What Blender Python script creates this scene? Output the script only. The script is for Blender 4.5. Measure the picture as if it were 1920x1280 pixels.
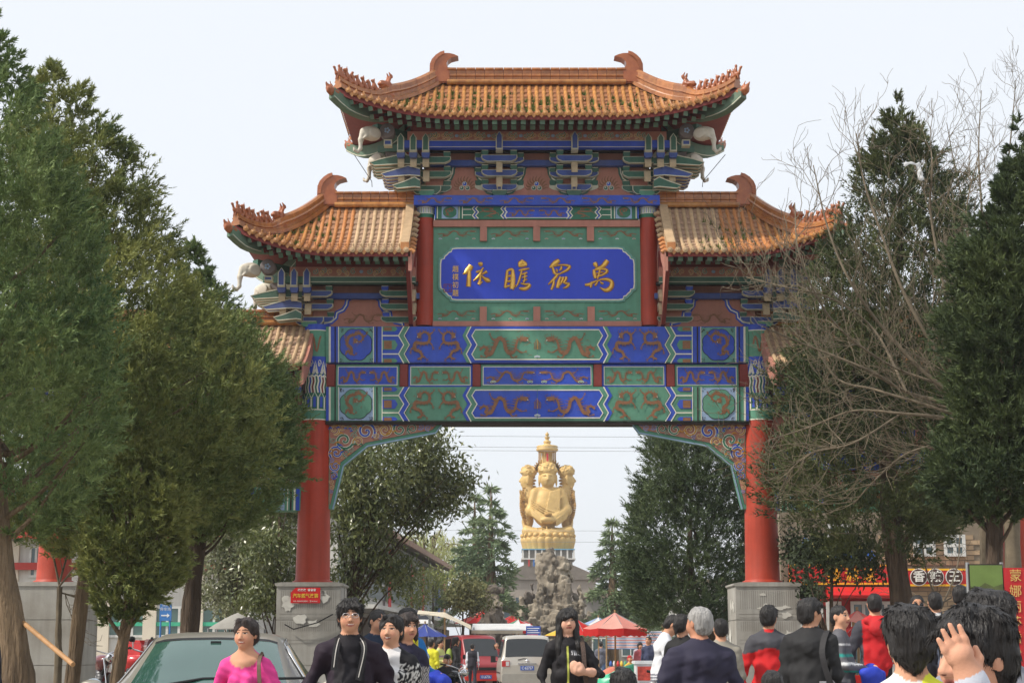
import bpy, bmesh, math, random
import numpy as np
from mathutils import Vector, Matrix
random.seed(7); np.random.seed(7)
R = math.radians
sc = bpy.context.scene
for o in list(bpy.data.objects): bpy.data.objects.remove(o)
# ------------------------------------------------------------- camera
F_PX, HOR, CAMZ = 3200.0, 1222.0, 1.30
PITCH = math.atan((HOR-640)/F_PX)
cd = bpy.data.cameras.new('camera'); cam = bpy.data.objects.new('camera', cd)
sc.collection.objects.link(cam); sc.camera = cam
cd.sensor_width = 36; cd.lens = 36*F_PX/1920; cd.clip_end = 3000; cd.clip_start = .1
cam.location = (0,0,CAMZ); cam.rotation_euler = (math.pi/2+PITCH,0,0)
# ------------------------------------------------------------- light
SUN_EL, SUN_AZ = R(46), R(-110)            # azimuth from +Y (away from the camera) towards +X (right)
sd = Vector((math.sin(SUN_AZ)*math.cos(SUN_EL), math.cos(SUN_AZ)*math.cos(SUN_EL), math.sin(SUN_EL)))
w = bpy.data.worlds.new('World'); sc.world = w; w.use_nodes = True
nt = w.node_tree; nt.nodes.clear()
out = nt.nodes.new('ShaderNodeOutputWorld'); bg = nt.nodes.new('ShaderNodeBackground')
sky = nt.nodes.new('ShaderNodeTexSky'); sky.sky_type = 'NISHITA'; sky.sun_disc = False
sky.sun_elevation = SUN_EL; sky.sun_rotation = SUN_AZ
sky.air_density = 1.0; sky.dust_density = 4.0; sky.ozone_density = 1.5
hz = nt.nodes.new('ShaderNodeMix'); hz.data_type = 'RGBA'; hz.inputs[0].default_value = .80
hz.inputs[7].default_value = (9.3,9.65,10.1,1)       # an even white veil of thin cloud over the blue
nt.links.new(sky.outputs[0], hz.inputs[6]); nt.links.new(hz.outputs[2], bg.inputs[0])
bg.inputs[1].default_value = .10
nt.links.new(bg.outputs[0], out.inputs[0])
sl = bpy.data.lights.new('sun','SUN'); sun = bpy.data.objects.new('sun', sl); sc.collection.objects.link(sun)
sl.energy = 3.6; sl.angle = R(3.0); sl.color = (1,.93,.82)
sun.rotation_euler = sd.to_track_quat('Z','Y').to_euler(); sun.location = (0,0,60)
vs = sc.view_settings; vs.view_transform = 'Standard'; vs.look = 'None'; vs.exposure = 0.22; vs.gamma = 1
sc.render.engine = 'CYCLES'; cy = sc.cycles
cy.use_denoising = True
try: cy.denoiser = 'OPENIMAGEDENOISE'
except Exception: pass
cy.max_bounces = 6; cy.diffuse_bounces = 3; cy.glossy_bounces = 3; cy.transmission_bounces = 4; cy.transparent_max_bounces = 8
cy.volume_bounces = 0; cy.sample_clamp_indirect = 6; cy.use_adaptive_sampling = True; cy.adaptive_threshold = .015

# ------------------------------------------------------------- helpers
COL = sc.collection
def at(px, py, Y):
    "world point on the vertical plane at distance Y seen at photo pixel px,py"
    u, v = (px-960)/F_PX, (640-py)/F_PX
    c, s = math.cos(PITCH), math.sin(PITCH)
    k = Y/(c - v*s)
    return Vector((u*k, Y, CAMZ + (s + v*c)*k))
def gx(px, Y): return at(px, HOR, Y).x      # on-ground x for something near the horizon line

MATS = {}
def mat(name, col, rough=.6, var=.14, scale=4., metal=0., bump=0., bscale=30., spec=.4, coat=0., streak=0., rnd=0., trans=0., alpha=1., bdist=.03, col2=None, stretch=None, dust=None):
    if name in MATS: return MATS[name]
    m = bpy.data.materials.new(name); m.use_nodes = True; n = m.node_tree.nodes; L = m.node_tree.links
    b = n['Principled BSDF']; b.inputs['Roughness'].default_value = rough; b.inputs['Metallic'].default_value = metal
    b.inputs['Specular IOR Level'].default_value = spec; b.inputs['Coat Weight'].default_value = coat
    if trans: b.inputs['Transmission Weight'].default_value = trans
    if alpha < 1: b.inputs['Alpha'].default_value = alpha
    tc = n.new('ShaderNodeTexCoord'); src = tc.outputs['Object']
    if stretch:
        mp = n.new('ShaderNodeMapping'); mp.inputs['Scale'].default_value = stretch; L.new(src, mp.inputs[0]); src = mp.outputs[0]
    nz = n.new('ShaderNodeTexNoise'); nz.inputs['Scale'].default_value = scale; nz.inputs['Detail'].default_value = 6; nz.inputs['Roughness'].default_value = .65
    L.new(src, nz.inputs['Vector'])
    rp = n.new('ShaderNodeValToRGB'); e = rp.color_ramp.elements
    c2 = col2 or tuple(min(1,c*(1+var)+.004) for c in col)
    c1 = col if col2 else tuple(c*(1-var) for c in col)
    e[0].position = .32; e[1].position = .68; e[0].color = (*c1,1); e[1].color = (*c2,1)
    L.new(nz.outputs['Fac'], rp.inputs[0]); o = rp.outputs[0]
    if streak:
        mp = n.new('ShaderNodeMapping'); mp.inputs['Scale'].default_value = (9,9,.5); L.new(tc.outputs['Object'], mp.inputs[0])
        n2 = n.new('ShaderNodeTexNoise'); n2.inputs['Scale'].default_value = 1.6; n2.inputs['Detail'].default_value = 5; L.new(mp.outputs[0], n2.inputs['Vector'])
        r2 = n.new('ShaderNodeMapRange'); r2.inputs[1].default_value = .35; r2.inputs[2].default_value = .75; r2.inputs[3].default_value = 1; r2.inputs[4].default_value = 1-streak
        L.new(n2.outputs['Fac'], r2.inputs[0])
        mx = n.new('ShaderNodeMix'); mx.data_type='RGBA'; mx.blend_type='MULTIPLY'; mx.inputs[0].default_value = 1
        L.new(o, mx.inputs[6]); L.new(r2.outputs[0], mx.inputs[7]); o = mx.outputs[2]
    if dust:
        n3 = n.new('ShaderNodeTexNoise'); n3.inputs['Scale'].default_value = 1.3; n3.inputs['Detail'].default_value = 7; L.new(tc.outputs['Object'], n3.inputs['Vector'])
        r3 = n.new('ShaderNodeMapRange'); r3.inputs[1].default_value = .38; r3.inputs[2].default_value = .72; r3.inputs[3].default_value = 0; r3.inputs[4].default_value = dust[3]
        L.new(n3.outputs['Fac'], r3.inputs[0])
        mx = n.new('ShaderNodeMix'); mx.data_type='RGBA'; L.new(r3.outputs[0], mx.inputs[0]); L.new(o, mx.inputs[6]); mx.inputs[7].default_value = (*dust[:3],1); o = mx.outputs[2]
    if rnd:
        oi = n.new('ShaderNodeObjectInfo'); hs = n.new('ShaderNodeHueSaturation')
        mr = n.new('ShaderNodeMapRange'); mr.inputs[3].default_value = 1-rnd; mr.inputs[4].default_value = 1+rnd
        L.new(oi.outputs['Random'], mr.inputs[0]); L.new(mr.outputs[0], hs.inputs['Value']); L.new(o, hs.inputs['Color']); o = hs.outputs[0]
    L.new(o, b.inputs['Base Color'])
    if bump:
        nb = n.new('ShaderNodeTexNoise'); nb.inputs['Scale'].default_value = bscale; nb.inputs['Detail'].default_value = 5; L.new(src, nb.inputs['Vector'])
        bp = n.new('ShaderNodeBump'); bp.inputs['Strength'].default_value = bump; bp.inputs['Distance'].default_value = bdist
        L.new(nb.outputs['Fac'], bp.inputs['Height']); L.new(bp.outputs[0], b.inputs['Normal'])
    MATS[name] = m; return m

def S(r,g,b):
    "sRGB 0-255 to linear"
    f = lambda c: (c/255/12.92) if c/255 <= .04045 else ((c/255+.055)/1.055)**2.4
    return (f(r),f(g),f(b))

class MB:
    "collects faces with materials, builds one mesh object"
    def __init__(s): s.v=[]; s.f=[]; s.m=[]; s.mats=[]; s.sm=[]
    def mi(s, m):
        if m not in s.mats: s.mats.append(m)
        return s.mats.index(m)
    def add(s, vs, fs, m, smooth=False):
        o = len(s.v); s.v += [tuple(v) for v in vs]; k = s.mi(m)
        for f in fs: s.f.append([i+o for i in f]); s.m.append(k); s.sm.append(smooth)
        return s
    def box(s, x0,x1,y0,y1,z0,z1, m):
        v=[(x,y,z) for x in (x0,x1) for y in (y0,y1) for z in (z0,z1)]
        return s.add(v, [(0,1,3,2),(4,6,7,5),(0,4,5,1),(2,3,7,6),(0,2,6,4),(1,5,7,3)], m)
    def obox(s, c, dx, dy, dz, m):
        "box round c with half-axis vectors"
        c=Vector(c); dx,dy,dz=Vector(dx),Vector(dy),Vector(dz)
        v=[c+dx*i+dy*j+dz*k for i in (-1,1) for j in (-1,1) for k in (-1,1)]
        return s.add(v, [(0,1,3,2),(4,6,7,5),(0,4,5,1),(2,3,7,6),(0,2,6,4),(1,5,7,3)], m)
    def prism(s, pts, y0, y1, m, axis='y', mside=None, smooth=False):
        "2D outline (x,z) extruded along y (or (y,z) along x, (x,y) along z)"
        n=len(pts)
        P={'y':lambda a,b,t:(a,t,b),'x':lambda a,b,t:(t,a,b),'z':lambda a,b,t:(a,b,t)}[axis]
        v=[P(a,b,y0) for a,b in pts]+[P(a,b,y1) for a,b in pts]
        s.add(v,[list(range(n)), list(range(2*n-1,n-1,-1))], m)
        return s.add(v,[(i,i+n,(i+1)%n+n,(i+1)%n) for i in range(n)], mside or m, smooth)
    def jit(s): s.q=(getattr(s,'q',0)+1)%40; return -.00004*s.q
    def poly(s, pts, y, m):
        y=y+s.jit()
        return s.add([(a,y,b) for a,b in pts],[list(range(len(pts)))], m)
    def ribbon(s, pts, wd, y, m):
        "flat painted stroke in the xz plane"
        p=[Vector((a,b)) for a,b in pts]; n=len(p); v=[]; y=y+s.jit()
        for i in range(n):
            d=(p[min(i+1,n-1)]-p[max(i-1,0)]); d=d.normalized() if d.length>1e-9 else Vector((1,0))
            q=Vector((-d.y,d.x))*((wd[i] if hasattr(wd,'__len__') else wd)/2)
            v+=[(p[i].x+q.x,y,p[i].y+q.y),(p[i].x-q.x,y,p[i].y-q.y)]
        return s.add(v,[(2*i,2*i+1,2*i+3,2*i+2) for i in range(n-1)], m)
    def tube(s, pts, r, m, n=8, cap=True, smooth=True, sy=1.):
        p=[Vector(q) for q in pts]; k=len(p); v=[]
        t0=(p[1]-p[0]).normalized(); up=Vector((0,0,1)) if abs(t0.z)<.9 else Vector((0,1,0))
        a=t0.cross(up).normalized()
        for i in range(k):
            t=(p[min(i+1,k-1)]-p[max(i-1,0)]).normalized()
            a=(a-t*a.dot(t)).normalized(); b=t.cross(a)
            rr=r[i] if hasattr(r,'__len__') else r
            for j in range(n):
                h=2*math.pi*j/n; v.append(p[i]+a*math.cos(h)*rr+b*math.sin(h)*rr*sy)
        fs=[(i*n+j,i*n+(j+1)%n,(i+1)*n+(j+1)%n,(i+1)*n+j) for i in range(k-1) for j in range(n)]
        s.add(v,fs,m,smooth)
        if cap: s.add(v,[list(range(n))[::-1],[(k-1)*n+j for j in range(n)]],m)
        return s
    def lathe(s, prof, m, n=16, c=(0,0,0), smooth=True, ax='z'):
        v=[]; k=len(prof)
        for r,z in prof:
            for j in range(n):
                h=2*math.pi*j/n
                q=(r*math.cos(h),r*math.sin(h),z) if ax=='z' else ((r*math.cos(h),z,r*math.sin(h)) if ax=='y' else (z,r*math.cos(h),r*math.sin(h)))
                v.append((q[0]+c[0],q[1]+c[1],q[2]+c[2]))
        s.add(v,[(i*n+j,i*n+(j+1)%n,(i+1)*n+(j+1)%n,(i+1)*n+j) for i in range(k-1) for j in range(n)],m,smooth)
        for e in (0,k-1):
            if prof[e][0]>1e-6: s.add([v[e*n+j] for j in range(n)],[list(range(n))],m)
        return s
    def grid(s, P, m, smooth=True, close=False):
        "P[i][j] points"
        a=len(P); b=len(P[0]); v=[q for r in P for q in r]
        jj=b if close else b-1
        return s.add(v,[(i*b+j,(i+1)*b+j,(i+1)*b+(j+1)%b,i*b+(j+1)%b) for i in range(a-1) for j in range(jj)],m,smooth)
    def mesh(s, name):
        me=bpy.data.meshes.new(name); me.from_pydata(s.v,[],s.f)
        for m in s.mats: me.materials.append(m)
        me.polygons.foreach_set('material_index',s.m); me.polygons.foreach_set('use_smooth',s.sm)
        me.update(); return me
    def build(s, name, parent=None, **kw):
        return link(name, s.mesh(name), parent, **kw)
def link(name, me, parent=None, loc=None, rotz=None, kind=None, label=None, cat=None, group=None, scale=None):
    o=bpy.data.objects.new(name, me); COL.objects.link(o)
    if parent: o.parent=parent
    if loc is not None: o.location=loc
    if rotz is not None: o.rotation_euler=(0,0,rotz)
    if scale is not None: o.scale=scale if hasattr(scale,'__len__') else (scale,)*3
    if kind: o['kind']=kind
    if label: o['label']=label
    if cat: o['category']=cat
    if group: o['group']=group
    return o
def thing(name, label, cat, loc=(0,0,0), rotz=0, group=None):
    o=link(name, None, None, loc, rotz, None, label, cat, group); o.empty_display_size=.2; return o
def npmesh(name, V, Fq, mats, mi=None, smooth=False):
    "fast mesh from numpy: V (n,3), Fq (m,k) with k = 3 or 4"
    me=bpy.data.meshes.new(name); V=np.asarray(V,dtype=np.float32); Fq=np.asarray(Fq,dtype=np.int32)
    me.vertices.add(len(V)); me.vertices.foreach_set('co',V.ravel())
    k=Fq.shape[1]; me.loops.add(Fq.size); me.loops.foreach_set('vertex_index',Fq.ravel())
    me.polygons.add(len(Fq)); me.polygons.foreach_set('loop_start',np.arange(0,Fq.size,k,dtype=np.int32))
    for m in mats: me.materials.append(m)
    if mi is not None: me.polygons.foreach_set('material_index',np.asarray(mi,dtype=np.int32))
    me.polygons.foreach_set('use_smooth',np.full(len(Fq),smooth,dtype=bool))
    me.update(calc_edges=True); return me
def catmull(pts, n=8):
    P=[np.array(p,float) for p in pts]; P=[2*P[0]-P[1]]+P+[2*P[-1]-P[-2]]; o=[]
    for i in range(1,len(P)-2):
        for k in range(n):
            t=k/n; a,b,c,d=P[i-1:i+3]
            o.append(.5*(2*b+(c-a)*t+(2*a-5*b+4*c-d)*t*t+(3*b-a-3*c+d)*t**3))
    o.append(P[-2]); return [tuple(q) for q in o]

# ---- signed-distance sculpting (smooth unions turned into one continuous mesh)
class Sculpt:
    def __init__(s, k=.02): s.p=[]; s.k=k
    def cap(s, a, b, r1, r2, col=0, sc=(1,1,1), k=None): s.p.append(('c',np.array(a,float),np.array(b,float),r1,r2,col,np.array(sc,float),k)); return s
    def ell(s, c, r, col=0, k=None, rot=None): s.p.append(('e',np.array(c,float),np.array(r,float),0,0,col,rot,k)); return s
    def box(s, c, r, col=0, k=None, rot=None): s.p.append(('b',np.array(c,float),np.array(r,float),0,0,col,np.array(rot) if rot is not None else np.eye(3),k)); return s
    def cut(s, c, r, k=.01, rot=None): s.p.append(('x',np.array(c,float),np.array(r,float),0,0,None,rot,k)); return s
    @staticmethod
    def dist(p, X):
        if p[0]=='c':
            a,b,r1,r2,scl=p[1],p[2],p[3],p[4],p[6]; inv=1/scl
            ab=(b-a)*inv; ap=(X-a)*inv; L=max(ab@ab,1e-12)
            h=np.clip(ap@ab/L,0,1); d=np.sqrt(((ap-h[...,None]*ab)**2).sum(-1))-(r1+(r2-r1)*h)
            return d*min(scl)
        q=X-p[1]
        if p[6] is not None: q=q@np.array(p[6])
        if p[0]=='b':
            a=np.abs(q)-p[2]; return np.sqrt((np.maximum(a,0)**2).sum(-1))+np.minimum(a.max(-1),0)
        k0=np.sqrt(((q/p[2])**2).sum(-1))+1e-9; k1=np.sqrt(((q/p[2]**2)**2).sum(-1))+1e-9
        return k0*(k0-1)/k1
    def bounds(s):
        lo=[];hi=[]
        for p in s.p:
            if p[0]=='x': continue
            if p[0]=='c':
                r=max(p[3],p[4])*p[6]; lo.append(np.minimum(p[1],p[2])-r); hi.append(np.maximum(p[1],p[2])+r)
            else:
                r=p[2] if p[6] is None else np.full(3,np.linalg.norm(p[2])); lo.append(p[1]-r); hi.append(p[1]+r)
        return np.min(lo,0)-.03,np.max(hi,0)+.03
    def field(s, X, noise=None):
        d=np.full(X.shape[:-1],1e3)
        for p in s.p:
            e=s.dist(p,X); k=p[7] or s.k
            if p[0]=='x':
                h=np.maximum(k-np.abs(d+e),0)/k; d=np.maximum(d,-e)+h*h*k/4
            else:
                h=np.maximum(k-np.abs(d-e),0)/k; d=np.minimum(d,e)-h*h*k/4
        if noise is not None: d=d+noise(X)
        return d
    def gridfield(s, axes, noise=None):
        A=[np.asarray(a) for a in axes]; d=np.full([len(a) for a in A],.3*max(1.,(A[2][-1]-A[2][0])/3)); st=max(np.diff(a).max() for a in A)
        for p in s.p:
            k=p[7] or s.k
            if p[0]=='c': r=max(p[3],p[4])*p[6]; lo=np.minimum(p[1],p[2])-r; hi=np.maximum(p[1],p[2])+r
            else: r=p[2] if p[6] is None else np.full(3,np.linalg.norm(p[2])); lo=p[1]-r; hi=p[1]+r
            mg=k+3*st
            sl=tuple(slice(max(0,np.searchsorted(a,l-mg)-1),np.searchsorted(a,h+mg)+1) for a,l,h in zip(A,lo,hi))
            sub=d[sl]
            if 0 in sub.shape: continue
            X=np.stack(np.meshgrid(*[a[q] for a,q in zip(A,sl)],indexing='ij'),-1); e=s.dist(p,X)
            if p[0]=='x': h=np.maximum(k-np.abs(sub+e),0)/k; d[sl]=np.maximum(sub,-e)+h*h*k/4
            else: h=np.maximum(k-np.abs(sub-e),0)/k; d[sl]=np.minimum(sub,e)-h*h*k/4
        if noise is not None:
            I=np.abs(d)<6*st+.08*(st>.03)
            ix=np.argwhere(I); P=np.stack([A[q][ix[:,q]] for q in range(3)],-1); d[I]+=noise(P)
        return d
    def mesh(s, name, step, mats, colors=None, paint=None, noise=None, axes=None, lo=None, hi=None):
        if axes is None:
            l,h=s.bounds()
            if lo is not None: l=np.maximum(l,lo)
            if hi is not None: h=np.minimum(h,hi)
            st=step if hasattr(step,'__len__') else (step,)*3
            axes=[np.arange(l[i]-1.5*st[i],h[i]+2*st[i],st[i]) for i in range(3)]
        V,Fq=surface_nets(s.gridfield(axes,noise),axes)
        me=npmesh(name,V,Fq,mats,smooth=True)
        if colors is not None:
            D=np.stack([s.dist(p,V) if p[0]!='x' else np.full(len(V),9.) for p in s.p]); ix=D.argmin(0)
            ids=np.array([p[5] if p[5] is not None else 0 for p in s.p])[ix]
            C=np.array(colors,float)[ids]
            if paint is not None: C=paint(V,C,ids)
            at_=me.color_attributes.new('Col','FLOAT_COLOR','POINT')
            at_.data.foreach_set('color',np.concatenate([C,np.ones((len(C),1))],1).astype(np.float32).ravel())
        return me
def surface_nets(d, ax):
    s=d<0; nx,ny,nz=d.shape
    cs=lambda A,i,j,k: A[i:nx-1+i,j:ny-1+j,k:nz-1+k]
    cnt=sum(cs(s,i,j,k).astype(np.int8) for i in (0,1) for j in (0,1) for k in (0,1))
    act=(cnt>0)&(cnt<8); I=np.argwhere(act); n=len(I)
    idx=np.full(act.shape,-1,np.int32); idx[act]=np.arange(n)
    pos=np.zeros((n,3)); c=np.zeros(n); i,j,k=I.T
    A=[np.asarray(a) for a in ax]
    def P(ii,jj,kk): return np.stack([A[0][ii],A[1][jj],A[2][kk]],-1)
    cor=[(a,b,e) for a in (0,1) for b in (0,1) for e in (0,1)]
    for q in cor:
        for axn in range(3):
            if q[axn]: continue
            r=list(q); r[axn]=1
            a0=(i+q[0],j+q[1],k+q[2]); a1=(i+r[0],j+r[1],k+r[2])
            da=d[a0]; db=d[a1]; x=(da<0)!=(db<0); t=np.where(x,da/np.where(x,da-db,1),0)
            pos+=np.where(x[:,None],P(*a0)*(1-t[:,None])+P(*a1)*t[:,None],0); c+=x
    V=pos/c[:,None]; Q=[]
    for axn in range(3):
        sl0=[slice(None)]*3; sl1=[slice(None)]*3; sl0[axn]=slice(0,-1); sl1[axn]=slice(1,None)
        a=s[tuple(sl0)]; b=s[tuple(sl1)]; E=np.argwhere(a!=b); 
        o1,o2=[q for q in range(3) if q!=axn]
        E=E[(E[:,o1]>0)&(E[:,o2]>0)&(E[:,o1]<d.shape[o1]-1)&(E[:,o2]<d.shape[o2]-1)]
        if not len(E): continue
        def cell(u,v):
            e=E.copy(); e[:,o1]-=u; e[:,o2]-=v; return idx[e[:,0],e[:,1],e[:,2]]
        q=np.stack([cell(1,1),cell(0,1),cell(0,0),cell(1,0)],1)
        fl=a[E[:,0],E[:,1],E[:,2]] ^ (axn==1)
        q[~fl]=q[~fl][:,::-1]; Q.append(q)
    return V,np.concatenate(Q)
_rs=np.random.RandomState(3)
_K=_rs.normal(size=(10,3)); _K/=np.linalg.norm(_K,axis=1)[:,None]; _PH=_rs.rand(10)*6.28
def wob(X, f, amp, n=7, oct=2):
    o=0
    for q in range(oct):
        for i in range(n): o=o+np.sin((X@_K[i])*f*(2**q)*(.7+.09*i)+_PH[i]+q*1.7)*amp/(n**.5)/(1.8**q)
    return o
def attr_mat(name, rough=.75, spec=.25, sheen=0., bump=0., bscale=200., var=.12):
    if name in MATS: return MATS[name]
    m=bpy.data.materials.new(name); m.use_nodes=True; n=m.node_tree.nodes; L=m.node_tree.links; b=n['Principled BSDF']
    b.inputs['Roughness'].default_value=rough; b.inputs['Specular IOR Level'].default_value=spec
    a=n.new('ShaderNodeAttribute'); a.attribute_name='Col'
    tc=n.new('ShaderNodeTexCoord'); nz=n.new('ShaderNodeTexNoise'); nz.inputs['Scale'].default_value=14; nz.inputs['Detail'].default_value=6
    L.new(tc.outputs['Object'],nz.inputs['Vector'])
    mr=n.new('ShaderNodeMapRange'); mr.inputs[3].default_value=1-var; mr.inputs[4].default_value=1+var; L.new(nz.outputs['Fac'],mr.inputs[0])
    mx=n.new('ShaderNodeMix'); mx.data_type='RGBA'; mx.blend_type='MULTIPLY'; mx.inputs[0].default_value=1
    L.new(a.outputs['Color'],mx.inputs[6]); L.new(mr.outputs[0],mx.inputs[7]); L.new(mx.outputs[2],b.inputs['Base Color'])
    if bump:
        nb=n.new('ShaderNodeTexNoise'); nb.inputs['Scale'].default_value=bscale; L.new(tc.outputs['Object'],nb.inputs['Vector'])
        bp=n.new('ShaderNodeBump'); bp.inputs['Strength'].default_value=bump; bp.inputs['Distance'].default_value=.01
        L.new(nb.outputs['Fac'],bp.inputs['Height']); L.new(bp.outputs[0],b.inputs['Normal'])
    MATS[name]=m; return m
def text(body, size, m, name='lettering', parent=None, loc=(0,0,0), depth=.004, rotz=0., bold=0., sx=1., align='CENTER', rot=None):
    "flat raised lettering, standing upright in the xz plane, facing -y"
    cu=bpy.data.curves.new(name,'FONT'); cu.body=body; cu.size=size; cu.extrude=depth; cu.offset=bold
    cu.align_x=align; cu.align_y='CENTER'; cu.materials.append(m); cu.resolution_u=2
    t=bpy.data.objects.new('tmp',cu); COL.objects.link(t)
    me=bpy.data.meshes.new_from_object(t.evaluated_get(bpy.context.evaluated_depsgraph_get()))
    bpy.data.objects.remove(t); bpy.data.curves.remove(cu)
    me.transform(Matrix.Rotation(math.pi/2,4,'X')@Matrix.Scale(sx,4,(1,0,0)))
    if not me.materials: me.materials.append(m)
    o=link(name,me,parent,loc); o.rotation_euler=rot or (0,0,rotz); return o
def unit(v): return v/(np.linalg.norm(v,axis=-1,keepdims=True)+1e-9)
NR=np.random.RandomState(11)
# ============================================================= ground
def build_ground():
    m = mat('plaza_concrete', S(138,131,119), .85, .12, .35, bump=.15, bscale=14)
    mb = MB(); n=40
    mb.grid([[(-1200+2400*i/n, -150+1650*j/n, 0) for j in range(n+1)] for i in range(n+1)], m, False)
    mb.build('ground', kind='structure')
    # broad concrete slabs laid through the gate opening
    ms=[mat('slab_%d'%i, S(*c), .85, .1, .8, bump=.12, bscale=18) for i,c in enumerate(((150,143,130),(142,135,122),(156,149,136)))]
    root=link('pavement',None,None,(0,0,0),kind='structure')
    base=MB(); base.box(-3.0,5.0,30.6,78,-.2,.006,mat('slab_joint',S(110,103,92),.9)); base.build('bedding',root)
    i=0
    for a in range(4):
        for b in range(16):
            s=MB(); x=-3.0+a*2.0; y=30.6+b*2.96
            s.box(x+.012,x+1.988,y+.012,y+2.948,0,.014,ms[(a*7+b*5)%3]); s.build('slab',root)
build_ground()

# ============================================================= the gate
GD = 29.0
GXC = at(1007,700,GD).x
gate = thing('memorial_gate', 'tall painted archway with red columns and three tiers of orange tiled roofs', 'archway', (GXC,GD,0))
def gp(px,py,y=0.):
    p = at(px,py,GD+y); return (p.x-GXC, p.z)
def gz(py,y=0.): return gp(1007,py,y)[1]
def gxx(px,py,y=0.): return gp(px,py,y)[0]
red  = mat('column_red', S(184,64,42), .5, .12, 2.5, streak=.22, dust=(*S(146,66,50),.6), bump=.12, bscale=20)
blue = mat('paint_blue', S(46,80,196), .55, .12, 6, streak=.12, dust=(*S(90,108,160),.3))
green= mat('paint_green', S(90,150,126), .6, .12, 6, streak=.12, dust=(*S(110,140,115),.35))
dgreen=mat('paint_deep_green', S(52,114,90), .6, .15, 6)
white= mat('paint_line_white', S(226,224,206), .6, .08, 10)
lblue= mat('paint_pale_blue', S(150,175,205), .6, .1, 10)
teal = mat('paint_teal', S(104,158,148), .6, .15, 12)
brown= mat('paint_gold_brown', S(138,96,66), .5, .2, 14)
pink = mat('paint_faded_pink', S(186,126,110), .65, .12, 3, streak=.15, dust=(*S(160,120,100),.4))
maroon=mat('paint_maroon', S(130,52,46), .6, .12, 4, streak=.1)
tan  = mat('paint_tan', S(190,172,142), .65, .12, 8, streak=.15)
ochre= mat('paint_ochre', S(196,140,50), .55, .12, 8)
gold = mat('gold_leaf', S(222,176,82), .32, .15, 12, metal=.55)
bblue=mat('bracket_blue_shaded',S(62,86,160),.65,.15,6,streak=.15,dust=(*S(96,100,120),.5))  # greyer copies of the beam blue and green: bracket shade put into the paint
bgreen=mat('bracket_green_shaded',S(60,106,90),.65,.15,6,streak=.15,dust=(*S(100,112,98),.5))
rgreen=mat('rafter_green',S(88,118,98),.7,.15,6,dust=(*S(110,110,96),.5))
bline=mat('bracket_line',S(196,194,174),.7,.1,10)
drk  = mat('dark_brown', S(52,40,38), .8, .1, 5)  # one dark brown for inner beams, painted lines, lettering and wires
tileM= [mat('glazed_tile', S(196,142,80), .38, .28, 9, coat=.2, rnd=.2, streak=.32, col2=S(164,104,56)),
        mat('glazed_tile_half_dusty', S(196,138,84), .5, .22, 9, rnd=.12, streak=.2, col2=S(178,112,66)),
        mat('glazed_tile_dusty', S(184,156,122), .75, .15, 8, rnd=.1, streak=.15)]
panM = [mat('pan_tile', S(140,92,58), .7, .3, 16), mat('pan_tile_half', S(150,110,82), .8, .2, 16), mat('pan_tile_dusty', S(156,128,106), .85, .2, 16)]
ridgeM= mat('ridge_glaze', S(148,88,48), .3, .25, 8, coat=.45, rnd=.16, col2=S(180,120,66), streak=.2)
ornM = mat('ornament_glaze', S(142,76,44), .38, .3, 7, coat=.3, col2=S(166,98,56), rnd=.1)
mossM= mat('roof_moss', S(84,104,44), .9, .3, 20)
stoneM=None

def outline_ribbon(mb, pts, wd, y, m, close=False):
    if close: pts=list(pts)+[pts[0],pts[1]]
    mb.ribbon(pts, wd, y, m)

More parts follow.
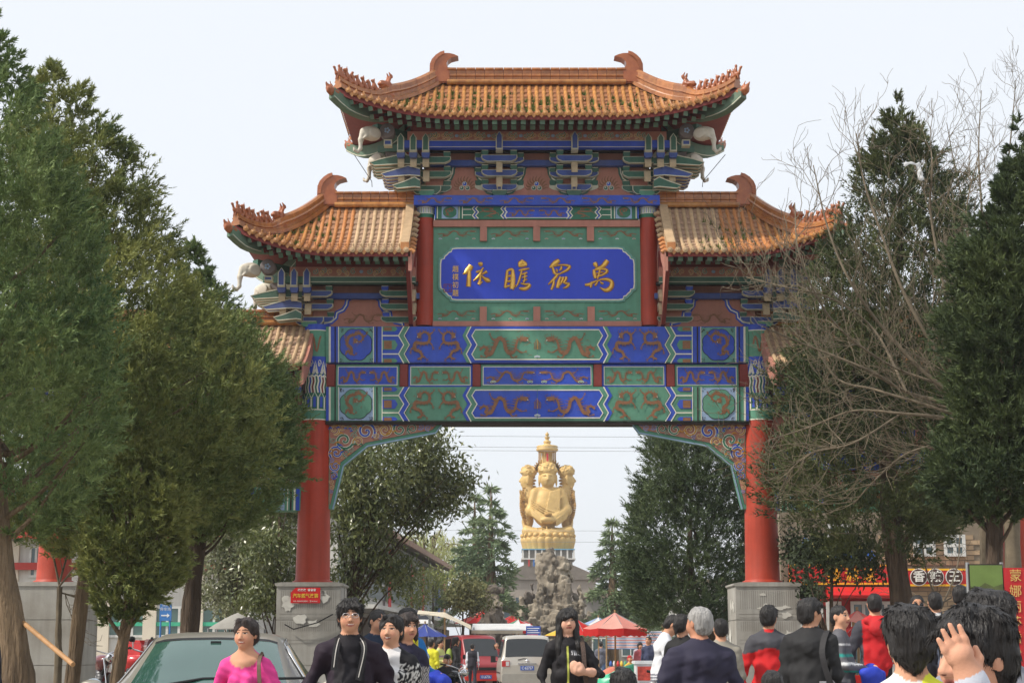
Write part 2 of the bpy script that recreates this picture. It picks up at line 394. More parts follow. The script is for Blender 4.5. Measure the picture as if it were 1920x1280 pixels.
# ---------------- painted dragons and scrolls (thin raised paint)
def mir(pts, flip): return [((1-x) if flip else x, z) for x,z in pts]
def dragon(mb, x0,x1,z0,z1, y, style=0, flip=False, m=None):
    "a painted dragon filling the rectangle"
    m=m or brown; W=x1-x0; H=z1-z0
    T=lambda q:[(x0+a*W, z0+b*H) for a,b in mir(q,flip)]
    if style==0:   # long running dragon, head right
        sp=[(.02,.30),(.10,.42),(.17,.34),(.14,.18),(.24,.16),(.32,.46),(.40,.74),(.50,.62),(.53,.36),(.60,.18),(.70,.26),(.74,.52),(.78,.70),(.86,.72)]
        legs=[[(.22,.22),(.15,.05),(.05,.08)],[(.36,.58),(.27,.72),(.22,.9)],[(.60,.2),(.66,.03),(.74,.06)],[(.73,.35),(.84,.22),(.93,.25)]]
        head=(.90,.70)
    elif style==1: # coiled, head at top
        sp=[(.06,.12),(.16,.26),(.30,.14),(.30,.36),(.12,.52),(.20,.78),(.44,.86),(.66,.90),(.80,.74),(.66,.60),(.52,.66)]
        legs=[[(.28,.2),(.42,.10),(.52,.16)],[(.14,.55),(.04,.66),(.03,.8)],[(.44,.86),(.5,.97),(.62,.99)],[(.78,.8),(.92,.84),(.97,.95)]]
        head=(.48,.62)
    else:          # upright S
        sp=[(.70,.06),(.52,.14),(.60,.30),(.82,.38),(.78,.58),(.52,.56),(.26,.60),(.22,.80),(.40,.92),(.58,.84)]
        legs=[[(.56,.22),(.40,.12),(.3,.04)],[(.82,.45),(.95,.38),(.98,.26)],[(.28,.62),(.12,.52),(.06,.4)],[(.26,.84),(.10,.90),(.03,.98)]]
        head=(.64,.80)
    c=catmull(sp,7); n=len(c); b=min(W,H)
    wd=[b*.135*(.25+.75*math.sin(math.pi*min(1,.12+.86*i/n)))  for i in range(n)]
    mb.ribbon(T(c),wd,y,m)
    # back fins
    for i in range(4,n-3,3):
        a=np.array(c[i]); d=np.array(c[i+1])-a; q=np.array([-d[1],d[0]]); q=q/(np.linalg.norm(q)+1e-9)
        mb.ribbon(T([tuple(a),tuple(a+q*.11)]),[b*.05,b*.008],y,m)
    for l in legs:
        mb.ribbon(T(catmull(l,4)),[b*.06]*5+[b*.03]*4,y-.001,m)
        e=l[-1]
        for k in range(4):
            an=math.pi*2*(k/4+.1); mb.ribbon(T([e,(e[0]+.05*math.cos(an)*H/W*1.3,e[1]+.08*math.sin(an))]),[b*.03,b*.006],y-.001,m)
    hx,hz=head
    mb.poly(T([(hx-.05,hz-.06),(hx+.02,hz-.09),(hx+.09,hz-.03),(hx+.06,hz+.02),(hx+.08,hz+.07),(hx,hz+.1),(hx-.06,hz+.05)]),y-.002,m)
    for k in range(7):
        an=1.6+.42*k; mb.ribbon(T([(hx-.03,hz),(hx-.03+.13*math.cos(an)*min(1,H/W*2.2),hz+.22*math.sin(an))]),[b*.04,b*.006],y-.0015,m)
    mb.ribbon(T([(hx+.05,hz-.02),(hx+.075,hz-.055)]),b*.022,y-.004,white)
    for k in range(5):
        q=random.random(); r=random.random(); mb.ribbon(T([(q,r),(q+.04,r+.05),(q+.07,r+.02)]),b*.012,y-.0005,m)
    for k in (0,1):
        q=(.3+.4*k); mb.ribbon(T(catmull([(hx+.06,hz+.02),(hx+.1,hz+.12*(1-2*k)),(hx+.04,hz+.2*(1-2*k))],4)),b*.012,y-.001,m)

def scroll(mb, c, r, y, col, turn=1, a0=0., loops=1.6, wd=None, line=white):
    pts=[]; n=int(14*loops)+2
    for i in range(n):
        t=i/(n-1); a=a0+turn*2*math.pi*loops*t; q=r*(1-t)**.8
        pts.append((c[0]+q*math.cos(a),c[1]+q*math.sin(a)))
    wd=wd or r*.34
    mb.ribbon(pts,[wd*1.5*(1-.35*i/n) for i in range(n)],y,line); mb.ribbon(pts,[wd*.85*(1-.35*i/n) for i in range(n)],y-.003,col)

def cloud(mb,x,z,s,y,col):
    for k in range(3):
        a=[(x+s*(.5*math.cos(t)+.55*(k-1)),z+s*(.35*math.sin(t)+(.2 if k==1 else 0))) for t in np.linspace(0,6.28,9)[:-1]]
        mb.poly(a,y-.001*k,white); mb.poly([(x+s*(.3*math.cos(t)+.55*(k-1)),z+s*(.2*math.sin(t)+(.2 if k==1 else 0))) for t in np.linspace(0,6.28,9)[:-1]],y-.001*k-.003,col)

# ---------------- roof builder
HALF=1.5
def make_roof(name, xa, xb, hipa, hipb, inset, zr, ze, lift, ridge_h, n_dust=0, dust_side=0, roll=.128, beasts=7, eave_z_board=None, rafters=True):
    """tile roof with its ridge along x from xa to xb (eave ends). hipa / hipb: whether that end is hipped.
    zr ridge-base height, ze eave height"""
    root = MB()
    ra = xa+inset if hipa else xa; rb = xb-inset if hipb else xb
    xm=(xa+xb)/2
    def lf(x):
        o=0.
        if hipa: o=max(o,((xa+1.3*inset-x)/(1.3*inset)))
        if hipb: o=max(o,((x-(xb-1.3*inset))/(1.3*inset)))
        return lift*max(0,min(1.05,o))**2.0
    prof=lambda t: 1.55*t-.55*t*t
    def zs(x,t): return zr-(zr-ze)*prof(t)+lf(x)*t**1.2
    def t0f(x):   # where the slope starts under the hip ridge
        if hipa and x<ra: return (ra-x)/(ra-xa)
        if hipb and x>rb: return (x-rb)/(xb-rb)
        return 0.
    # board under the tiles (both slopes and hip ends): the part itself
    N=44; T=12
    for sy in (-1,1):
        P=[]
        for i in range(N+1):
            x=xa+(xb-xa)*i/N; ta=t0f(x); P.append([(x,sy*HALF*(ta+(1-ta)*j/T),zs(x,ta+(1-ta)*j/T)) for j in range(T+1)])
        root.grid(P,panM[0])
        P2=[[(p[0],p[1],p[2]-.10) for p in r] for r in P]; root.grid(P2,maroon)
        root.grid([[P[i][-1],P2[i][-1]] for i in range(N+1)],maroon)
    for hip,xe,xr in ((hipa,xa,ra),(hipb,xb,rb)):
        if hip:
            P=[]
            for i in range(17):
                y=-HALF+2*HALF*i/16; ta=abs(y)/HALF
                P.append([(xr+(xe-xr)*(ta+(1-ta)*j/8),y,zs(xr+(xe-xr)*(ta+(1-ta)*j/8),ta+(1-ta)*j/8) if True else 0) for j in range(9)])
            root.grid(P,panM[0]); root.grid([[(p[0],p[1],p[2]-.10) for p in r] for r in P],maroon)
        else:
            for d in (0,):
                prf=[(-HALF*t,zs(xe,t)) for t in np.linspace(0,1,9)]; prf=prf[::-1]+[(HALF*t,zs(xe,t)) for t in np.linspace(0,1,9)][1:]
                low=[(a,b-.34) for a,b in prf][::-1]
                sg=1 if xe==xb else -1
                root.prism(prf+low, xe-.03*sg, xe+.03*sg, pink, axis='x')
    rf=root.build(name,gate)
    # ---- barrel tile rows on the front slope, one object each
    nr=int((xb-xa)/roll); 
    def row_mesh(mb,x,ta,front,m,sy=-1,hipx=None):
        segs=max(2,int((1-ta)*HALF*1.25/.17)); K=segs*3 if front else 6; pts=[]; rr=[]
        for i in range(K+1):
            t=ta+(1.03-ta)*i/K; 
            y=sy*HALF*t; pts.append((0,y,zs(x,min(t,1.03))+.012)); rr.append(.037-.005*((i%3)/3) )
        P=[]
        for (px_,y,z),r in zip(pts,rr):
            P.append([(px_+r*math.cos(h),y,z+r*1.25*math.sin(h)) for h in np.linspace(0,math.pi,7)])
        mb.grid(P,m)
        e=pts[-1]
        if not front: mb.lathe([(.001,e[1]+sy*.02),(.046,e[1]+sy*.012),(.046,e[1]-sy*.02)],m,8,(0,0,e[2]+.008),ax='y'); return
        mb.lathe([(0.001,e[1]+sy*.022),(.022,e[1]+sy*.022),(.026,e[1]+sy*.014),(.034,e[1]+sy*.02),(.046,e[1]+sy*.012),(.046,e[1]-sy*.02)],m,12,(0,0,e[2]+.008),ax='y')
        q=pts[-3]; mb.lathe([(.001,.075),(.014,.07),(.02,.05),(.012,.035),(.024,.0)],m,6,(0,q[1],q[2]+.036))
    for i in range(nr+1):
        x=xa+(xb-xa)*(i+.5)/(nr+1); ta=t0f(x)
        if ta>.93: continue
        m=tileM[0]
        if dust_side:
            dd=(xb-x) if dust_side>0 else (x-xa)
            if dd<n_dust*roll: m=tileM[2]
            elif dd<n_dust*roll*1.7: m=tileM[1]
        mb=MB(); row_mesh(mb,x,ta,True,m); mb.build('barrel_tile_row',rf,loc=(x,0,0))
    # rows on the rear slope and hip ends, one mass
    mb=MB()
    for i in range(nr+1):
        x=xa+(xb-xa)*(i+.5)/(nr+1); ta=t0f(x)
        if ta>.93: continue
        t=MB(); row_mesh(t,x,ta,False,tileM[0],1); mb.add([(v[0]+x,v[1],v[2]) for v in t.v],t.f,tileM[0],True)
    for hip,xe,xr in ((hipa,xa,ra),(hipb,xb,rb)):
        if not hip: continue
        k=int(2*HALF/roll)
        for i in range(k):
            y=-HALF+2*HALF*(i+.5)/k; ta=abs(y)/HALF
            if ta>.93: continue
            P=[]
            for j in range(13):
                t=ta+(1.03-ta)*j/12; x=xr+(xe-xr)*t; z=zs(x,t)+.012; P.append([(x,y+.036*math.cos(h),z+.045*math.sin(h)) for h in np.linspace(0,math.pi,7)])
            mb.grid(P,tileM[0]); p=P[-1]
            mb.lathe([(.001,.02*(1 if xe>xr else -1)),(.046,.012*(1 if xe>xr else -1)),(.046,-.02)],tileM[0],10,(x,y,z+.008),ax='x')
    mb.build('rear_barrel_tiles',rf,kind='stuff')
    # stepped pan tiles between the rows and the drip tiles along the eave
    mb=MB(); K=11
    for i in range(nr):
        x=xa+(xb-xa)*(i+1)/(nr+1); ta=t0f(x)
        if ta>.9: continue
        m=panM[0]
        if dust_side:
            dd=(xb-x) if dust_side>0 else (x-xa)
            m=panM[2] if dd<n_dust*roll else panM[1] if dd<n_dust*roll*1.7 else m
        kk=max(3,int(K*(1-ta)))
        for j in range(kk):
            ta1=ta+(1-ta)*j/kk; tb=ta+(1-ta)*(j+1)/kk
            ya,yb=-HALF*ta1,-HALF*(tb+.01); z1,z2=zs(x,ta1)+.004,zs(x,tb)+.020
            mb.add([(x-.05,ya,z1),(x+.05,ya,z1),(x+.05,yb,z2),(x-.05,yb,z2),(x-.05,yb,z2-.02),(x+.05,yb,z2-.02)],[(0,1,2,3),(3,2,5,4)],m)
        z=zs(x,1.02)+.015; y=-HALF*1.02
        mb.add([(x-.055,y,z),(x+.055,y,z),(x,y-.015,z-.085),(x-.03,y-.01,z-.05),(x+.03,y-.01,z-.05)],[(0,3,2,4,1)],tileM[0])
        y=-y
        mb.add([(x-.055,y,z),(x+.055,y,z),(x,y+.015,z-.085)],[(0,1,2)],tileM[0])
    mb.build('pan_and_drip_tiles',rf,kind='stuff')
    # grass and moss in the gutters between the rows
    mb=MB()
    for i in range(170 if dust_side==0 else 30):
        x=random.gauss(xm-.6,1.5) if dust_side==0 else random.uniform(xa+.6,xa+1.6); t=random.uniform(.2,1.0)
        if x<xa+.5 or x>xb-.5: continue
        x=xa+(xb-xa)*(round((x-xa)/(xb-xa)*(nr+1)))/(nr+1); t=max(t,t0f(x)+.05); y=-HALF*t; z=zs(x,min(t,1))
        for k in range(6):
            a=random.uniform(0,6.28); h=random.uniform(.04,.12); d=.05
            mb.add([(x+.03*math.cos(a),y+.03*math.sin(a),z),(x-.012*math.sin(a),y,z),(x+d*math.cos(a+1),y+d*math.sin(a+1)-.02,z+h)],[(0,1,2)],mossM)
    mb.build('moss',rf,kind='stuff')
    # ---- main ridge, block by block
    L0,L1=(ra+.16 if hipa else xa),(rb-.16 if hipb else xb); nb=max(4,round((L1-L0)/.165))
    bw=(L1-L0)/nb; blk=MB(); h=ridge_h
    pr=[(-.16,0),(-.16,.05),(-.125,.07),(-.125,h*.36),(-.15,h*.42),(-.15,h*.5),(-.12,h*.56),(-.12,h*.76),(-.15,h*.82),(-.15,h*.9),(-.09,h),(.09,h),(.15,h*.9),(.15,h*.82),(.12,h*.76),(.12,h*.56),(.15,h*.5),(.15,h*.42),(.125,h*.36),(.125,.07),(.16,.05),(.16,0)]
    blk.prism(pr,-bw/2+.004,bw/2-.004,ridgeM,axis='x'); bm_=blk.mesh('ridge_block')
    for i in range(nb): link('ridge_block',bm_,rf,(L0+bw*(i+.5),0,zr-.03))
    co=MB(); co.box(L0-.1,L1+.0,-.10,.10,zr-.03,zr-.05+h*.92,mat('ridge_joint',S(90,46,28),.8)); co.build('ridge_core',rf)
    cap_=MB(); cap_.tube([(L0,-.13,zr-.015),(L1,-.13,zr-.015)],.05,tileM[0],8); cap_.tube([(L0,.13,zr-.015),(L1,.13,zr-.015)],.05,tileM[0],8); cap_.build('ridge_foot_roll',rf)
    # ---- hooked ridge-end ornaments
    raw=[(820,250),(822,190),(838,150),(868,116),(903,92),(933,83),(935,102),(975,103),(1010,112),(1042,127),(1020,132),(985,142),(962,160),(950,185),(955,210),(975,230),(978,345),(822,345)]
    orn=[((x-900)/4.129*.0094,(345-z)/4.129*.0094) for x,z in raw]
    for on,xe,sg in ((hipa,ra,1),(hipb,rb,-1)):
        if not on: continue
        mb=MB(); pts=[(sg*a,b) for a,b in orn]
        mb.prism(pts,-.13,.13,ornM)
        fin=[(822,250),(822,190),(838,150),(868,116),(903,92),(933,83)]; inn=[(850,250),(854,200),(868,165),(890,138),(915,120),(936,112)]
        F=[(sg*(x-900)/4.129*.0094,(345-z)/4.129*.0094) for x,z in fin]; I=[(sg*(x-900)/4.129*.0094,(345-z)/4.129*.0094) for x,z in inn]
        for s_ in (-1,1):
            for q in range(len(F)-1):
                for w_ in range(3):
                    l=lambda A,u:(A[q][0]+(A[q+1][0]-A[q][0])*u, A[q][1]+(A[q+1][1]-A[q][1])*u)
                    u0,u1=w_/3+.03,(w_+1)/3-.03
                    a,b,c_,d=l(F,u0),l(F,u1),l(I,u1),l(I,u0)
                    mb.add([(a[0],s_*.135,a[1]),(b[0],s_*.135,b[1]),(c_[0],s_*.155,c_[1]),(d[0],s_*.155,d[1])],[(0,1,2,3)],ornM)
            mb.box(-.17,.17,s_*.13,s_*.155,.02,.2,ornM)
        mb.build('ridge_ornament',rf,loc=(xe+sg*.03,0,zr-.03))
    # ---- hip ridges with beasts
    for on,xe,xr,sg in ((hipa,xa,ra,-1),(hipb,xb,rb,1)):
        for sy in (-1,1):
            if not on: continue
            path=[]
            for i in range(25):
                t=i/24; x=xr+(xe-xr)*t; path.append(Vector((x,sy*HALF*t,zs(x,t)+.02)))
            tx=path[-1]-path[0]; dxy=Vector((tx.x,tx.y,0)).normalized(); nrm=Vector((-dxy.y,dxy.x,0))
            P=[]
            for i,p in enumerate(path):
                t=i/24; hh=.30 if t<.5 else (.30-.9*(t-.5) if t<.62 else .19)
                wv=.10 if t<.56 else .085
                prf=[(-wv*1.25,-.03),(-wv*1.25,.04),(-wv*.8,.06),(-wv*.8,hh*.42),(-wv*1.05,hh*.5),(-wv*.8,hh*.6),(-wv*.75,hh*.85),(-wv*.4,hh),(wv*.4,hh),(wv*.75,hh*.85),(wv*.8,hh*.6),(wv*1.05,hh*.5),(wv*.8,hh*.42),(wv*.8,.06),(wv*1.25,.04),(wv*1.25,-.03)]
                P.append([p+nrm*a+Vector((0,0,b)) for a,b in prf])
            nbk=7
            for b_ in range(nbk):   # in blocks with open joints
                i0=b_*24//nbk; i1=(b_+1)*24//nbk
                mb=MB(); seg=P[i0:i1+1]
                e=[Vector(v) for v in seg[-1]]; e=[a.lerp(b,.05) for a,b in zip(e,seg[-2])]; seg=seg[:-1]+[e]
                mb.grid(seg,ridgeM,False); mb.add(seg[0],[list(range(16))],ridgeM); mb.add(seg[-1],[list(range(16))],ridgeM)
                mb.build('hip_ridge_block',rf)
            rz=math.atan2(dxy.y,dxy.x)
            # big horned beast at the step
            p=path[13]; o=link('horned_beast',BEAST_BIG,rf,p+Vector((0,0,.13)),rz); 
            nb_=beasts
            for i in range(nb_):
                t=(15.2+ (24-15.2-1.3)*i/(nb_-1)); q=int(t); p=path[q].lerp(path[min(q+1,24)],t-q)
                o=link('roof_beast',BEASTS[i%3],rf,p+Vector((0,0,.17)),rz+random.uniform(-.15,.15),scale=random.uniform(.85,1.05)*(1.15 if i==nb_-2 else 1))
            p=path[24]; mb=MB()   # leading rider and up-curled tip
            link('roof_rider',RIDER,rf,p+Vector((0,0,.16))-dxy*.03,rz)
            # corner beam under the hip with dragon-head end
            mb=MB(); B=[]
            for i in range(11):
                t=.35+.70*i/10; x=xr+(xe-xr)*t; z=zs(x,min(t,1.05))-.16-.05*math.sin(t*3); hh=.13 if i<8 else .13-.02*(i-8)
                c=Vector((x,sy*HALF*t,z)); B.append([c+nrm*a+Vector((0,0,b)) for a,b in ((-.075,.08),(-.075,-hh),(.075,-hh),(.075,.08))])
            mb.grid(B,rgreen,False,close=True); mb.add(B[-1],[(0,1,2,3)],rgreen)
            for s_ in (-1,1):
                mb.grid([[r[1]+nrm*.0-Vector((0,0,-.012))+nrm*s_*0, r[1]-Vector((0,0,-.03))] if s_<0 else [r[2]+Vector((0,0,.012)),r[2]+Vector((0,0,.03))] for r in [[q+nrm*(.004*s_) for q in rr] for rr in B]],bline,False)
            mb.build('corner_beam',rf)
            p=path[24]+dxy*.10+Vector((0,0,-.10)); link('beam_end_dragon',DRAGON_END,rf,p,rz)
    # ---- rafters, one object each, fanned at the corners
    if rafters:
        nrf=int((xb-xa)/.158); 
        for layer in (0,1):
            for i in range(nrf):
                for sy in (-1,1):
                    x=xa+(xb-xa)*(i+.5)/nrf
                    o=0.
                    if hipa: o=min(0,(x-(xa+inset*1.05))/(inset*1.05))*1
                    if hipb: o=o+max(0,(x-(xb-inset*1.05))/(inset*1.05))
                    an=o*.75; tt=.965 if layer==0 else .78
                    if sy>0 and layer==1: continue
                    y1=sy*HALF*tt; ln=.62 if layer==0 else .5
                    p1=Vector((x,y1,zs(x,tt)-.14-(.12 if layer else 0)))
                    d=Vector((-math.sin(an),-sy*math.cos(an),.34)).normalized()
                    s_=Vector((math.cos(an),-sy*math.sin(an)*(1),0)); up=s_.cross(d).normalized(); up=up if up.z>0 else -up
                    mb=MB(); c=p1+d*ln/2; mb.obox(c,s_*.042,d*ln/2,up*.04,maroon)
                    e=p1-d*.003; mb.add([e+s_*a+up*b for a,b in ((-.042,-.04),(.042,-.04),(.042,.04),(-.042,.04))],[(0,1,2,3)],rgreen)
                    mb.build('rafter' if layer==0 else 'lower_rafter',rf)
    return rf

# ---------------- sculpted roof figures
def sculpt_beasts():
    out=[]
    for v in range(3):
        s=Sculpt(.02)
        s.cap((-.03,0,.02),(.03,0,.12),.045,.035,0).cap((.03,0,.11),(.05,0,.17),.026,.024,0)
        s.ell((.065,0,.185),(.042,.026,.026),0)
        s.cap((.05,.02,.10),(.065,.022,.0),.014,.012,0).cap((.05,-.02,.10),(.065,-.022,.0),.014,.012,0)
        s.cap((-.04,.03,.03),(.0,.035,.0),.022,.012,0).cap((-.04,-.03,.03),(.0,-.035,.0),.022,.012,0)
        s.cap((.045,.016,.2),(.035+.01*v,.022,.235+.01*v),.01,.004,0).cap((.045,-.016,.2),(.035,-.022,.235),.01,.004,0)
        if v==0: s.cap((-.06,0,.03),(-.085,0,.1),.016,.012,0).cap((-.085,0,.1),(-.06,0,.16),.012,.006,0)
        elif v==1: s.cap((-.05,0,.05),(-.09,0,.06),.02,.008,0); s.ell((.03,0,.15),(.035,.04,.05),0)
        else: s.cap((-.02,0,.12),(-.07,0,.18),.014,.02,0); s.cap((-.06,0,.05),(-.09,0,.13),.012,.015,0)
        out.append(s.mesh('roof_beast',.009,[ornM]))
    s=Sculpt(.03)   # horned dragon head facing down the ridge
    s.cap((-.1,0,0),(-.06,0,.18),.085,.07,0).ell((.02,0,.17),(.10,.065,.06),0).ell((.1,0,.16),(.05,.05,.03),0).cap((.05,0,.11),(.11,0,.09),.03,.02,0)
    s.cap((-.04,.03,.2),(-.10,.035,.33),.028,.022,0).cap((-.10,.035,.33),(-.06,.03,.40),.022,.008,0)
    s.cap((-.04,-.03,.2),(-.10,-.035,.33),.028,.022,0).cap((-.10,-.035,.33),(-.06,-.03,.40),.022,.008,0)
    s.ell((.09,0,.20),(.03,.03,.025),0).cap((-.12,0,.1),(-.17,0,.2),.04,.01,0).cap((-.14,0,.02),(-.18,0,.1),.05,.01,0)
    big=s.mesh('horned_beast',.011,[ornM],noise=lambda X:wob(X,60,.006))
    s=Sculpt(.02)
    s.cap((-.06,0,.03),(.05,0,.07),.04,.03,0).cap((.05,0,.07),(.09,0,.15),.025,.018,0).ell((.10,0,.17),(.03,.018,.02),0)
    s.cap((-.06,0,.05),(-.12,0,.17),.03,.012,0).cap((-.01,0,.08),(-.01,0,.16),.035,.028,0).ell((0,0,.21),(.024,.024,.03),0)
    s.cap((.04,.02,.03),(.05,.02,-.02),.012,.012,0).cap((.04,-.02,.03),(.05,-.02,-.02),.012,.012,0)
    rider=s.mesh('roof_rider',.009,[ornM])
    s=Sculpt(.03)
    s.cap((-.08,0,-.02),(.06,0,.02),.075,.06,0).cap((.06,0,.03),(.13,0,.12),.05,.02,0).cap((.04,0,-.04),(.1,0,-.02),.04,.02,0).cap((.0,0,.05),(.05,0,.16),.03,.008,0)
    de=s.mesh('beam_end_dragon',.012,[ornM],noise=lambda X:wob(X,50,.005))
    return out,big,rider,de
BEASTS,BEAST_BIG,RIDER,DRAGON_END=sculpt_beasts()

# ---------------- roofs
zr1,ze1=gz(157),gz(214,-HALF)
xt=abs(gxx(632,180,-HALF)); 
roof_main=make_roof('main_roof',-xt,xt,True,True,xt-abs(gxx(822,150)),zr1,ze1,.46,.30)
zr2,ze2=gz(386),gz(470,-HALF)
xo=abs(gxx(440,440,-HALF)); xi=abs(gxx(769,470,-HALF))
ins2=xo-abs(gxx(612,380))
roof_l=make_roof('side_roof',-xo,-xi,True,False,ins2,zr2,ze2,.44,.27,8,1)
roof_r=make_roof('side_roof',xi,xo,False,True,ins2,zr2,ze2,.44,.27,8,-1)
zr3,ze3=gz(606),gz(682,-HALF)
xi3=abs(gxx(566,680,-HALF)); xo3=abs(gxx(-60,680,-HALF))
roof_ol=make_roof('outer_roof',-xo3,-xi3,True,False,1.5,zr3,ze3,.36,.26,9,1)
roof_or=make_roof('outer_roof',xi3,xo3,False,True,1.5,zr3,ze3,.36,.26,9,-1)

# ---------------- columns and plinths
XC=abs(gxx(588,1000)); XU=abs(gxx(797,500)); XO=abs(gxx(105,1000))
def column_prof(r0,r1,z0,z1): return [(r0+(r1-r0)*t,z0+(z1-z0)*t) for t in np.linspace(0,1,6)]
zp=gz(1094,-.3); zc1=gz(790)
stoneM=mat('plinth_stone', S(176,174,168), .75, .1, 2.2, bump=.12, bscale=40, streak=.22, dust=(*S(120,112,100),.6))
stoneD=mat('plinth_joint', S(138,134,127), .9)
paperM=mat('paper_scraps', S(206,204,196), .85, .1, 6)
for cx in (-XO,-XC,XC,XO):
    inn=abs(cx)<XO-.1
    hw=.53 if inn else .62
    root=MB(); root.box(cx-hw+.012,cx+hw-.012,-hw+.012,hw-.012,0,zp-.02,stoneD)
    pl=root.build('plinth',gate)
    # stone courses of the plinth, each slab its own piece
    nc=5; hts=[.42,.5,.62,.46]; zz_=0
    tot=sum(hts); hts=[h*(zp-.05)/tot for h in hts]
    for k,h in enumerate(hts):
        for (ax,sg) in (('y',-1),('x',-1),('x',1),('y',1)):
            mb=MB(); jo=.006
            if ax=='y': mb.box(cx-hw,cx+hw,*sorted((sg*hw,sg*(hw-.03))),zz_+jo,zz_+h-jo,stoneM)
            else: mb.box(*sorted((cx+sg*(hw-.001),cx+sg*(hw-.03))),-hw+.031,hw-.031,zz_+jo,zz_+h-jo,stoneM)
            mb.build('facing_slab',pl)
        zz_+=h
    mb=MB(); 
    pr=[(-hw,zp-.05),(-hw-.03,zp-.03),(-hw-.03,zp-.0),(-hw+.08,zp+.02),(hw-.08,zp+.02),(hw+.03,zp),(hw+.03,zp-.03),(hw,zp-.05)]
    mb.prism([(cx+a,b) for a,b in pr],-hw-.02,hw+.02,stoneM); mb.build('coping',pl)
    if inn:   # flutes of chiselled lines and torn paper
        mb=MB()
        for k in range(26):
            x=cx-hw+.08+(2*hw-.16)*k/25
            for q,(za,zb) in enumerate(((zp-.42,zp-.12),(zp-.78,zp-.62))):
                mb.ribbon([(x,za),(x,zb)],.008,-hw-.0015,stoneD)
        for k in range(4):
            mb.ribbon([(cx-hw+.05,zp-.5-.06*k-(.3 if k>1 else 0)),(cx+hw-.05,zp-.5-.06*k-(.3 if k>1 else 0))],.007,-hw-.0015,stoneD)
        mb.build('chisel_lines',pl)
        rs=random.Random(5 if cx<0 else 9)
        for k in range(9):
            x=cx+rs.uniform(-hw*.75,hw*.7); z=zp-rs.uniform(.12,.85); w_=rs.uniform(.03,.15); h_=rs.uniform(.02,.10)
            pts=[(x+w_*math.cos(a)*rs.uniform(.45,1.2),z+h_*math.sin(a)*rs.uniform(.4,1.2)) for a in np.linspace(0,6.28,13)[:-1]]
            mb=MB(); mb.prism(pts,-hw-.006-.0012*k,-hw-.003-.0012*k,paperM); mb.build('torn_paper',pl)
        for k in range(4):
            y=rs.uniform(-.4,.3); z=zp-rs.uniform(.1,.9); w_=rs.uniform(.04,.13); h_=rs.uniform(.05,.2); sgx=1 if cx<0 else -1
            pts=[(y+w_*math.cos(a)*rs.uniform(.45,1.2),z+h_*math.sin(a)*rs.uniform(.4,1.2)) for a in np.linspace(0,6.28,13)[:-1]]
            mb=MB(); mb.prism(pts,cx+sgx*(hw+.004+.001*k),cx+sgx*(hw+.008+.001*k),paperM,axis='x'); mb.build('torn_paper',pl)
    ztop=gz(612) if inn else gz(690)
    mb=MB(); zt=zc1 if inn else gz(960)
    mb.lathe([(.34,zp+.02),(.34,zp+.05),(.295,zp+.07)]+column_prof(.292,.248,zp+.08,zt),red,28,(cx,0,0)); mb.build('column',gate)
    # painted head of the column
    mb=MB(); Hh=ztop-zt; r=.25
    bands=[(0,.015,white),(.015,.115,green),(.115,.125,white),(.125,.135,white),(.42,.46,lblue),(.70,.985,green),(.93,1.0,blue)]
    mb.lathe([(.246,zt),(.246,ztop)],dgreen,28,(cx,0,0))
    def band(a,b,m,rr=.25): mb.lathe([(rr,zt+Hh*a),(rr,zt+Hh*b)],m,28,(cx,0,0))
    band(0,.012,white,.254); band(.012,.10,green); band(.10,.112,white,.254); band(.112,.29,dgreen,.249); band(.43,.66,blue,.249); band(.66,.935,green); band(.93,.94,white,.254); band(.94,1.0,blue,.252)
    def cp(th,z,rr): return (cx+rr*math.sin(th),-rr*math.cos(th),z)
    def crib(pts,wd,rr,m):   # stroke on the round surface
        v=[];n=len(pts)
        for i,(a,z) in enumerate(pts):
            p0=pts[max(i-1,0)];p1=pts[min(i+1,n-1)]; dx,dz=(p1[0]-p0[0])*r,(p1[1]-p0[1]); l=math.hypot(dx,dz)+1e-9
            v+=[cp(a-dz/l*wd/2/r,z+dx/l*wd/2,rr),cp(a+dz/l*wd/2/r,z-dx/l*wd/2,rr)]
        mb.add(v,[(2*i,2*i+1,2*i+3,2*i+2) for i in range(n-1)],m)
    for k in range(-5,6):   # hexagon row
        a=k*.45
        crib([(a-.2,zt+Hh*.11),(a-.2,zt+Hh*.22),(a,zt+Hh*.28),(a+.2,zt+Hh*.22),(a+.2,zt+Hh*.11)],.03,.255,green)
        crib([(a-.2,zt+Hh*.11),(a-.2,zt+Hh*.23),(a,zt+Hh*.29),(a+.2,zt+Hh*.23),(a+.2,zt+Hh*.11)],.012,.258,white)
        crib([(a,zt+Hh*.13),(a,zt+Hh*.24)],.045,.256,blue)
    cols=[white,dgreen,white,blue,white,maroon]
    for k in range(-24,25):
        a=k*.11; crib([(a,zt+Hh*.28),(a-.06,zt+Hh*.34),(a+.02,zt+Hh*.40),(a-.03,zt+Hh*.45)],.024,.2525+.0005*(k%2),cols[k%6])
    crib([(t*.05,zt+Hh*(.455+.008*math.sin(t*1.1))) for t in range(-50,51)],.022,.257,white)
    crib([(t*.05,zt+Hh*(.475+.008*math.cos(t*1.1))) for t in range(-50,51)],.012,.258,dgreen)
    for k in range(-4,5):
        a=k*.55
        for q in range(3): crib([(a-.2+.06*q+u*(.2-.06*q),zt+Hh*(.47+.14*(1-abs(u-1))*(1-.28*q))) for u in np.linspace(0,2,7)],.012,.256,white)
        crib([(a+.275+.12*(1-t)*math.cos(9*t),zt+Hh*(.58+.05*(1-t)*math.sin(9*t))) for t in np.linspace(0,1,14)],.012,.256,white)
    for k in (-1,0,1):
        crib([(k*1.2-.35+u*.7,zt+Hh*(.79+.08*math.sin(u*8))) for u in np.linspace(0,1,16)],.03,.256,brown)
    mb.build('column_head',gate)

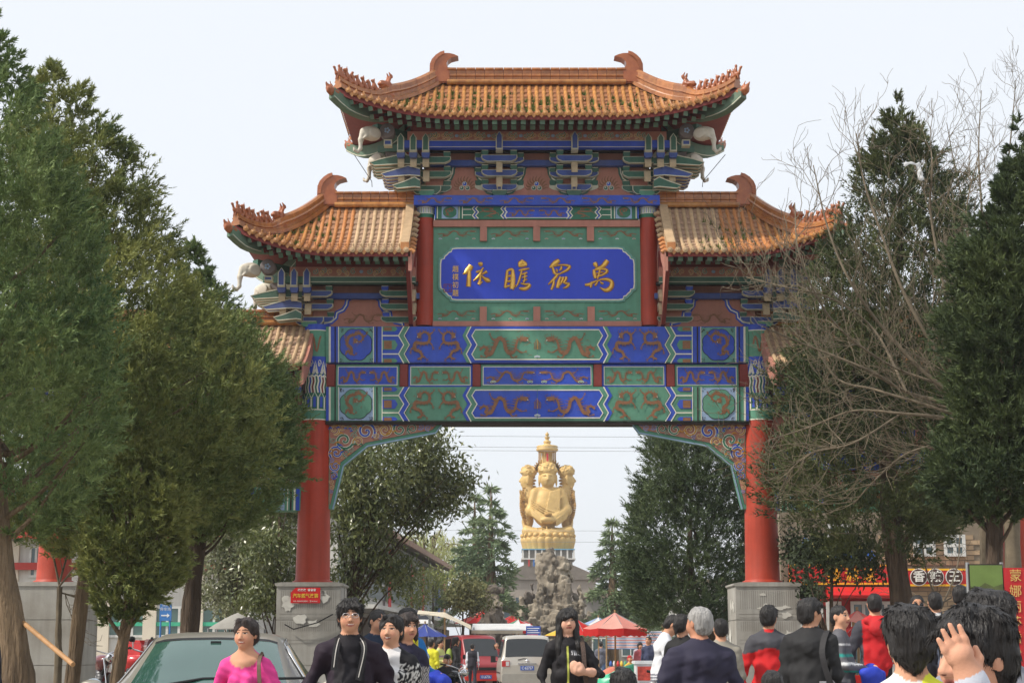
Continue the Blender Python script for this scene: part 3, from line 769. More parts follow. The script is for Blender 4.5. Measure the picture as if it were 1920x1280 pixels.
# ---------------- the big painted beams of the middle bay
BY=-.20
xb0=abs(gxx(613,650,BY))
def Z6(x,y): return gp(540+x/4.085,600+y/4.085,BY)
def both(mb,fn,pts,*a):
    q=[Z6(x,y) for x,y in pts]; fn(q,*a); fn([(-x,z) for x,z in q],*a)
PXW=.0092*1.0
def painted_beam(name,py0,py1,base,alt,y0,y1,center,medal_bg,medal_f):
    z1,z0=gz(py0,BY),gz(py1,BY)
    mb=MB(); mb.box(-xb0,xb0,BY,-BY,z0,z1,base); bm_=mb.build(name,gate)
    d=MB(); h=y1-y0; Y=lambda t:y0+h*t
    e=[BY-.004*i for i in range(1,9)]
    fl=lambda L,m:(lambda q:d.poly(q,e[L],m)); rb=lambda L,m,wd=.02:(lambda q:d.ribbon(q,wd,e[L],m))
    def rect(xa,xb,ta,tb,L,m): both(d,fl(L,m),[(xa,Y(ta)),(xb,Y(ta)),(xb,Y(tb)),(xa,Y(tb))])
    rect(291,313,0,1,0,alt); rect(313,328,0,1,1,white); rect(357,366,0,1,1,drk); rect(384,390,0,1,1,white)
    rect(390,652,.02,.98,0,medal_bg); rect(652,658,0,1,1,white); rect(676,686,0,1,1,drk); rect(718,724,0,1,1,white)
    # lobed medallion
    for sg in (1,):
        for L,k,m in ((2,1.04,drk),(3,1.0,medal_f)):
            c=(521,Y(.5)); pts=[]
            for i in range(64):
                a=2*math.pi*i/64; rr=(118+9*abs(math.sin(4*a)))*k; pts.append((c[0]+rr*math.cos(a)*.98,c[1]+rr*math.sin(a)*.98*h/285))
            both(d,fl(L,m),pts)
    for k in range(40):   # filigree in the corners
        a=random.choice((410,632))+random.uniform(-14,14); b=Y(random.choice((.08,.92))+random.uniform(-.06,.06))
        both(d,rb(1,drk,.006),[(a,b),(a+7,b+5),(a+3,b+10)])
    for sg in (1,-1):
        qa=[Z6(430,Y(.86)),Z6(612,Y(.12))]; xs=sorted((sg*qa[0][0],sg*qa[1][0]))
        dragon(d,xs[0],xs[1],qa[0][1],qa[1][1],e[4],1,sg<0)
    # fingers and chevrons
    zig=lambda x,dx:[(x,Y(0)),(x-dx,Y(.25)),(x,Y(.5)),(x-dx,Y(.75)),(x,Y(1))]
    for ta,tb in ((0,.13),(.37,.63),(.87,1)):
        both(d,fl(1,medal_f if base is not medal_f else alt),[(724,Y(ta)),(820,Y(ta)),(840,Y((ta+tb)/2)),(820,Y(tb)),(724,Y(tb))])
        both(d,fl(2,brown),[(735,Y(ta+.02)),(795,Y(ta+.02)),(795,Y(tb-.02)),(735,Y(tb-.02))])
    for t in (.25,.75): both(d,rb(2,white),[(724,Y(t)),(848,Y(t))])
    def chev(xa,xb,dx,L,m):
        A=zig(xa,dx); B=zig(xb,dx); both(d,fl(L,m),A+B[::-1])
    chev(887,930,40,1,alt); both(d,rb(3,white),zig(887,40)); both(d,rb(3,white,.014),zig(930,40))
    chev(1366,1402,-36,1,alt) if False else None
    zz=lambda x:[(x,Y(0)),(x-36,Y(.25)),(x+2,Y(.5)),(x-36,Y(.75)),(x,Y(1))]
    both(d,fl(1,alt),zz(1372)+zz(1402)[::-1]); both(d,rb(3,white),zz(1402))
    both(d,fl(1,drk),zz(930)+zz(934)[::-1])
    pl_=[(1908,Y(.09)),(1435,Y(.09)),(1408,Y(.25)),(1448,Y(.5)),(1408,Y(.76)),(1432,Y(.9)),(1908,Y(.9))]
    both(d,fl(1,center),pl_); both(d,rb(3,white),pl_)
    d.ribbon([(-xb0,z0+.012),(xb0,z0+.012)],.012,e[2],drk)
    # two dragons each side field, two long ones in the centre
    for sg in (1,-1):
        for a,b,st,fp in ((935,1125,2,True),(1150,1335,2,False)):
            q0,q1=Z6(a,Y(.95)),Z6(b,Y(.08)); xs=sorted((sg*q0[0],sg*q1[0])); dragon(d,xs[0],xs[1],q0[1],q1[1],e[4],st,fp!=(sg<0))
        q0,q1=Z6(1460,Y(.87)),Z6(1850,Y(.13)); xs=sorted((sg*q0[0],sg*q1[0])); dragon(d,xs[0],xs[1],q0[1],q1[1],e[4],0,sg<0)
    q=Z6(1908,Y(.5)); 
    for k in range(5): d.ribbon([(-.05+.025*k,q[1]-.08),(-.05+.025*k+.01,q[1]),(-.05+.025*k-.005,q[1]+.1-.03*abs(k-2))],.012,e[4],brown if k!=2 else ochre)
    cloud(d,0,Z6(1908,Y(.83))[1],.05,e[4],lblue)
    d.build('painted_decoration',bm_)
    return bm_
painted_beam('upper_beam',612,681,blue,green,50,330,green,teal,blue)
painted_beam('lower_beam',725,790,green,blue,512,775,blue,lblue,green)
# middle register: posts and recessed panels
z1,z0=gz(682,BY),gz(724,BY)
mb=MB(); mb.box(-xb0,xb0,BY+.08,-BY-.08,z0,z1,maroon); mr_=mb.build('panel_rail',gate)
for sg in (1,-1):
    for xa,xb in ((295,357),(858,916),(1415,1474)):
        a,b=Z6(xa,400)[0],Z6(xb,400)[0]; s_=MB(); s_.box(*sorted((sg*a,sg*b)),BY+.01,BY+.09,z0+.003,z1-.003,maroon); s_.build('post',mr_)
for xa,xb,bc,bd in ((366,852,blue,green),(922,1412,green,blue),(1478,2338,blue,green)):
    for sg in ((1,-1) if xa<1400 else (1,)):
        a,b=Z6(xa,400)[0],Z6(xb,400)[0]; x0,x1=sorted((sg*a,sg*b))
        p=MB(); p.box(x0,x1,BY+.05,BY+.10,z0+.002,z1-.002,bd); pn=p.build('panel',mr_)
        d=MB(); y=BY+.046
        d.poly([(x0+.03,z0+.025),(x1-.03,z0+.025),(x1-.03,z1-.035),(x0+.03,z1-.035)],y,white); d.poly([(x0+.045,z0+.04),(x1-.045,z0+.04),(x1-.045,z1-.05),(x0+.045,z1-.05)],y-.004,bc)
        m_=(x0+x1)/2; st=0 if xa>1400 else 2
        dragon(d,x0+.07,m_-.02,z0+.05,z1-.06,y-.01,0,False); dragon(d,m_+.02,x1-.07,z0+.05,z1-.06,y-.01,0,True)
        if xa>1400:
            for c in (-.75,-.12,.12,.75): cloud(d,m_+c,z0+.08,.05,y-.02,green)
        d.build('painted_decoration',pn)
# bolts and hooks under the beam
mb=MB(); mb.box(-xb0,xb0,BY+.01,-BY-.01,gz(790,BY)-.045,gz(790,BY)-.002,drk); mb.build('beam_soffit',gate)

# ---------------- corner brackets under the beam with carved scrolls
def Zq(x,y): return gp(540+x/5.819,780+y/5.819,-.09)
out_=[(450,72),(1690,78),(1610,182),(868,325),(605,540),(490,1012),(443,1012)]
for sg in (1,-1):
    cv=lambda P:[(sg*a,b) for a,b in (Zq(x,y) for x,y in P)]
    mb=MB(); mb.prism(cv(out_),-.09,.09,green); cb=mb.build('corner_bracket',gate)
    d=MB(); e=[-.094-.004*i for i in range(8)]
    inner=[(455,78),(1640,80),(1575,150),(850,290),(575,505),(465,960),(452,960)]
    d.poly(cv(inner),e[0],pink)
    d.ribbon(cv([(1690,78),(1610,182),(868,325),(605,540),(490,1012)]),.022,e[2],lblue); d.ribbon(cv(inner[1:6]),.01,e[1],dgreen)
    colr=[dgreen,blue,ochre]; rs=random.Random(3); placed=[]
    poly=[(455,85),(1640,82),(1560,150),(845,285),(572,500),(466,940),(455,940)]
    def inside(x,y,m_=0):
        c=False; n_=len(poly); j=n_-1
        for i in range(n_):
            if (poly[i][1]>y)!=(poly[j][1]>y) and x<(poly[j][0]-poly[i][0])*(y-poly[i][1])/(poly[j][1]-poly[i][1])+poly[i][0]: c=not c
            j=i
        return c
    for r_ in (105,80,60,46,36,28,22):
        for tr_ in range(1200):
            x=rs.uniform(460,1600); y=rs.uniform(90,900)
            if all(inside(x+r_*.74*math.cos(q),y+r_*.74*math.sin(q)) for q in np.linspace(0,6.28,9)) and all(math.hypot(x-a_,y-b_)>(r_+c_)*.82 for a_,b_,c_ in placed): placed.append((x,y,r_))
            if len(placed)>(2 if r_>100 else 120): break
    for i,(x,y,r_) in enumerate(placed):
        p=cv([(x,y)])[0]; scroll(d,p,r_/5.819*PXW*.98,e[3]-.0012*(i%5),colr[i%3 if r_<90 else i%2],1 if i%2 else -1,rs.uniform(0,6),1.45,wd=r_/5.819*PXW*.26)
        if r_>40:
            for q in range(3):
                a_=rs.uniform(0,6.28); c_=cv([(x+r_*.75*math.cos(a_),y+r_*.75*math.sin(a_))])[0]; l_=r_*.0006
                d.ribbon(catmull([(c_[0]-l_,c_[1]-l_*.5),(c_[0],c_[1]+l_*.4),(c_[0]+l_,c_[1]-l_*.2)],4),[.004,.01,.016,.022,.026,.022,.016,.01,.004],e[6]-.0008*(i%4),rs.choice((ochre,blue,dgreen,ochre)))
    d.build('painted_scrollwork',cb)

# ---------------- upper storey: red posts, plaque, rails, panels
def Z5(x,y): return gp(760+x/3.84,350+y/3.84,-.12)
zA,zB=gz(611,-.12),gz(412,-.12)
for sg in (1,-1):
    mb=MB(); mb.lathe([(.165,gz(612)),(.15,gz(410))],red,24,(sg*XU,0,0)); mb.build('upper_column',gate)
    mb=MB(); mb.lathe([(.155,gz(411)),(.155,gz(404))],dgreen,24,(sg*XU,0,0)); mb.lathe([(.158,gz(404)),(.158,gz(391))],white,24,(sg*XU,0,0)); mb.lathe([(.16,gz(391)),(.16,gz(385))],blue,24,(sg*XU,0,0))
    for k in range(-8,9):
        a=k*.2; mb.ribbon([(sg*XU+.161*math.sin(a),gz(403)),(sg*XU+.161*math.sin(a),gz(393))],.008,-.163*math.cos(a),blue if k%2 else dgreen)
    mb.build('upper_column_head',gate)
xw=abs(gxx(812,500,-.12))
mb=MB(); mb.box(-xw,xw,-.06,.06,zA,zB,green); board=mb.build('name_board',gate)
for (ya,yb) in ((240,287),(967,1003)):
    a,b=gz(350+ya/3.84,-.12),gz(350+yb/3.84,-.12); mb=MB(); mb.box(-xw,xw,-.12,-.055,b,a,pink); mb.build('rail',board)
for (ya,yb) in ((287,390),(862,967)):
    a,b=gz(350+ya/3.84,-.12),gz(350+yb/3.84,-.12)
    for x0,x1 in ((537,587),(921,971),(1309,1360)):
        q0,q1=Z5(x0,500)[0],Z5(x1,500)[0]; mb=MB(); mb.box(q0,q1,-.118,-.056,b+.002,a-.002,pink); mb.build('stile',board)
    d=MB()
    for i,(x0,x1) in enumerate(((212,530),(595,915),(978,1303),(1368,1688))):
        q0,q1=Z5(x0,500)[0],Z5(x1,500)[0]; dragon(d,q0+.04,q1-.04,b+.08,a-.03,-.066,0,i>1)
        for k in range(3): cloud(d,q0+(q1-q0)*(.12+.38*k),b+.05,.03,-.068,[blue,lblue,maroon][(k+i)%3])
    d.build('painted_panels',board)
# plaque with notched corners
def notched(x0,x1,z0,z1,c):
    pts=[]
    for sx,sz,cx_,cz_ in ((-1,-1,x0,z0),(1,-1,x1,z0),(1,1,x1,z1),(-1,1,x0,z1)):
        loc=[(1.0,0),(.72,.04),(.66,.22),(.52,.26),(.40,.40),(.26,.52),(.22,.66),(.04,.72),(0,1.0)]
        # from horizontal edge to vertical edge around this corner
        q=[(cx_-sx*a*c,cz_-sz*b*c) for a,b in loc]
        if (sx,sz) in ((1,-1),(-1,1)): pts+=q
        else: pts+=q[::-1]
    return pts
p0,p1=Z5(235,827),Z5(1662,425)
for i,(g_,m_,th) in enumerate(((0,teal,.085),(.028,white,.092),(.062,None,.0))):
    q=notched(p0[0]+g_,p1[0]-g_,p0[1]+g_,p1[1]-g_,.29)
    if m_: mb=MB(); mb.prism(q,-th,-.05,m_); mb.build('plaque_frame' if i==0 else 'plaque_bead',board)
plb=mat('plaque_blue', S(44,72,204), .5, .06, 1.5, streak=.06)
mb=MB(); mb.prism(notched(p0[0]+.05,p1[0]-.05,p0[1]+.05,p1[1]-.05,.27),-.096,-.05,plb); plaque=mb.build('plaque',board)
# brushed gilt characters
def Zc(x,y): return gp(820+x/5.053,420+y/5.053,-.11)
goldE=mat('gilt_edge', S(150,92,48), .5, .1, 20)
CH={ 'a':[([(322,390),(300,425),(270,455),(243,474)],[30,38,26,6]),([(303,440),(300,500),(294,592)],[18,26,30]),([(388,368),(410,377),(430,374)],[10,30,16]),
     ([(437,412),(415,440),(385,450),(365,453)],[10,14,16,10]),([(425,440),(400,480),(370,515),(340,537)],[12,18,16,5]),([(407,478),(405,530),(392,572)],[12,16,20]),([(392,572),(410,560),(430,543)],[16,10,4]),([(470,448),(445,462),(425,478)],[20,14,8]),([(415,485),(445,512),(475,530),(502,543)],[8,18,30,10])],
  'b':[([(662,440),(655,520),(640,602)],[16,20,14]),([(655,445),(690,430),(718,428)],[12,18,14]),([(714,428),(716,520),(708,615)],[18,32,30]),([(662,495),(690,490),(705,488)],[10,14,10]),([(657,545),(685,540),(705,538)],[10,14,10]),([(640,603),(665,588),(700,580)],[12,14,8]),([(708,615),(725,600),(740,575)],[22,10,4]),
     ([(806,338),(790,370),(772,400)],[10,34,10]),([(806,342),(825,375),(845,392)],[10,34,20]),([(770,402),(805,392),(850,388)],[10,22,10]),([(770,440),(815,430),(872,420)],[8,18,8]),([(800,440),(785,500),(765,560),(742,600)],[12,14,12,4]),
     ([(800,478),(825,468),(852,458)],[8,14,10]),([(803,508),(830,498),(852,490)],[8,14,8]),([(808,540),(832,530),(852,522)],[6,12,8]),([(830,470),(826,530),(815,560)],[10,12,8]),([(790,560),(830,570),(875,568)],[8,14,16]),([(875,568),(868,590),(835,610),(800,612),(775,606)],[18,22,24,20,8])],
  'c':[([(1155,340),(1125,362),(1090,392),(1064,412)],[24,34,28,10]),([(1090,405),(1102,440),(1112,468)],[14,18,20]),([(1105,400),(1160,388),(1215,388),(1252,402),(1235,430),(1190,455),(1160,470)],[8,10,14,20,18,14,8]),([(1110,470),(1140,474),(1170,468)],[16,14,8]),([(1125,425),(1135,440),(1132,455)],[6,12,6]),([(1175,400),(1172,425),(1155,440)],[10,16,8]),
     ([(1140,480),(1105,520),(1050,572)],[16,20,6]),([(1105,520),(1100,570),(1080,622)],[10,18,14]),([(1165,495),(1150,550),(1138,605)],[10,22,22]),([(1150,530),(1165,515),(1190,505)],[6,10,14]),([(1195,500),(1180,545),(1150,590)],[14,16,5]),([(1222,498),(1215,530),(1195,560)],[16,18,8]),([(1190,545),(1215,560),(1255,568)],[8,16,20]),([(1250,570),(1225,595),(1190,608)],[18,16,5])],
  'd':[([(1490,362),(1500,385),(1512,408)],[24,28,14]),([(1612,343),(1590,375),(1565,400),(1520,420),(1490,428)],[30,32,26,20,8]),([(1482,430),(1490,470),(1498,515)],[14,24,18]),([(1485,440),(1540,425),(1590,428),(1608,446),(1585,470),(1540,490),(1505,500)],[8,14,18,20,16,12,8]),([(1545,405),(1535,460),(1518,520)],[10,14,10]),([(1500,470),(1540,458),(1575,455)],[6,10,6]),
     ([(1398,575),(1440,570),(1490,545),(1545,530)],[14,20,14,10]),([(1465,545),(1458,575),(1452,602)],[10,16,10]),([(1520,545),(1500,575),(1490,580)],[8,14,8]),([(1540,525),(1600,522),(1645,540),(1655,575),(1635,610),(1600,625),(1570,618),(1540,598)],[8,20,24,28,30,26,16,4]),([(1545,545),(1560,560),(1575,562)],[8,14,8])]}
for k_,strokes in CH.items():
    mb=MB()
    for i,(pts,wd) in enumerate(strokes):
        n=6; P=catmull(pts,n); Wd=[x[0] for x in catmull([(q,0) for q in wd],n)]; s_=PXW/5.053
        P=[Zc(*q) for q in P]; Wd=[max(4,q*1.22)*s_ for q in Wd]
        mb.ribbon(P,[q*1.25+.008 for q in Wd],-.0985-.0002*i,goldE)
        # raised body of the stroke: a low ridge
        v=[]
        for j,(x,z) in enumerate(P):
            a=P[max(j-1,0)];b=P[min(j+1,len(P)-1)]; d_=Vector((b[0]-a[0],b[1]-a[1])); d_=d_.normalized() if d_.length else Vector((1,0)); q=Vector((-d_.y,d_.x))*Wd[j]/2
            v.append([(x+q.x,-.1005-.0003*i,z+q.y),(x+q.x*.45,-.115-.0003*i,z+q.y*.45),(x-q.x*.45,-.115-.0003*i,z-q.y*.45),(x-q.x,-.1005-.0003*i,z-q.y)])
        mb.grid(v,gold); mb.add(v[0],[(0,1,2,3)],gold); mb.add(v[-1],[(0,1,2,3)],gold)
    mb.build('gilt_character',plaque)
for i,ch in enumerate('趙樸初題'):
    x,z=Zc(172,428+76*i); text(ch,.125,gold,'gilt_signature',plaque,(x,-.1,z),.004,sx=.9)
x,z=Zc(98,605); mb=MB(); o_=.065
for a,b,c_,d_ in ((-o_,-o_,o_,-o_),(o_,-o_,o_,o_),(o_,o_,-o_,o_),(-o_,o_,-o_,-o_)): mb.ribbon([(x+a,z+b),(x+c_,z+d_)],.012,-.099,maroon)
for a,b in ((-.03,.03),(.03,.03),(-.03,-.03),(.03,-.03)):
    mb.ribbon([(x+a-.02,z+b),(x+a+.02,z+b)],.008,-.0985,maroon); mb.ribbon([(x+a,z+b-.022),(x+a,z+b+.022)],.008,-.0988,maroon)
mb.build('red_seal',plaque)
# lintel and dragon beam over the plaque
zl0,zl1=gz(411,-.14),gz(385,-.14); xl=abs(gxx(815,400,-.14))
mb=MB(); mb.box(-xl,xl,-.14,.14,zl0,zl1,dgreen); li=mb.build('lintel',gate)
d=MB(); h=zl1-zl0; e=-.144
for sg in (1,-1):
    L=lambda a,b,y,m:d.poly([(sg*gxx(760+a/3.84,400,-.14),zl0+.01),(sg*gxx(760+b/3.84,400,-.14),zl0+.01),(sg*gxx(760+b/3.84,400,-.14),zl1-.01),(sg*gxx(760+a/3.84,400,-.14),zl1-.01)],y,m)
    L(212,222,e,blue); L(228,234,e,white); L(262,378,e,lblue); L(384,390,e,white); L(408,414,e,white)
    c=(sg*gxx(760+320/3.84,400,-.14),(zl0+zl1)/2); d.poly([(c[0]+.115*math.cos(t)*(1+.06*abs(math.sin(4*t))),c[1]+.105*math.sin(t)) for t in np.linspace(0,6.283,40)[:-1]],e-.004,dgreen)
    dragon(d,c[0]-.08,c[0]+.08,c[1]-.08,c[1]+.08,e-.008,1)
    for t in (.3,.7): d.ribbon([(sg*gxx(760+414/3.84,400,-.14),zl0+h*t),(sg*gxx(760+475/3.84,400,-.14),zl0+h*t)],.014,e-.002,white)
    for a,m_ in ((482,white),(494,blue),(506,white),(688,white),(700,blue),(712,white)):
        q=gxx(760+a/3.84,400,-.14); dx=.05*(1 if a<600 else 1)
        d.ribbon([(sg*(q+dx),zl0+.008),(sg*q,zl0+h*.25),(sg*(q+dx),zl0+h*.5),(sg*q,zl0+h*.75),(sg*(q+dx),zl1-.008)],.02,e-.003-(.002 if m_ is white else 0),m_)
    qa,qb=sorted((sg*gxx(760+525/3.84,400,-.14),sg*gxx(760+675/3.84,400,-.14))); dragon(d,qa,qb,zl0+.03,zl1-.03,e-.004,2,sg<0)
q=gxx(760+716/3.84,400,-.14); d.poly([(q,zl0+.02),(-q,zl0+.02),(-q,zl1-.025),(q,zl1-.025)],e-.001,white); d.poly([(q+.02,zl0+.032),(-q-.02,zl0+.032),(-q-.02,zl1-.037),(q+.02,zl1-.037)],e-.004,blue)
dragon(d,q+.06,-.03,zl0+.04,zl1-.05,e-.008,0); dragon(d,.03,-q-.06,zl0+.04,zl1-.05,e-.008,0,True)
d.build('painted_decoration',li)
zd0,zd1=gz(384,-.26),gz(366,-.26); xd=abs(gxx(776,375,-.26))
mb=MB(); mb.box(-xd,xd,-.26,.26,zd0,zd1,blue); db=mb.build('dragon_beam',gate)
d=MB()
for k in range(6):
    a=-xd+2*xd*k/6; dragon(d,a+.06,a+2*xd/6-.04,zd0+.015,zd1-.015,-.265,0,k>2)
d.build('painted_decoration',db)
# ============================================================= bracket storeys (front, back and ends)
def arm_outline(w,h,drop=.45):
    "boat-shaped bracket arm, (x,z) with its top at z=h"
    c=w*.16
    return [(-w/2,h),(-w/2,h*.55),(-w/2+c*.35,h*.25),(-w/2+c,0),(w/2-c,0),(w/2-c*.35,h*.25),(w/2,h*.55),(w/2,h)]
def put_arm(mb,x,z,y0,y1,w,h,mf,ax='y'):
    o=arm_outline(w,h); f=[(a+x,b+z) for a,b in o]
    mb.prism(f,y0,y1,bline if mf is not tan else tan)
    k=[(x+(a)*(1-.022/w*1.2),z+h*.5+(b-h*.5)*(1-.02/h)) for a,b in o]
    s_=-1 if y0<y1 else 1
    mb.poly(k,y0+.004*s_,mf)
def block(mb,x,y,z,w,h,m):
    pts=[(-w*.36,0),(-w/2,h*.45),(-w/2,h),(w/2,h),(w/2,h*.45),(w*.36,0)]
    mb.prism([(x+a,z+b) for a,b in pts],y-w*.45,y+w*.45,m)
    mb.ribbon([(x-w*.46,z+h-.008),(x+w*.46,z+h-.008)],.012,y-w*.45-.004,bline)
def beak(mb,x,z,y0,y1,w,h,m,mt):
    "projecting beam-end: straight arm with a drooping pale tip, pointing to y1"
    s_=-1 if y1<y0 else 1
    prof=[(y0,0),(y1+s_*-.10,0),(y1,-.10),(y1+s_*.02,-.02),(y1-s_*.02,h*.7),(y1-s_*.10,h),(y0,h)]
    mb.prism([(a,z+b) for a,b in prof],x-w/2,x+w/2,mt,axis='x',mside=mt)
def bracket_mesh(hgt,scale,m1,m2,three=False):
    """one bracket set seen from the front: three tiers stepping outwards; front is -y, base at z=0"""
    parts={}
    t=hgt/3.15; st=.17
    mb=MB(); block(mb,0,-.02,0,.26*scale,t*.42,m2); parts['base_block']=mb
    for k in range(3):
        z=t*.40+t*.92*k; y=-.05-st*k
        mb=MB(); put_arm(mb,0,z,y-.05,y+.05,.62*scale,t*.50,m1); parts['front_arm%d'%k]=mb
        mb=MB(); put_arm(mb,0,z+.02,y+.12,y+.2,.86*scale,t*.46,m1); parts['rear_arm%d'%k]=mb
        for q_,(x,dy,w_) in enumerate(((-.25,0,.12),(.25,0,.12),(-.37,.16,.11),(.37,.16,.11))):
            mb=MB(); block(mb,x*scale,y+dy,z+t*.51,w_*scale,t*.37,m2); parts['bearing_block%d%d'%(k,q_)]=mb
        if k<2:
            mb=MB(); beak(mb,0,z+t*.52,y+.15,y-.22,.105,t*.52,m1,tan)
            parts['beak%d'%k]=mb
    mb=MB()   # pointed head at the top
    z=hgt-t*.25; y=-.58
    pts=[(-.06,0),(.06,0),(.06,.24),(0,.32),(-.06,.24)]
    mb.prism([(a,z+b) for a,b in pts],y-.08,y+.2,bline); mb.poly([(a*.7,z+.02+b*.9) for a,b in pts],y-.084,m1); parts['pointed_head']=mb
    mb=MB(); pts=[(-.045,0),(.045,0),(.045,.2),(-.045,.2)]
    mb.prism([(a,t*.42+b) for a,b in pts],-.16,-.1,bline); mb.poly([(a*.6,t*.44+b*.9) for a,b in pts],-.164,m1); parts['foot_tenon']=mb
    return {k.rstrip('0123'):None for k in parts}, {k:v.mesh(k.rstrip('0123')) for k,v in parts.items()}
CACHE={}
def bracket_set(x,y,z,hgt,scale,m1,m2,rotz=0,key=None):
    key=(round(hgt,3),scale,m1.name)
    if key not in CACHE: CACHE[key]=bracket_mesh(hgt,scale,m1,m2)[1]
    root=CACHE[key]['base_block']
    r=link('bracket_set',root,gate,(x,y,z),rotz)
    for k,me in CACHE[key].items():
        if k!='base_block': link(k.rstrip('0123'),me,r)
    return r
ELE=None
def elephant():
    s=Sculpt(.03)
    s.ell((0,0,0),(.17,.10,.13),0).ell((-.10,0,-.01),(.09,.085,.11),0)
    s.cap((-.16,0,.02),(-.20,0,-.14),.055,.045,0).cap((-.20,0,-.14),(-.205,0,-.30),.042,.03,0).cap((-.205,0,-.30),(-.25,0,-.36),.03,.025,0).cap((-.25,0,-.36),(-.31,0,-.34),.025,.02,0).cap((-.31,0,-.34),(-.325,0,-.30),.02,.018,0)
    s.cap((-.12,.06,-.08),(-.20,.08,-.14),.02,.006,0).cap((-.12,-.06,-.08),(-.20,-.08,-.14),.02,.006,0)
    for q in (-1,1): s.ell((.03,q*.1,-.01),(.10,.02,.10),0); s.cut((-.08,q*.10,.03),(.02,.02,.012))
    return s.mesh('elephant_head',.012,[mat('elephant_white',S(214,208,194),.55,.1,8,dust=(*S(160,150,135),.5))])
ELE=elephant()
def frieze(mb,x0,x1,z0,z1,y,npat):
    for k in range(npat):
        c=x0+(x1-x0)*(k+.5)/npat; w=(x1-x0)/npat*.36; h=(z1-z0)
        for sg in (1,-1):
            for a,b in ((.22,.5),(.55,.66),(.62,.30),(.98,.52)):
                scroll(mb,(c+sg*w*a,z0+h*b),h*.40,y,[blue,dgreen,ochre,blue][int(a*10)%4],sg,1.2 if b>.5 else 4.4,1.3,wd=h*.13,line=white)
    for k in range(npat+1):
        c=x0+(x1-x0)*k/npat
        if x0+.1<c<x1-.1: mb.poly([(c+.035*math.cos(t),(z0+z1)/2+.03*math.sin(t)) for t in np.linspace(0,6.28,9)[:-1]],y-.003,lblue)
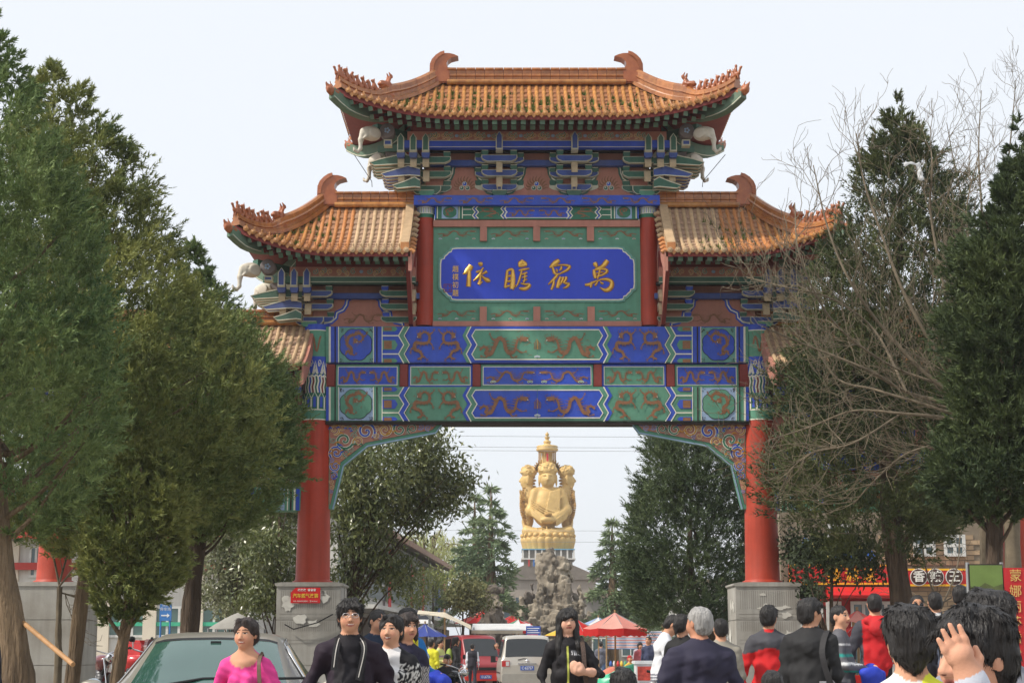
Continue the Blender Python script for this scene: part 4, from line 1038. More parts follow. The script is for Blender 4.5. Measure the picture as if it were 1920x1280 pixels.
def storey(x0,x1,yz_base,z_beam0,z_beam1,z_fr1,half,m1,m2,beamM,sets,corner,fr_n,open_side=0,scale=1.):
    """bracket storey: x0..x1 wall extents, from z base to beam bottom; sets = x positions; corner = list of (x, outward sign)"""
    zb=yz_base; hg=z_beam0-zb
    mb=MB(); mb.box(x0,x1,-.07,.07,zb,z_fr1+.3,pink); cw=mb.build('bracket_wall',gate)
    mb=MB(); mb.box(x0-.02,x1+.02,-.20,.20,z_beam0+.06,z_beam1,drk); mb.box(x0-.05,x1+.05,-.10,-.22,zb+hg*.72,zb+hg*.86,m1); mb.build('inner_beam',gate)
    yb=-half
    ex=.12
    for sy in (-1,1):
        mb=MB(); mb.box(x0-(.45 if open_side<=0 else 0),x1+(.45 if open_side>=0 else 0),*sorted((sy*half,sy*(half-.14))),z_beam0,z_beam1,beamM); b_=mb.build('eave_beam',gate)
        d=MB(); s_=sy
        for zz_ in (z_beam0+.008,z_beam1-.012): d.add([(x0,sy*(half+.004),zz_),(x1,sy*(half+.004),zz_),(x1,sy*(half+.004),zz_+.012),(x0,sy*(half+.004),zz_+.012)],[(0,1,2,3)],bline)
        d.build('paint_line',b_)
        mb=MB(); mb.box(x0-(.3 if open_side<=0 else 0),x1+(.3 if open_side>=0 else 0),*sorted((sy*(half-.02),sy*(half-.16))),z_beam1+.001,z_fr1,pink if sy<0 else maroon); f_=mb.build('frieze_board',gate)
        if sy<0:
            d=MB(); frieze(d,x0,x1,z_beam1+.02,z_fr1-.02,-half+.02-.006,fr_n); d.build('painted_scrollwork',f_,kind='stuff')
        mb=MB(); mb.box(x0-(.2 if open_side<=0 else 0),x1+(.2 if open_side>=0 else 0),*sorted((sy*(half-.05),sy*(half-.2))),z_fr1+.001,z_fr1+.30,maroon); mb.build('purlin_board',gate)
    # brackets front and back
    for x in sets:
        bracket_set(x,-.07,zb,hg,scale,m1,m2); bracket_set(x,.07,zb,hg,scale,m1,m2,math.pi)
    for x,sg,mm in corner:
        for k in range(3):
            for rz,ys in ((0,-1),(math.pi,1)):
                pass
        # row of projecting beaks, front
        for k in range(3):
            xk=x+sg*.215*k
            for ys in (-1,1):
                mb=MB()
                for q in range(2): beak(mb,xk,zb+hg*(.40+.30*q),ys*.05,ys*(half*(.62+.24*q)),.11,hg*.19,m1,tan)
                pts=[(-.06,0),(.06,0),(.06,.24),(0,.32),(-.06,.24)]; z=zb+hg*.9
                y_=ys*(half+.05); mb.prism([(xk+a,z+b) for a,b in pts],*sorted((y_,y_-ys*.25)),bline); mb.poly([(xk+a*.7,z+.02+b*.9) for a,b in pts],y_+ys*.004,mm)
                block(mb,xk,ys*(half-.06),z-.10,.14,.1,bblue)
                mb.build('corner_beak',gate)
        for ys in (-1,1):
            for t in range(3):
                mb=MB(); y_=ys*(.05+.17*t); put_arm(mb,x-sg*.12,zb+hg*(.12+.29*t),y_-.05,y_+.05,.62*scale,hg*.16,mm); 
                block(mb,x-sg*.36,y_,zb+hg*(.28+.29*t),.12,hg*.12,m2); mb.build('front_arm',gate)
            mb=MB(); put_arm(mb,x+sg*.0,zb+.02,ys*.12-.06,ys*.12+.06,.5,hg*.22,mm); block(mb,x,ys*.08,zb-.005,.27,hg*.14,bblue if m1 is bgreen else green); mb.build('corner_block',gate)
        # fans of blades on the end wall
        for t in range(3):
            for j in range(5):
                yy=-.40+.20*j
                L=.18+.20*t; z=zb+hg*(.10+.28*t)
                a0=x+sg*.10
                mb=MB()
                pr=[(a0,z+hg*.17),(a0,z),(a0+sg*L*.5,z+hg*.02),(a0+sg*(L+.22),z+hg*.02-.03),(a0+sg*(L+.30),z+hg*.05),(a0+sg*(L+.12),z+hg*.13),(a0+sg*L*.55,z+hg*.25)]
                mb.prism(pr,yy-.05,yy+.05,bgreen if t!=1 or m1 is bgreen else m1,mside=tan)
                q=MB(); mb.ribbon([pr[1],pr[2],pr[3],pr[4],pr[5],pr[6],pr[0]],.018,yy-.054,bline)
                mb.build('bracket_blade',gate)
        # round purlin end, elephant head
        for ys in (-1,1):
            mb=MB(); c=(x+sg*.66,0,z_fr1-.02); y_=ys*(half+.10)
            mb.lathe([(.13,y_-ys*.2),(.13,y_),(.115,y_+ys*.01),(.001,y_+ys*.01)],mat('purlin_end_grey',S(120,112,112),.7,.1,8),20,c,ax='y')
            if ys<0:
                for q in range(5): a=q*1.2566; mb.poly([(c[0]+.035*math.cos(a)+.02*math.cos(t),c[2]+.035*math.sin(a)+.02*math.sin(t)) for t in np.linspace(0,6.28,8)[:-1]],y_-.014-.0005*q,lblue)
            mb.build('purlin_end',gate)
            o=link('elephant_head',ELE,gate,(x+sg*.92,ys*(half+.18),z_fr1-.10)); o.rotation_euler=(0,0,(0 if sg<0 else math.pi)+(.5 if (sg<0)==(ys<0) else -.5)); o.scale=(1,1,1)
            mb=MB(); mb.box(*sorted((x+sg*.58,x+sg*.72)),*sorted((ys*(half+.06),ys*(half-.1))),z_beam0+.02,z_beam1-.004,bline); mb.box(*sorted((x+sg*.60,x+sg*.70)),*sorted((ys*(half+.066),ys*(half-.05))),z_beam0+.045,z_beam1-.03,mm if mm is not bgreen else bblue); mb.build('beam_end_block',gate)
            # small upper corner wood with scroll dragon
            mb=MB(); mb.obox((x+sg*.62,ys*(half-.12),z_fr1+.02),(.26*sg,ys*.16,.03),(-.05*ys,.05*sg,0),(0,0,.06),bgreen); mb.build('corner_support',gate)
    return cw
HB=.62
# main storey under the top roof
zb=gz(366,-.2); zq0,zq1,zf=gz(277,-HB),gz(263,-HB),gz(246,-HB)
xs=[gxx(937,300,-.3),gxx(1077,300,-.3)]; xsm=(abs(xs[0])+abs(xs[1]))/2
xcw=abs(gxx(800,330,-.2))
cw=storey(-xcw-.02,xcw+.02,zb,zq0,zq1,zf,HB,bblue,bgreen,blue,[-xsm,xsm],[(-xcw,-1,bgreen),(xcw,1,bgreen)],7)
def pearls(mb,cx,cz,y):
    for k in range(11):
        a=math.pi*(k/10); r=.19
        mb.ribbon(catmull([(cx+.11*math.cos(a),cz-.03+.11*math.sin(a)),(cx+.17*math.cos(a+.1),cz-.02+.17*math.sin(a+.1)),(cx+.20*math.cos(a-.05),cz-.01+.22*math.sin(a-.05))],3),[.03,.03,.026,.022,.018,.012,.004],y,brown)
    for dx,dz,m_ in ((0,.06,blue),(-.05,-.015,bgreen),(.05,-.015,bgreen)):
        mb.poly([(cx+dx+.042*math.cos(t),cz+dz+.042*math.sin(t)) for t in np.linspace(0,6.28,15)[:-1]],y-.004,white)
        mb.poly([(cx+dx+.034*math.cos(t),cz+dz+.034*math.sin(t)) for t in np.linspace(0,6.28,15)[:-1]],y-.007,m_)
        mb.poly([(cx+dx-.008+.012*math.cos(t),cz+dz+.01+.012*math.sin(t)) for t in np.linspace(0,6.28,9)[:-1]],y-.01,white)
def cusp(mb,x0,x1,z0,z1,y,m):
    "outlined cloud-shaped board between two bracket sets"
    w=x1-x0; h=z1-z0
    half=[(0,0),(.0,.06),(.09,.10),(.15,.22),(.16,.36),(.24,.44),(.28,.58),(.29,.72),(.35,.80)]
    pts=[(x0+w*a,z0+h*b) for a,b in half]; pts+= [(x1-w*a,z0+h*b) for a,b in half[::-1]]
    mb.ribbon(pts,.085,y,m); mb.ribbon(pts,.022,y-.004,white)
hg=zq0-zb; d=MB()
for a,b in ((-xcw+.05,-xsm),(-xsm,xsm),(xsm,xcw-.05)):
    cusp(d,a+.12,b-.12,zb+.03,zb+hg*.98,-.078,bgreen); pearls(d,(a+b)/2,zb+hg*.24,-.078)
d.build('painted_decoration',cw)
# side storeys
zb2=gz(611,-.2); a0,a1,af=gz(530,-HB),gz(518,-HB),gz(500,-HB)
xw0,xw1=abs(gxx(580,570,-.2)),abs(gxx(781,570,-.2))
for sg in (-1,1):
    e0,e1=sorted((sg*xw0,sg*xw1)); hg=a0-zb2
    cw=storey(e0,e1,zb2,a0,a1,af,HB,bblue,bgreen,bgreen,[],[(sg*xw0,sg,bblue)],2,open_side=sg,scale=.95)
    # half bracket against the upper column
    bx=sg*(xw1-.02)
    for ys in (-1,1):
        for t in range(3):
            mb=MB(); y_=ys*(.05+.17*t); put_arm(mb,bx+sg*.33,zb2+hg*(.12+.29*t),y_-.05,y_+.05,.62,hg*.16,bgreen); block(mb,bx+sg*.55,y_,zb2+hg*(.28+.29*t),.12,hg*.12,blue); mb.build('front_arm',gate)
    mb=MB()
    for ys in (-1,1):
        for q in range(2): beak(mb,bx+sg*.08,zb2+hg*(.40+.30*q),ys*.05,ys*(HB*(.62+.24*q)),.11,hg*.19,blue,tan)
    mb.build('corner_beak',gate)
    d=MB(); cusp(d,e0+.25,e1-.25,zb2+.03,zb2+hg*.98,-.078,bgreen if False else blue); dragon(d,(e0+e1)/2-.35,(e0+e1)/2+.35,zb2+.06,zb2+hg*.42,-.08,0,sg>0)
    d.build('painted_decoration',cw)
    # raking end board hung from the inner verge down to the beam
    mb=MB(); xg=sg*xi
    pr=[(-HALF*.98,ze2-.08),(-HALF*.80,ze2-.28),(-.26,zb2+.02),(.26,zb2+.02),(HALF*.80,ze2-.28),(HALF*.98,ze2-.08),(0,zr2-.3)]
    mb.prism(pr,xg+.05*sg-.035,xg+.05*sg+.035,pink,axis='x',mside=maroon); mb.build('raking_board',gate)
    # verge tiles stepping down the inner gable end
    mb=MB()
    for k in range(9):
        t=.12+.86*k/8; z=zr2-(zr2-ze2)*(1.28*t-.28*t*t)
        for ys in (-1,1): mb.tube([(xg+sg*.10,ys*HALF*t,z-.03),(xg+sg*-.02,ys*HALF*t,z+.0),(xg-sg*.07,ys*HALF*t,z-.04)],.042,tileM[2] if k<5 else tileM[1],8)
    mb.build('verge_tiles',gate,kind='stuff')
    P=[]
    for k in range(15):
        t=k/14; z=zr2-(zr2-ze2)*(1.28*t-.28*t*t); P.append([(xg+sg*.02,-HALF*t,z),(xg+sg*.02,-HALF*t,z+.15),(xg+sg*.16,-HALF*t,z+.15),(xg+sg*.16,-HALF*t,z)])
    mb=MB(); mb.grid(P,tileM[2],False); mb.add(P[-1],[(0,1,2,3)],tileM[1]); mb.build('verge_ridge',gate)
    # ---- outer bay: beams, frieze, brackets
    zb3=gz(845,-.2); b0,b1,bf=gz(738,-HB),gz(724,-HB),gz(708,-HB)
    o0,o1=XC+.2,XO-.1; e0,e1=sorted((sg*o0,sg*o1))
    cw=storey(e0,e1,zb3,b0,b1,bf,HB,bgreen,blue,blue,[sg*(o0+(o1-o0)*q) for q in (.2,.5,.8)],[(sg*XO,sg,blue)],4,open_side=sg)
    for (ya,yb,ma,mb_,nm) in ((846,880,blue,green,'outer_upper_beam'),(912,957,green,blue,'outer_lower_beam')):
        z1_,z0_=gz(ya,-.17),gz(yb,-.17); mb=MB(); mb.box(e0,e1,-.17,.17,z0_,z1_,ma); ob=mb.build(nm,gate)
        d=MB(); w_=e1-e0
        for s2 in (1,-1):
            E=lambda q:(e0+q if s2>0 else e1-q)
            for q,wd,m_ in ((.03,.06,mb_),(.1,.03,white),(.16,.03,drk),(.22,.02,white),(.28,.42,lblue),(.74,.02,white),(.8,.05,mb_),(.9,.02,white)):
                d.poly([(E(q),z0_+.008),(E(q+wd),z0_+.008),(E(q+wd),z1_-.008),(E(q),z1_-.008)],-.174,m_)
            c=((E(.49)),(z0_+z1_)/2); rr=(z1_-z0_)*.44
            d.poly([(c[0]+rr*1.1*math.cos(t)*(1+.08*abs(math.sin(3*t))),c[1]+rr*math.sin(t)) for t in np.linspace(0,6.283,32)[:-1]],-.178,ma if ma is green else bgreen)
            dragon(d,c[0]-rr*.8,c[0]+rr*.8,c[1]-rr*.8,c[1]+rr*.8,-.182,1)
        dragon(d,e0+1.2,e1-1.2,z0_+.03,z1_-.03,-.174,0); d.build('painted_decoration',ob)
    z1_,z0_=gz(880,-.17)-.002,gz(912,-.17)+.002; mb=MB(); mb.box(e0,e1,-.09,.09,z0_,z1_,maroon); ob=mb.build('outer_panel_rail',gate)
    npn=4; d=MB()
    for k in range(npn):
        x0_=e0+(e1-e0)*k/npn+.1; x1_=e0+(e1-e0)*(k+1)/npn-.1
        d.poly([(x0_,z0_+.03),(x1_,z0_+.03),(x1_,z1_-.03),(x0_,z1_-.03)],-.094,white); d.poly([(x0_+.015,z0_+.045),(x1_-.015,z0_+.045),(x1_-.015,z1_-.045),(x0_+.015,z1_-.045)],-.098,pink)
        for j in range(5): scroll(d,(x0_+(x1_-x0_)*(j+.5)/5,(z0_+z1_)/2),.07,-.102,[blue,bgreen][j%2],1,j,1.3)
    d.build('painted_scrollwork',ob,kind='stuff')
# guy wires from the top corners
for sg in (-1,1):
    mb=MB(); a=gp(664 if sg<0 else 1360,290,-.6); b=gp(697 if sg<0 else 1318,340,-.5)
    mb.tube([(a[0],-.6,a[1]),(b[0],-.5,b[1]),(b[0],-.4,gz(362))],.006,drk,4); mb.build('guy_wire',gate)
# ============================================================= golden statue on its hall, rockery
SD=150.0; SU=SD/F_PX/3.369*1.0        # metres per sketch unit at the statue
goldM=mat('gilded_bronze', S(208,174,108), .58, .2, .5, metal=.1, spec=.5, dust=(*S(184,152,96),.7), streak=.12)
goldD=mat('gilded_bronze_deep', S(172,134,74), .55, .16, .8, metal=.1)
sp0=at(1027,1031,SD)
stat=thing('golden_statue','golden seated multi-headed statue on a lotus throne above the rockery','statue',(sp0.x,SD,sp0.z))
def build_statue():
    u=SU; q=lambda x,y,d=0.:((x-428)*u,d*u,(780-y)*u)   # sketch coordinates; d = towards the back
    k=14*u
    # body and robe as one figure
    s=Sculpt(k)
    E=lambda x,y,d,rx,ry,rd,kk=None:s.ell(q(x,y,d),(rx*u,rd*u,ry*u),0,kk and kk*u)
    C=lambda a,b,r1,r2,kk=None:s.cap(q(*a),q(*b),r1*u,r2*u,0,k=kk and kk*u)
    E(430,672,-10,150,36,95); C((300,668,-60),(430,690,-105),34,30); C((560,668,-60),(430,690,-105),34,30); E(300,664,-30,34,36,45); E(565,668,-30,32,36,45)
    E(430,520,0,104,120,72); E(430,445,0,84,58,58); C((362,414,0),(500,414,0),30,30)
    C((346,424,-5),(322,535,-30),32,30); C((318,535,-30),(415,600,-98),30,22); C((514,424,-5),(540,535,-30),34,34); C((545,535,-30),(445,600,-98),36,24)
    E(430,598,-104,52,18,26); E(430,588,-112,24,10,14)
    C((430,395,0),(430,370,-5),30,30)
    E(430,330,-14,50,58,48); E(430,354,-28,38,34,34); C((430,318,-60),(430,340,-66),5,9); E(430,356,-54,14,6,7,6)
    for sg in (-1,1):
        s.ell(q(430+sg*54,342,-5),(7*u,9*u,40*u),0,6*u); s.cut(q(430+sg*20,322,-60),(13*u,8*u,5*u),4*u); E(430+sg*20,312,-48,16,4,8,6)
        E(430+sg*24,345,-42,16,16,12,8)
    for x,a in ((378,398),(386,420),(480,400)): pass
    # folds of the robe: raised ridges
    for t in range(10): C((506-7*t,402+2*t,-60-t*.6),(498-10*t,566+3*t,-84-t),4.2,4.2,3)
    for t in range(6): C((322+3*t,470+16*t,-58-3*t),(430,535+16*t,-90-2*t),4,4,3); C((430,535+16*t,-90-2*t),(500,560+10*t,-84),4,4,3)
    for t in range(5): C((566-5*t,530+14*t,-52-5*t),(480,596+10*t,-112),4.5,4,3)
    for t in range(5): C((312+4*t,520+12*t,-66-4*t),(390,590+8*t,-112),4,3.5,3)
    for t in range(8): C((300+30*t,636+8*abs(t-3.5),-86-8*(3.5-abs(t-3.5))),(280+36*t,700,-96-6*(3.5-abs(t-3.5))),4.5,3.5,3)
    link('figure',s.mesh('figure',4.4*u,[goldM]),stat)
    # curled hair of the front head
    s=Sculpt(5*u)
    s.ell(q(429,282,-2),(60*u,58*u,46*u),0); s.ell(q(429,250,-2),(36*u,36*u,26*u),0)
    rs=np.random.RandomState(1)
    for i in range(150):
        v=unit(rs.normal(size=3)); 
        if v[2]<-.15: continue
        p=np.array(q(429,280,-2))+v*np.array([61,59,48])*u
        s.ell(p,(7*u,7*u,7*u),0)
    s.cut(q(430,344,-64),(45*u,42*u,44*u),4*u)
    link('curled_hair',s.mesh('curled_hair',4.6*u,[goldM]),stat)
    # side heads and one at the back
    for x,sg in ((302,-1),(556,1)):
        s=Sculpt(10*u)
        s.ell(q(x,335,40),(40*u,42*u,52*u),0); s.ell(q(x+sg*14,352,40),(28*u,30*u,36*u),0); s.cap(q(x+sg*38,322,40),q(x+sg*47,342,40),5*u,9*u,0,k=6*u); s.ell(q(x+sg*34,362,40),(8*u,14*u,7*u),0)
        s.ell(q(x-sg*4,336,-2),(12*u,8*u,32*u),0,5*u); s.cut(q(x+sg*40,320,18),(8*u,12*u,5*u),4*u); s.cap(q(x,380,40),q(x-sg*20,440,40),34*u,50*u,0)
        hd=link('side_head',s.mesh('side_head',4.6*u,[goldM]),stat)
        s=Sculpt(5*u); s.ell(q(x-sg*6,290,40),(48*u,48*u,44*u),0); s.ell(q(x-sg*8,262,40),(28*u,28*u,24*u),0)
        for i in range(110):
            v=unit(rs.normal(size=3)); 
            if v[2]<-.2: continue
            s.ell(np.array(q(x-sg*6,288,40))+v*np.array([49,49,46])*u,(7*u,7*u,7*u),0)
        s.cut(q(x+sg*52,340,40),(40*u,44*u,44*u),4*u)
        link('curled_hair',s.mesh('curled_hair',4.6*u,[goldM]),hd)
        # raised hand beside the shoulder
        s=Sculpt(8*u); xh=262 if sg<0 else 592
        s.cap(q(xh-sg*32,560,60),q(xh-sg*14,500,50),24*u,18*u,0).cap(q(xh-sg*14,500,50),q(xh-sg*2,465,45),17*u,11*u,0).ell(q(xh,445,45),(11*u,16*u,26*u),0)
        for f in range(4): s.cap(q(xh+(f-1.5)*4,430,45+(f-1.5)*7),q(xh+(f-1.5)*5+sg*3,402-4*(1.5-abs(f-1.5)),45+(f-1.5)*8),4*u,3*u,0,k=3*u)
        s.cap(q(xh-sg*8,452,40),q(xh-sg*14,430,34),5*u,3.5*u,0)
        link('raised_hand',s.mesh('raised_hand',3.6*u,[goldM]),stat)
        # beaded lattice mantle down the side
        for j in range(3):
            mb=MB()
            for t in range(22):
                f=t/21; x_=x+sg*(10+34*math.sin(f*2.6)+8*j)*1-(sg*26*f); y_=390+225*f
                c=q(x_,y_,18-20*j+24*math.sin(t)); mb.lathe([(.001,-7*u),(5.5*u,-3*u),(6.5*u,0),(5.5*u,3*u),(.001,7*u)],goldD,6,c)
            mb.build('bead_string',stat,kind='stuff')
        s=Sculpt(16*u); s.cap(q(x-sg*14,420,50),q(x-sg*4,600,50),40*u,34*u,0,(1,.8,1)); s.cap(q(x+sg*2,600,50),q(x+sg*2,640,40),34*u,32*u,0)
        link('side_body',s.mesh('side_body',7*u,[goldM],noise=lambda X:wob(X,2.2,.04)),stat)
    # ring of pointed leaves behind the heads
    for i in range(15):
        a=math.pi*(-.08+1.16*i/14); c=q(428-66*math.cos(a),262-46*math.sin(a),46); mb=MB()
        r=11*u; up=Vector((-math.cos(a)*.8,0,math.sin(a)*.8+.3)).normalized(); sd_=Vector((up.z,0,-up.x))
        pts=[Vector(c)+sd_*r*x_+up*r*z_ for x_,z_ in ((-1,-.6),(-1.1,.3),(-.6,.9),(0,2.2),(.6,.9),(1.1,.3),(1,-.6))]
        mb.add([p+Vector((0,-6*u,0)) for p in pts]+[p+Vector((0,6*u,0)) for p in pts],[list(range(7)),list(range(13,6,-1))]+[(i_,(i_+1)%7,(i_+1)%7+7,i_+7) for i_ in range(7)],goldD)
        mb.build('crown_leaf',stat)
    for sg in (-1,1):
        for t in range(7):
            mb=MB(); c=q(428+sg*(84+5*(t%2)),258+20*t,40); mb.lathe([(.001,-10*u),(13*u,-4*u),(13*u,4*u),(.001,10*u)],goldD,8,c); mb.build('lattice_boss',stat)
    # pavilion and finial over the heads
    mb=MB(); mb.lathe([(54*u,0),(54*u,6*u),(36*u,8*u),(36*u,78*u),(58*u,84*u),(70*u,92*u),(70*u,104*u),(64*u,108*u),(70*u,118*u),(62*u,124*u),(30*u,128*u)],goldM,16,q(428,240,46)); pv=mb.build('crown_pavilion',stat)
    for i in range(10):
        a=i*math.pi/5; mb=MB(); c=q(428,240,46); mb.lathe([(4*u,8*u),(4*u,82*u)],goldD,6,(c[0]+52*u*math.cos(a),c[1]+52*u*math.sin(a),c[2])); mb.build('pillar',pv)
    mb=MB(); c=q(428,240,46); mb.box(c[0]-6*u,c[0]+6*u,c[1]-55*u,c[1]-53*u,c[2]+20*u,c[2]+70*u,mat('red_drape',S(196,50,60),.7)); mb.build('red_drape',pv)
    mb=MB(); c=q(428,116,46); mb.lathe([(30*u,0),(26*u,8*u),(18*u,14*u),(24*u,20*u),(24*u,28*u),(12*u,36*u),(10*u,42*u),(16*u,48*u),(16*u,58*u),(7*u,62*u),(12*u,68*u),(12*u,76*u),(3*u,86*u),(.001,92*u)],goldM,14,c); mb.build('finial',stat)
    # offering plate
    mb=MB(); mb.lathe([(.001,0),(20*u,2*u),(26*u,14*u),(22*u,18*u),(.001,26*u)],goldD,12,q(428,576,-112)); mb.build('held_bowl',stat)
    # lotus throne: petals
    mb=MB(); mb.lathe([(150*u,0),(152*u,40*u),(168*u,78*u),(150*u,92*u),(120*u,98*u)],goldD,40,q(430,782,0)); th_=mb.build('throne_core',stat)
    pet=MB(); P=[]
    for i in range(7):
        z=[0,14,34,52,66,74,78][i]; w=[20,22,23.5,23.5,21,14,2][i]; o=[0,3,8,13,15,13,8][i]
        P.append([((j-2)/2*w*u,-(o-3*abs(j-2)**1.6)*u,z*u) for j in range(5)])
    pet.grid(P,goldM); B=[[(a,b+8*u,c) for a,b,c in r] for r in P]; pet.grid([r[::-1] for r in B],goldM)
    pm=pet.mesh('lotus_petal')
    for i in range(22):
        a=2*math.pi*i/22; c=q(430,782,0); o=link('lotus_petal',pm,stat,(c[0]+160*u*math.sin(a),c[1]-160*u*math.cos(a),c[2])); o.rotation_euler=(0,0,a); o.scale=(1.08,1,1)
    kn=MB(); kn.lathe([(.001,-26*u),(17*u,-16*u),(22*u,0),(17*u,16*u),(.001,24*u)],goldM,12); km=kn.mesh('throne_knob')
    for i in range(24):
        a=2*math.pi*i/24; c=q(430,692,0); link('throne_knob',km,stat,(c[0]+158*u*math.sin(a),c[1]-158*u*math.cos(a)*.98,c[2]),scale=(.8,.8,.7))
build_statue()
# ---- hall carrying the statue
hall=thing('hall','two-storey hall with white pillars and blue cornice carrying the golden statue','building',(sp0.x,SD,0))
wl=mat('plaster_white',S(206,204,198),.8,.08,.6,streak=.12); grW=mat('wall_grey',S(132,128,122),.85,.12,.5,streak=.15); rfG=mat('roof_grey_tile',S(118,110,102),.85,.15,2)
zt=sp0.z; u=SU
mb=MB(); mb.box(-165*u,165*u,-165*u,165*u,zt-6*u,zt-.004,mat('cornice_blue',S(112,166,196),.6)); mb.build('cornice',hall)
mb=MB(); mb.box(-150*u,150*u,-150*u,150*u,zt-160*u,zt-6*u-.01,grW); mb.build('drum',hall)
for i in range(9):
    mb=MB(); x=-158*u+316*u*i/8; mb.box(x-5*u,x+5*u,-162*u,-152*u,zt-58*u,zt-6*u-.01,wl); mb.build('pillar',hall)
mb=MB(); mb.box(-168*u,168*u,-168*u,168*u,zt-66*u,zt-58*u,wl); mb.build('balustrade',hall)
zr=zt-70*u
mb=MB(); mb.prism([(-330*u,zr-110*u),(-120*u,zr-20*u),(-60*u,zr),(60*u,zr),(120*u,zr-20*u),(330*u,zr-110*u),(330*u,zr-122*u),(-330*u,zr-122*u)],-210*u,210*u,rfG); mb.build('roof',hall)
mb=MB(); mb.box(-290*u,290*u,-190*u,190*u,0,zr-122*u-.01,mat('hall_wall',S(160,150,140),.85,.1,.5,streak=.12)); hw_=mb.build('wall',hall)
for i in range(8):
    for j in range(2):
        mb=MB(); x=-250*u+500*u*i/7; z=1.2+3.0*j; mb.box(x-.32,x+.32,-190*u-.08,-190*u+.05,z,z+1.7,mat('hall_window',S(70,84,92),.2)); w_=mb.build('window',hw_)
        
for i in range(4):
    mb=MB(); x=(-120+30*i)*u; mb.prism([(x-6*u,zt-110*u),(x+6*u,zt-110*u),(x+5*u,zt-70*u),(x-5*u,zt-70*u)],-214*u,-212*u,mat('flag_%d'%i,[S(180,60,60),S(70,110,170),S(190,90,90),S(90,120,170)][i],.8)); mb.build('hanging_cloth',hall)
# ---- rockery of eroded limestone
RD=98.0; RU=RD/F_PX/3.369
rp0=at(1027,1222,RD)
rockM=mat('weathered_rock',S(150,140,124),.9,.4,.9,bump=1.0,bscale=5,dust=(*S(92,82,70),.85),streak=.2)  # dark noise mixed into the colour stands in for shaded crevices
rockM2=mat('dark_rock',S(92,84,76),.9,.3,.9,bump=1.0,bscale=6)
rock=thing('rockery','tall pinnacled rockery of grey-brown eroded stone under the golden statue','rockery',(rp0.x,RD,0))
def Q(x,y,d=0.): p=at(900+x/3.369,800+y/3.369,RD); return (p.x-rp0.x,d*RU,p.z)
def rockmass(spec,nm,parent,step,seed,m=rockM,amp=.03,QQ=None,UU=None):
    rs=np.random.RandomState(seed); UU=UU or RU; QQ=QQ or Q; s=Sculpt(5*UU)
    for (a,b,r1,r2,d) in spec:
        A=np.array(QQ(*a,d)); B=np.array(QQ(*b,d)); n=max(3,int(np.linalg.norm(B-A)/(UU*15)))
        for i in range(n+1):
            t=i/n; r=(r1+(r2-r1)*t)*UU
            for w_ in range(3):
                rr=r*rs.uniform(.38,.74); p=A+(B-A)*t+rs.normal(size=3)*r*np.array([.42,.42,.3])
                s.box(p,(rr*rs.uniform(.6,1.),rr*rs.uniform(.6,1.),rr*rs.uniform(.7,1.7)),0,rot=rotm0(rs.uniform(-.9,.9),rs.normal()*.28,rs.normal()*.28))
            s.box(A+(B-A)*t,(r*.5,r*.5,r*.6),0,rot=rotm0(rs.uniform(0,1.5),0,0))
    def nz(X): return wob(X,7.,amp)+wob(X*np.array([1,1,.45]),22,amp*.6)+amp*1.3*np.abs(np.sin(X@np.array([9.7,6.2,4.1])+2*np.sin(X[:,2]*4.4)))**5
    return link(nm,s.mesh(nm,step,[m],noise=nz),parent)
def rotm0(yaw,pitch=0,roll=0): return np.array(Matrix.Rotation(yaw,3,'Z')@Matrix.Rotation(pitch,3,'X')@Matrix.Rotation(roll,3,'Y'))
rockmass([((420,815),(415,1000),40,46,20),((400,830),(395,1000),24,30,30),((445,1000),(440,1260),50,60,30)],'pinnacle',rock,.06,1)
rockmass([((515,835),(508,1010),28,42,0),((545,850),(548,990),16,18,10),((520,1010),(520,1200),48,60,0)],'pinnacle',rock,.06,2)
rockmass([((570,860),(578,960),12,18,10)],'pinnacle',rock,.06,3)
rockmass([((385,1010),(372,1120),24,30,-40),((370,1120),(360,1300),36,62,-40)],'pinnacle',rock,.06,4)
rockmass([((262,1090),(250,1300),26,52,-20)],'pinnacle',rock,.06,11)
rockmass([((610,1080),(625,1300),26,54,-20)],'pinnacle',rock,.06,12)
rockmass([((300,1050),(290,1300),22,50,0),((335,1000),(325,1200),14,34,20)],'pinnacle',rock,.06,5,rockM2)
rockmass([((530,1000),(525,1180),34,46,-50),((580,1120),(600,1300),40,62,-40),((480,1200),(500,1330),70,80,-50)],'boulder',rock,.06,6)
rockmass([((400,1230),(560,1300),60,60,-70),((330,1250),(420,1320),44,60,-60),((600,1230),(660,1300),40,34,-50)],'boulder',rock,.06,7)
rockmass([((250,1300),(245,1575),56,80,-30),((360,1310),(355,1575),70,90,-50)],'boulder',rock,.075,21,rockM2)
rockmass([((470,1320),(470,1575),80,95,-50),((590,1300),(600,1575),64,90,-40)],'boulder',rock,.075,22)
rk2=thing('rock_spire','slim stone spire standing apart from the rockery with a broken pale top','rock',(rp0.x,RD,0))
rockmass([((632,1005),(636,1100),13,20,-60),((640,1100),(648,1200),24,34,-60),((655,1200),(662,1575),38,60,-60)],'spire',rk2,.05,8)
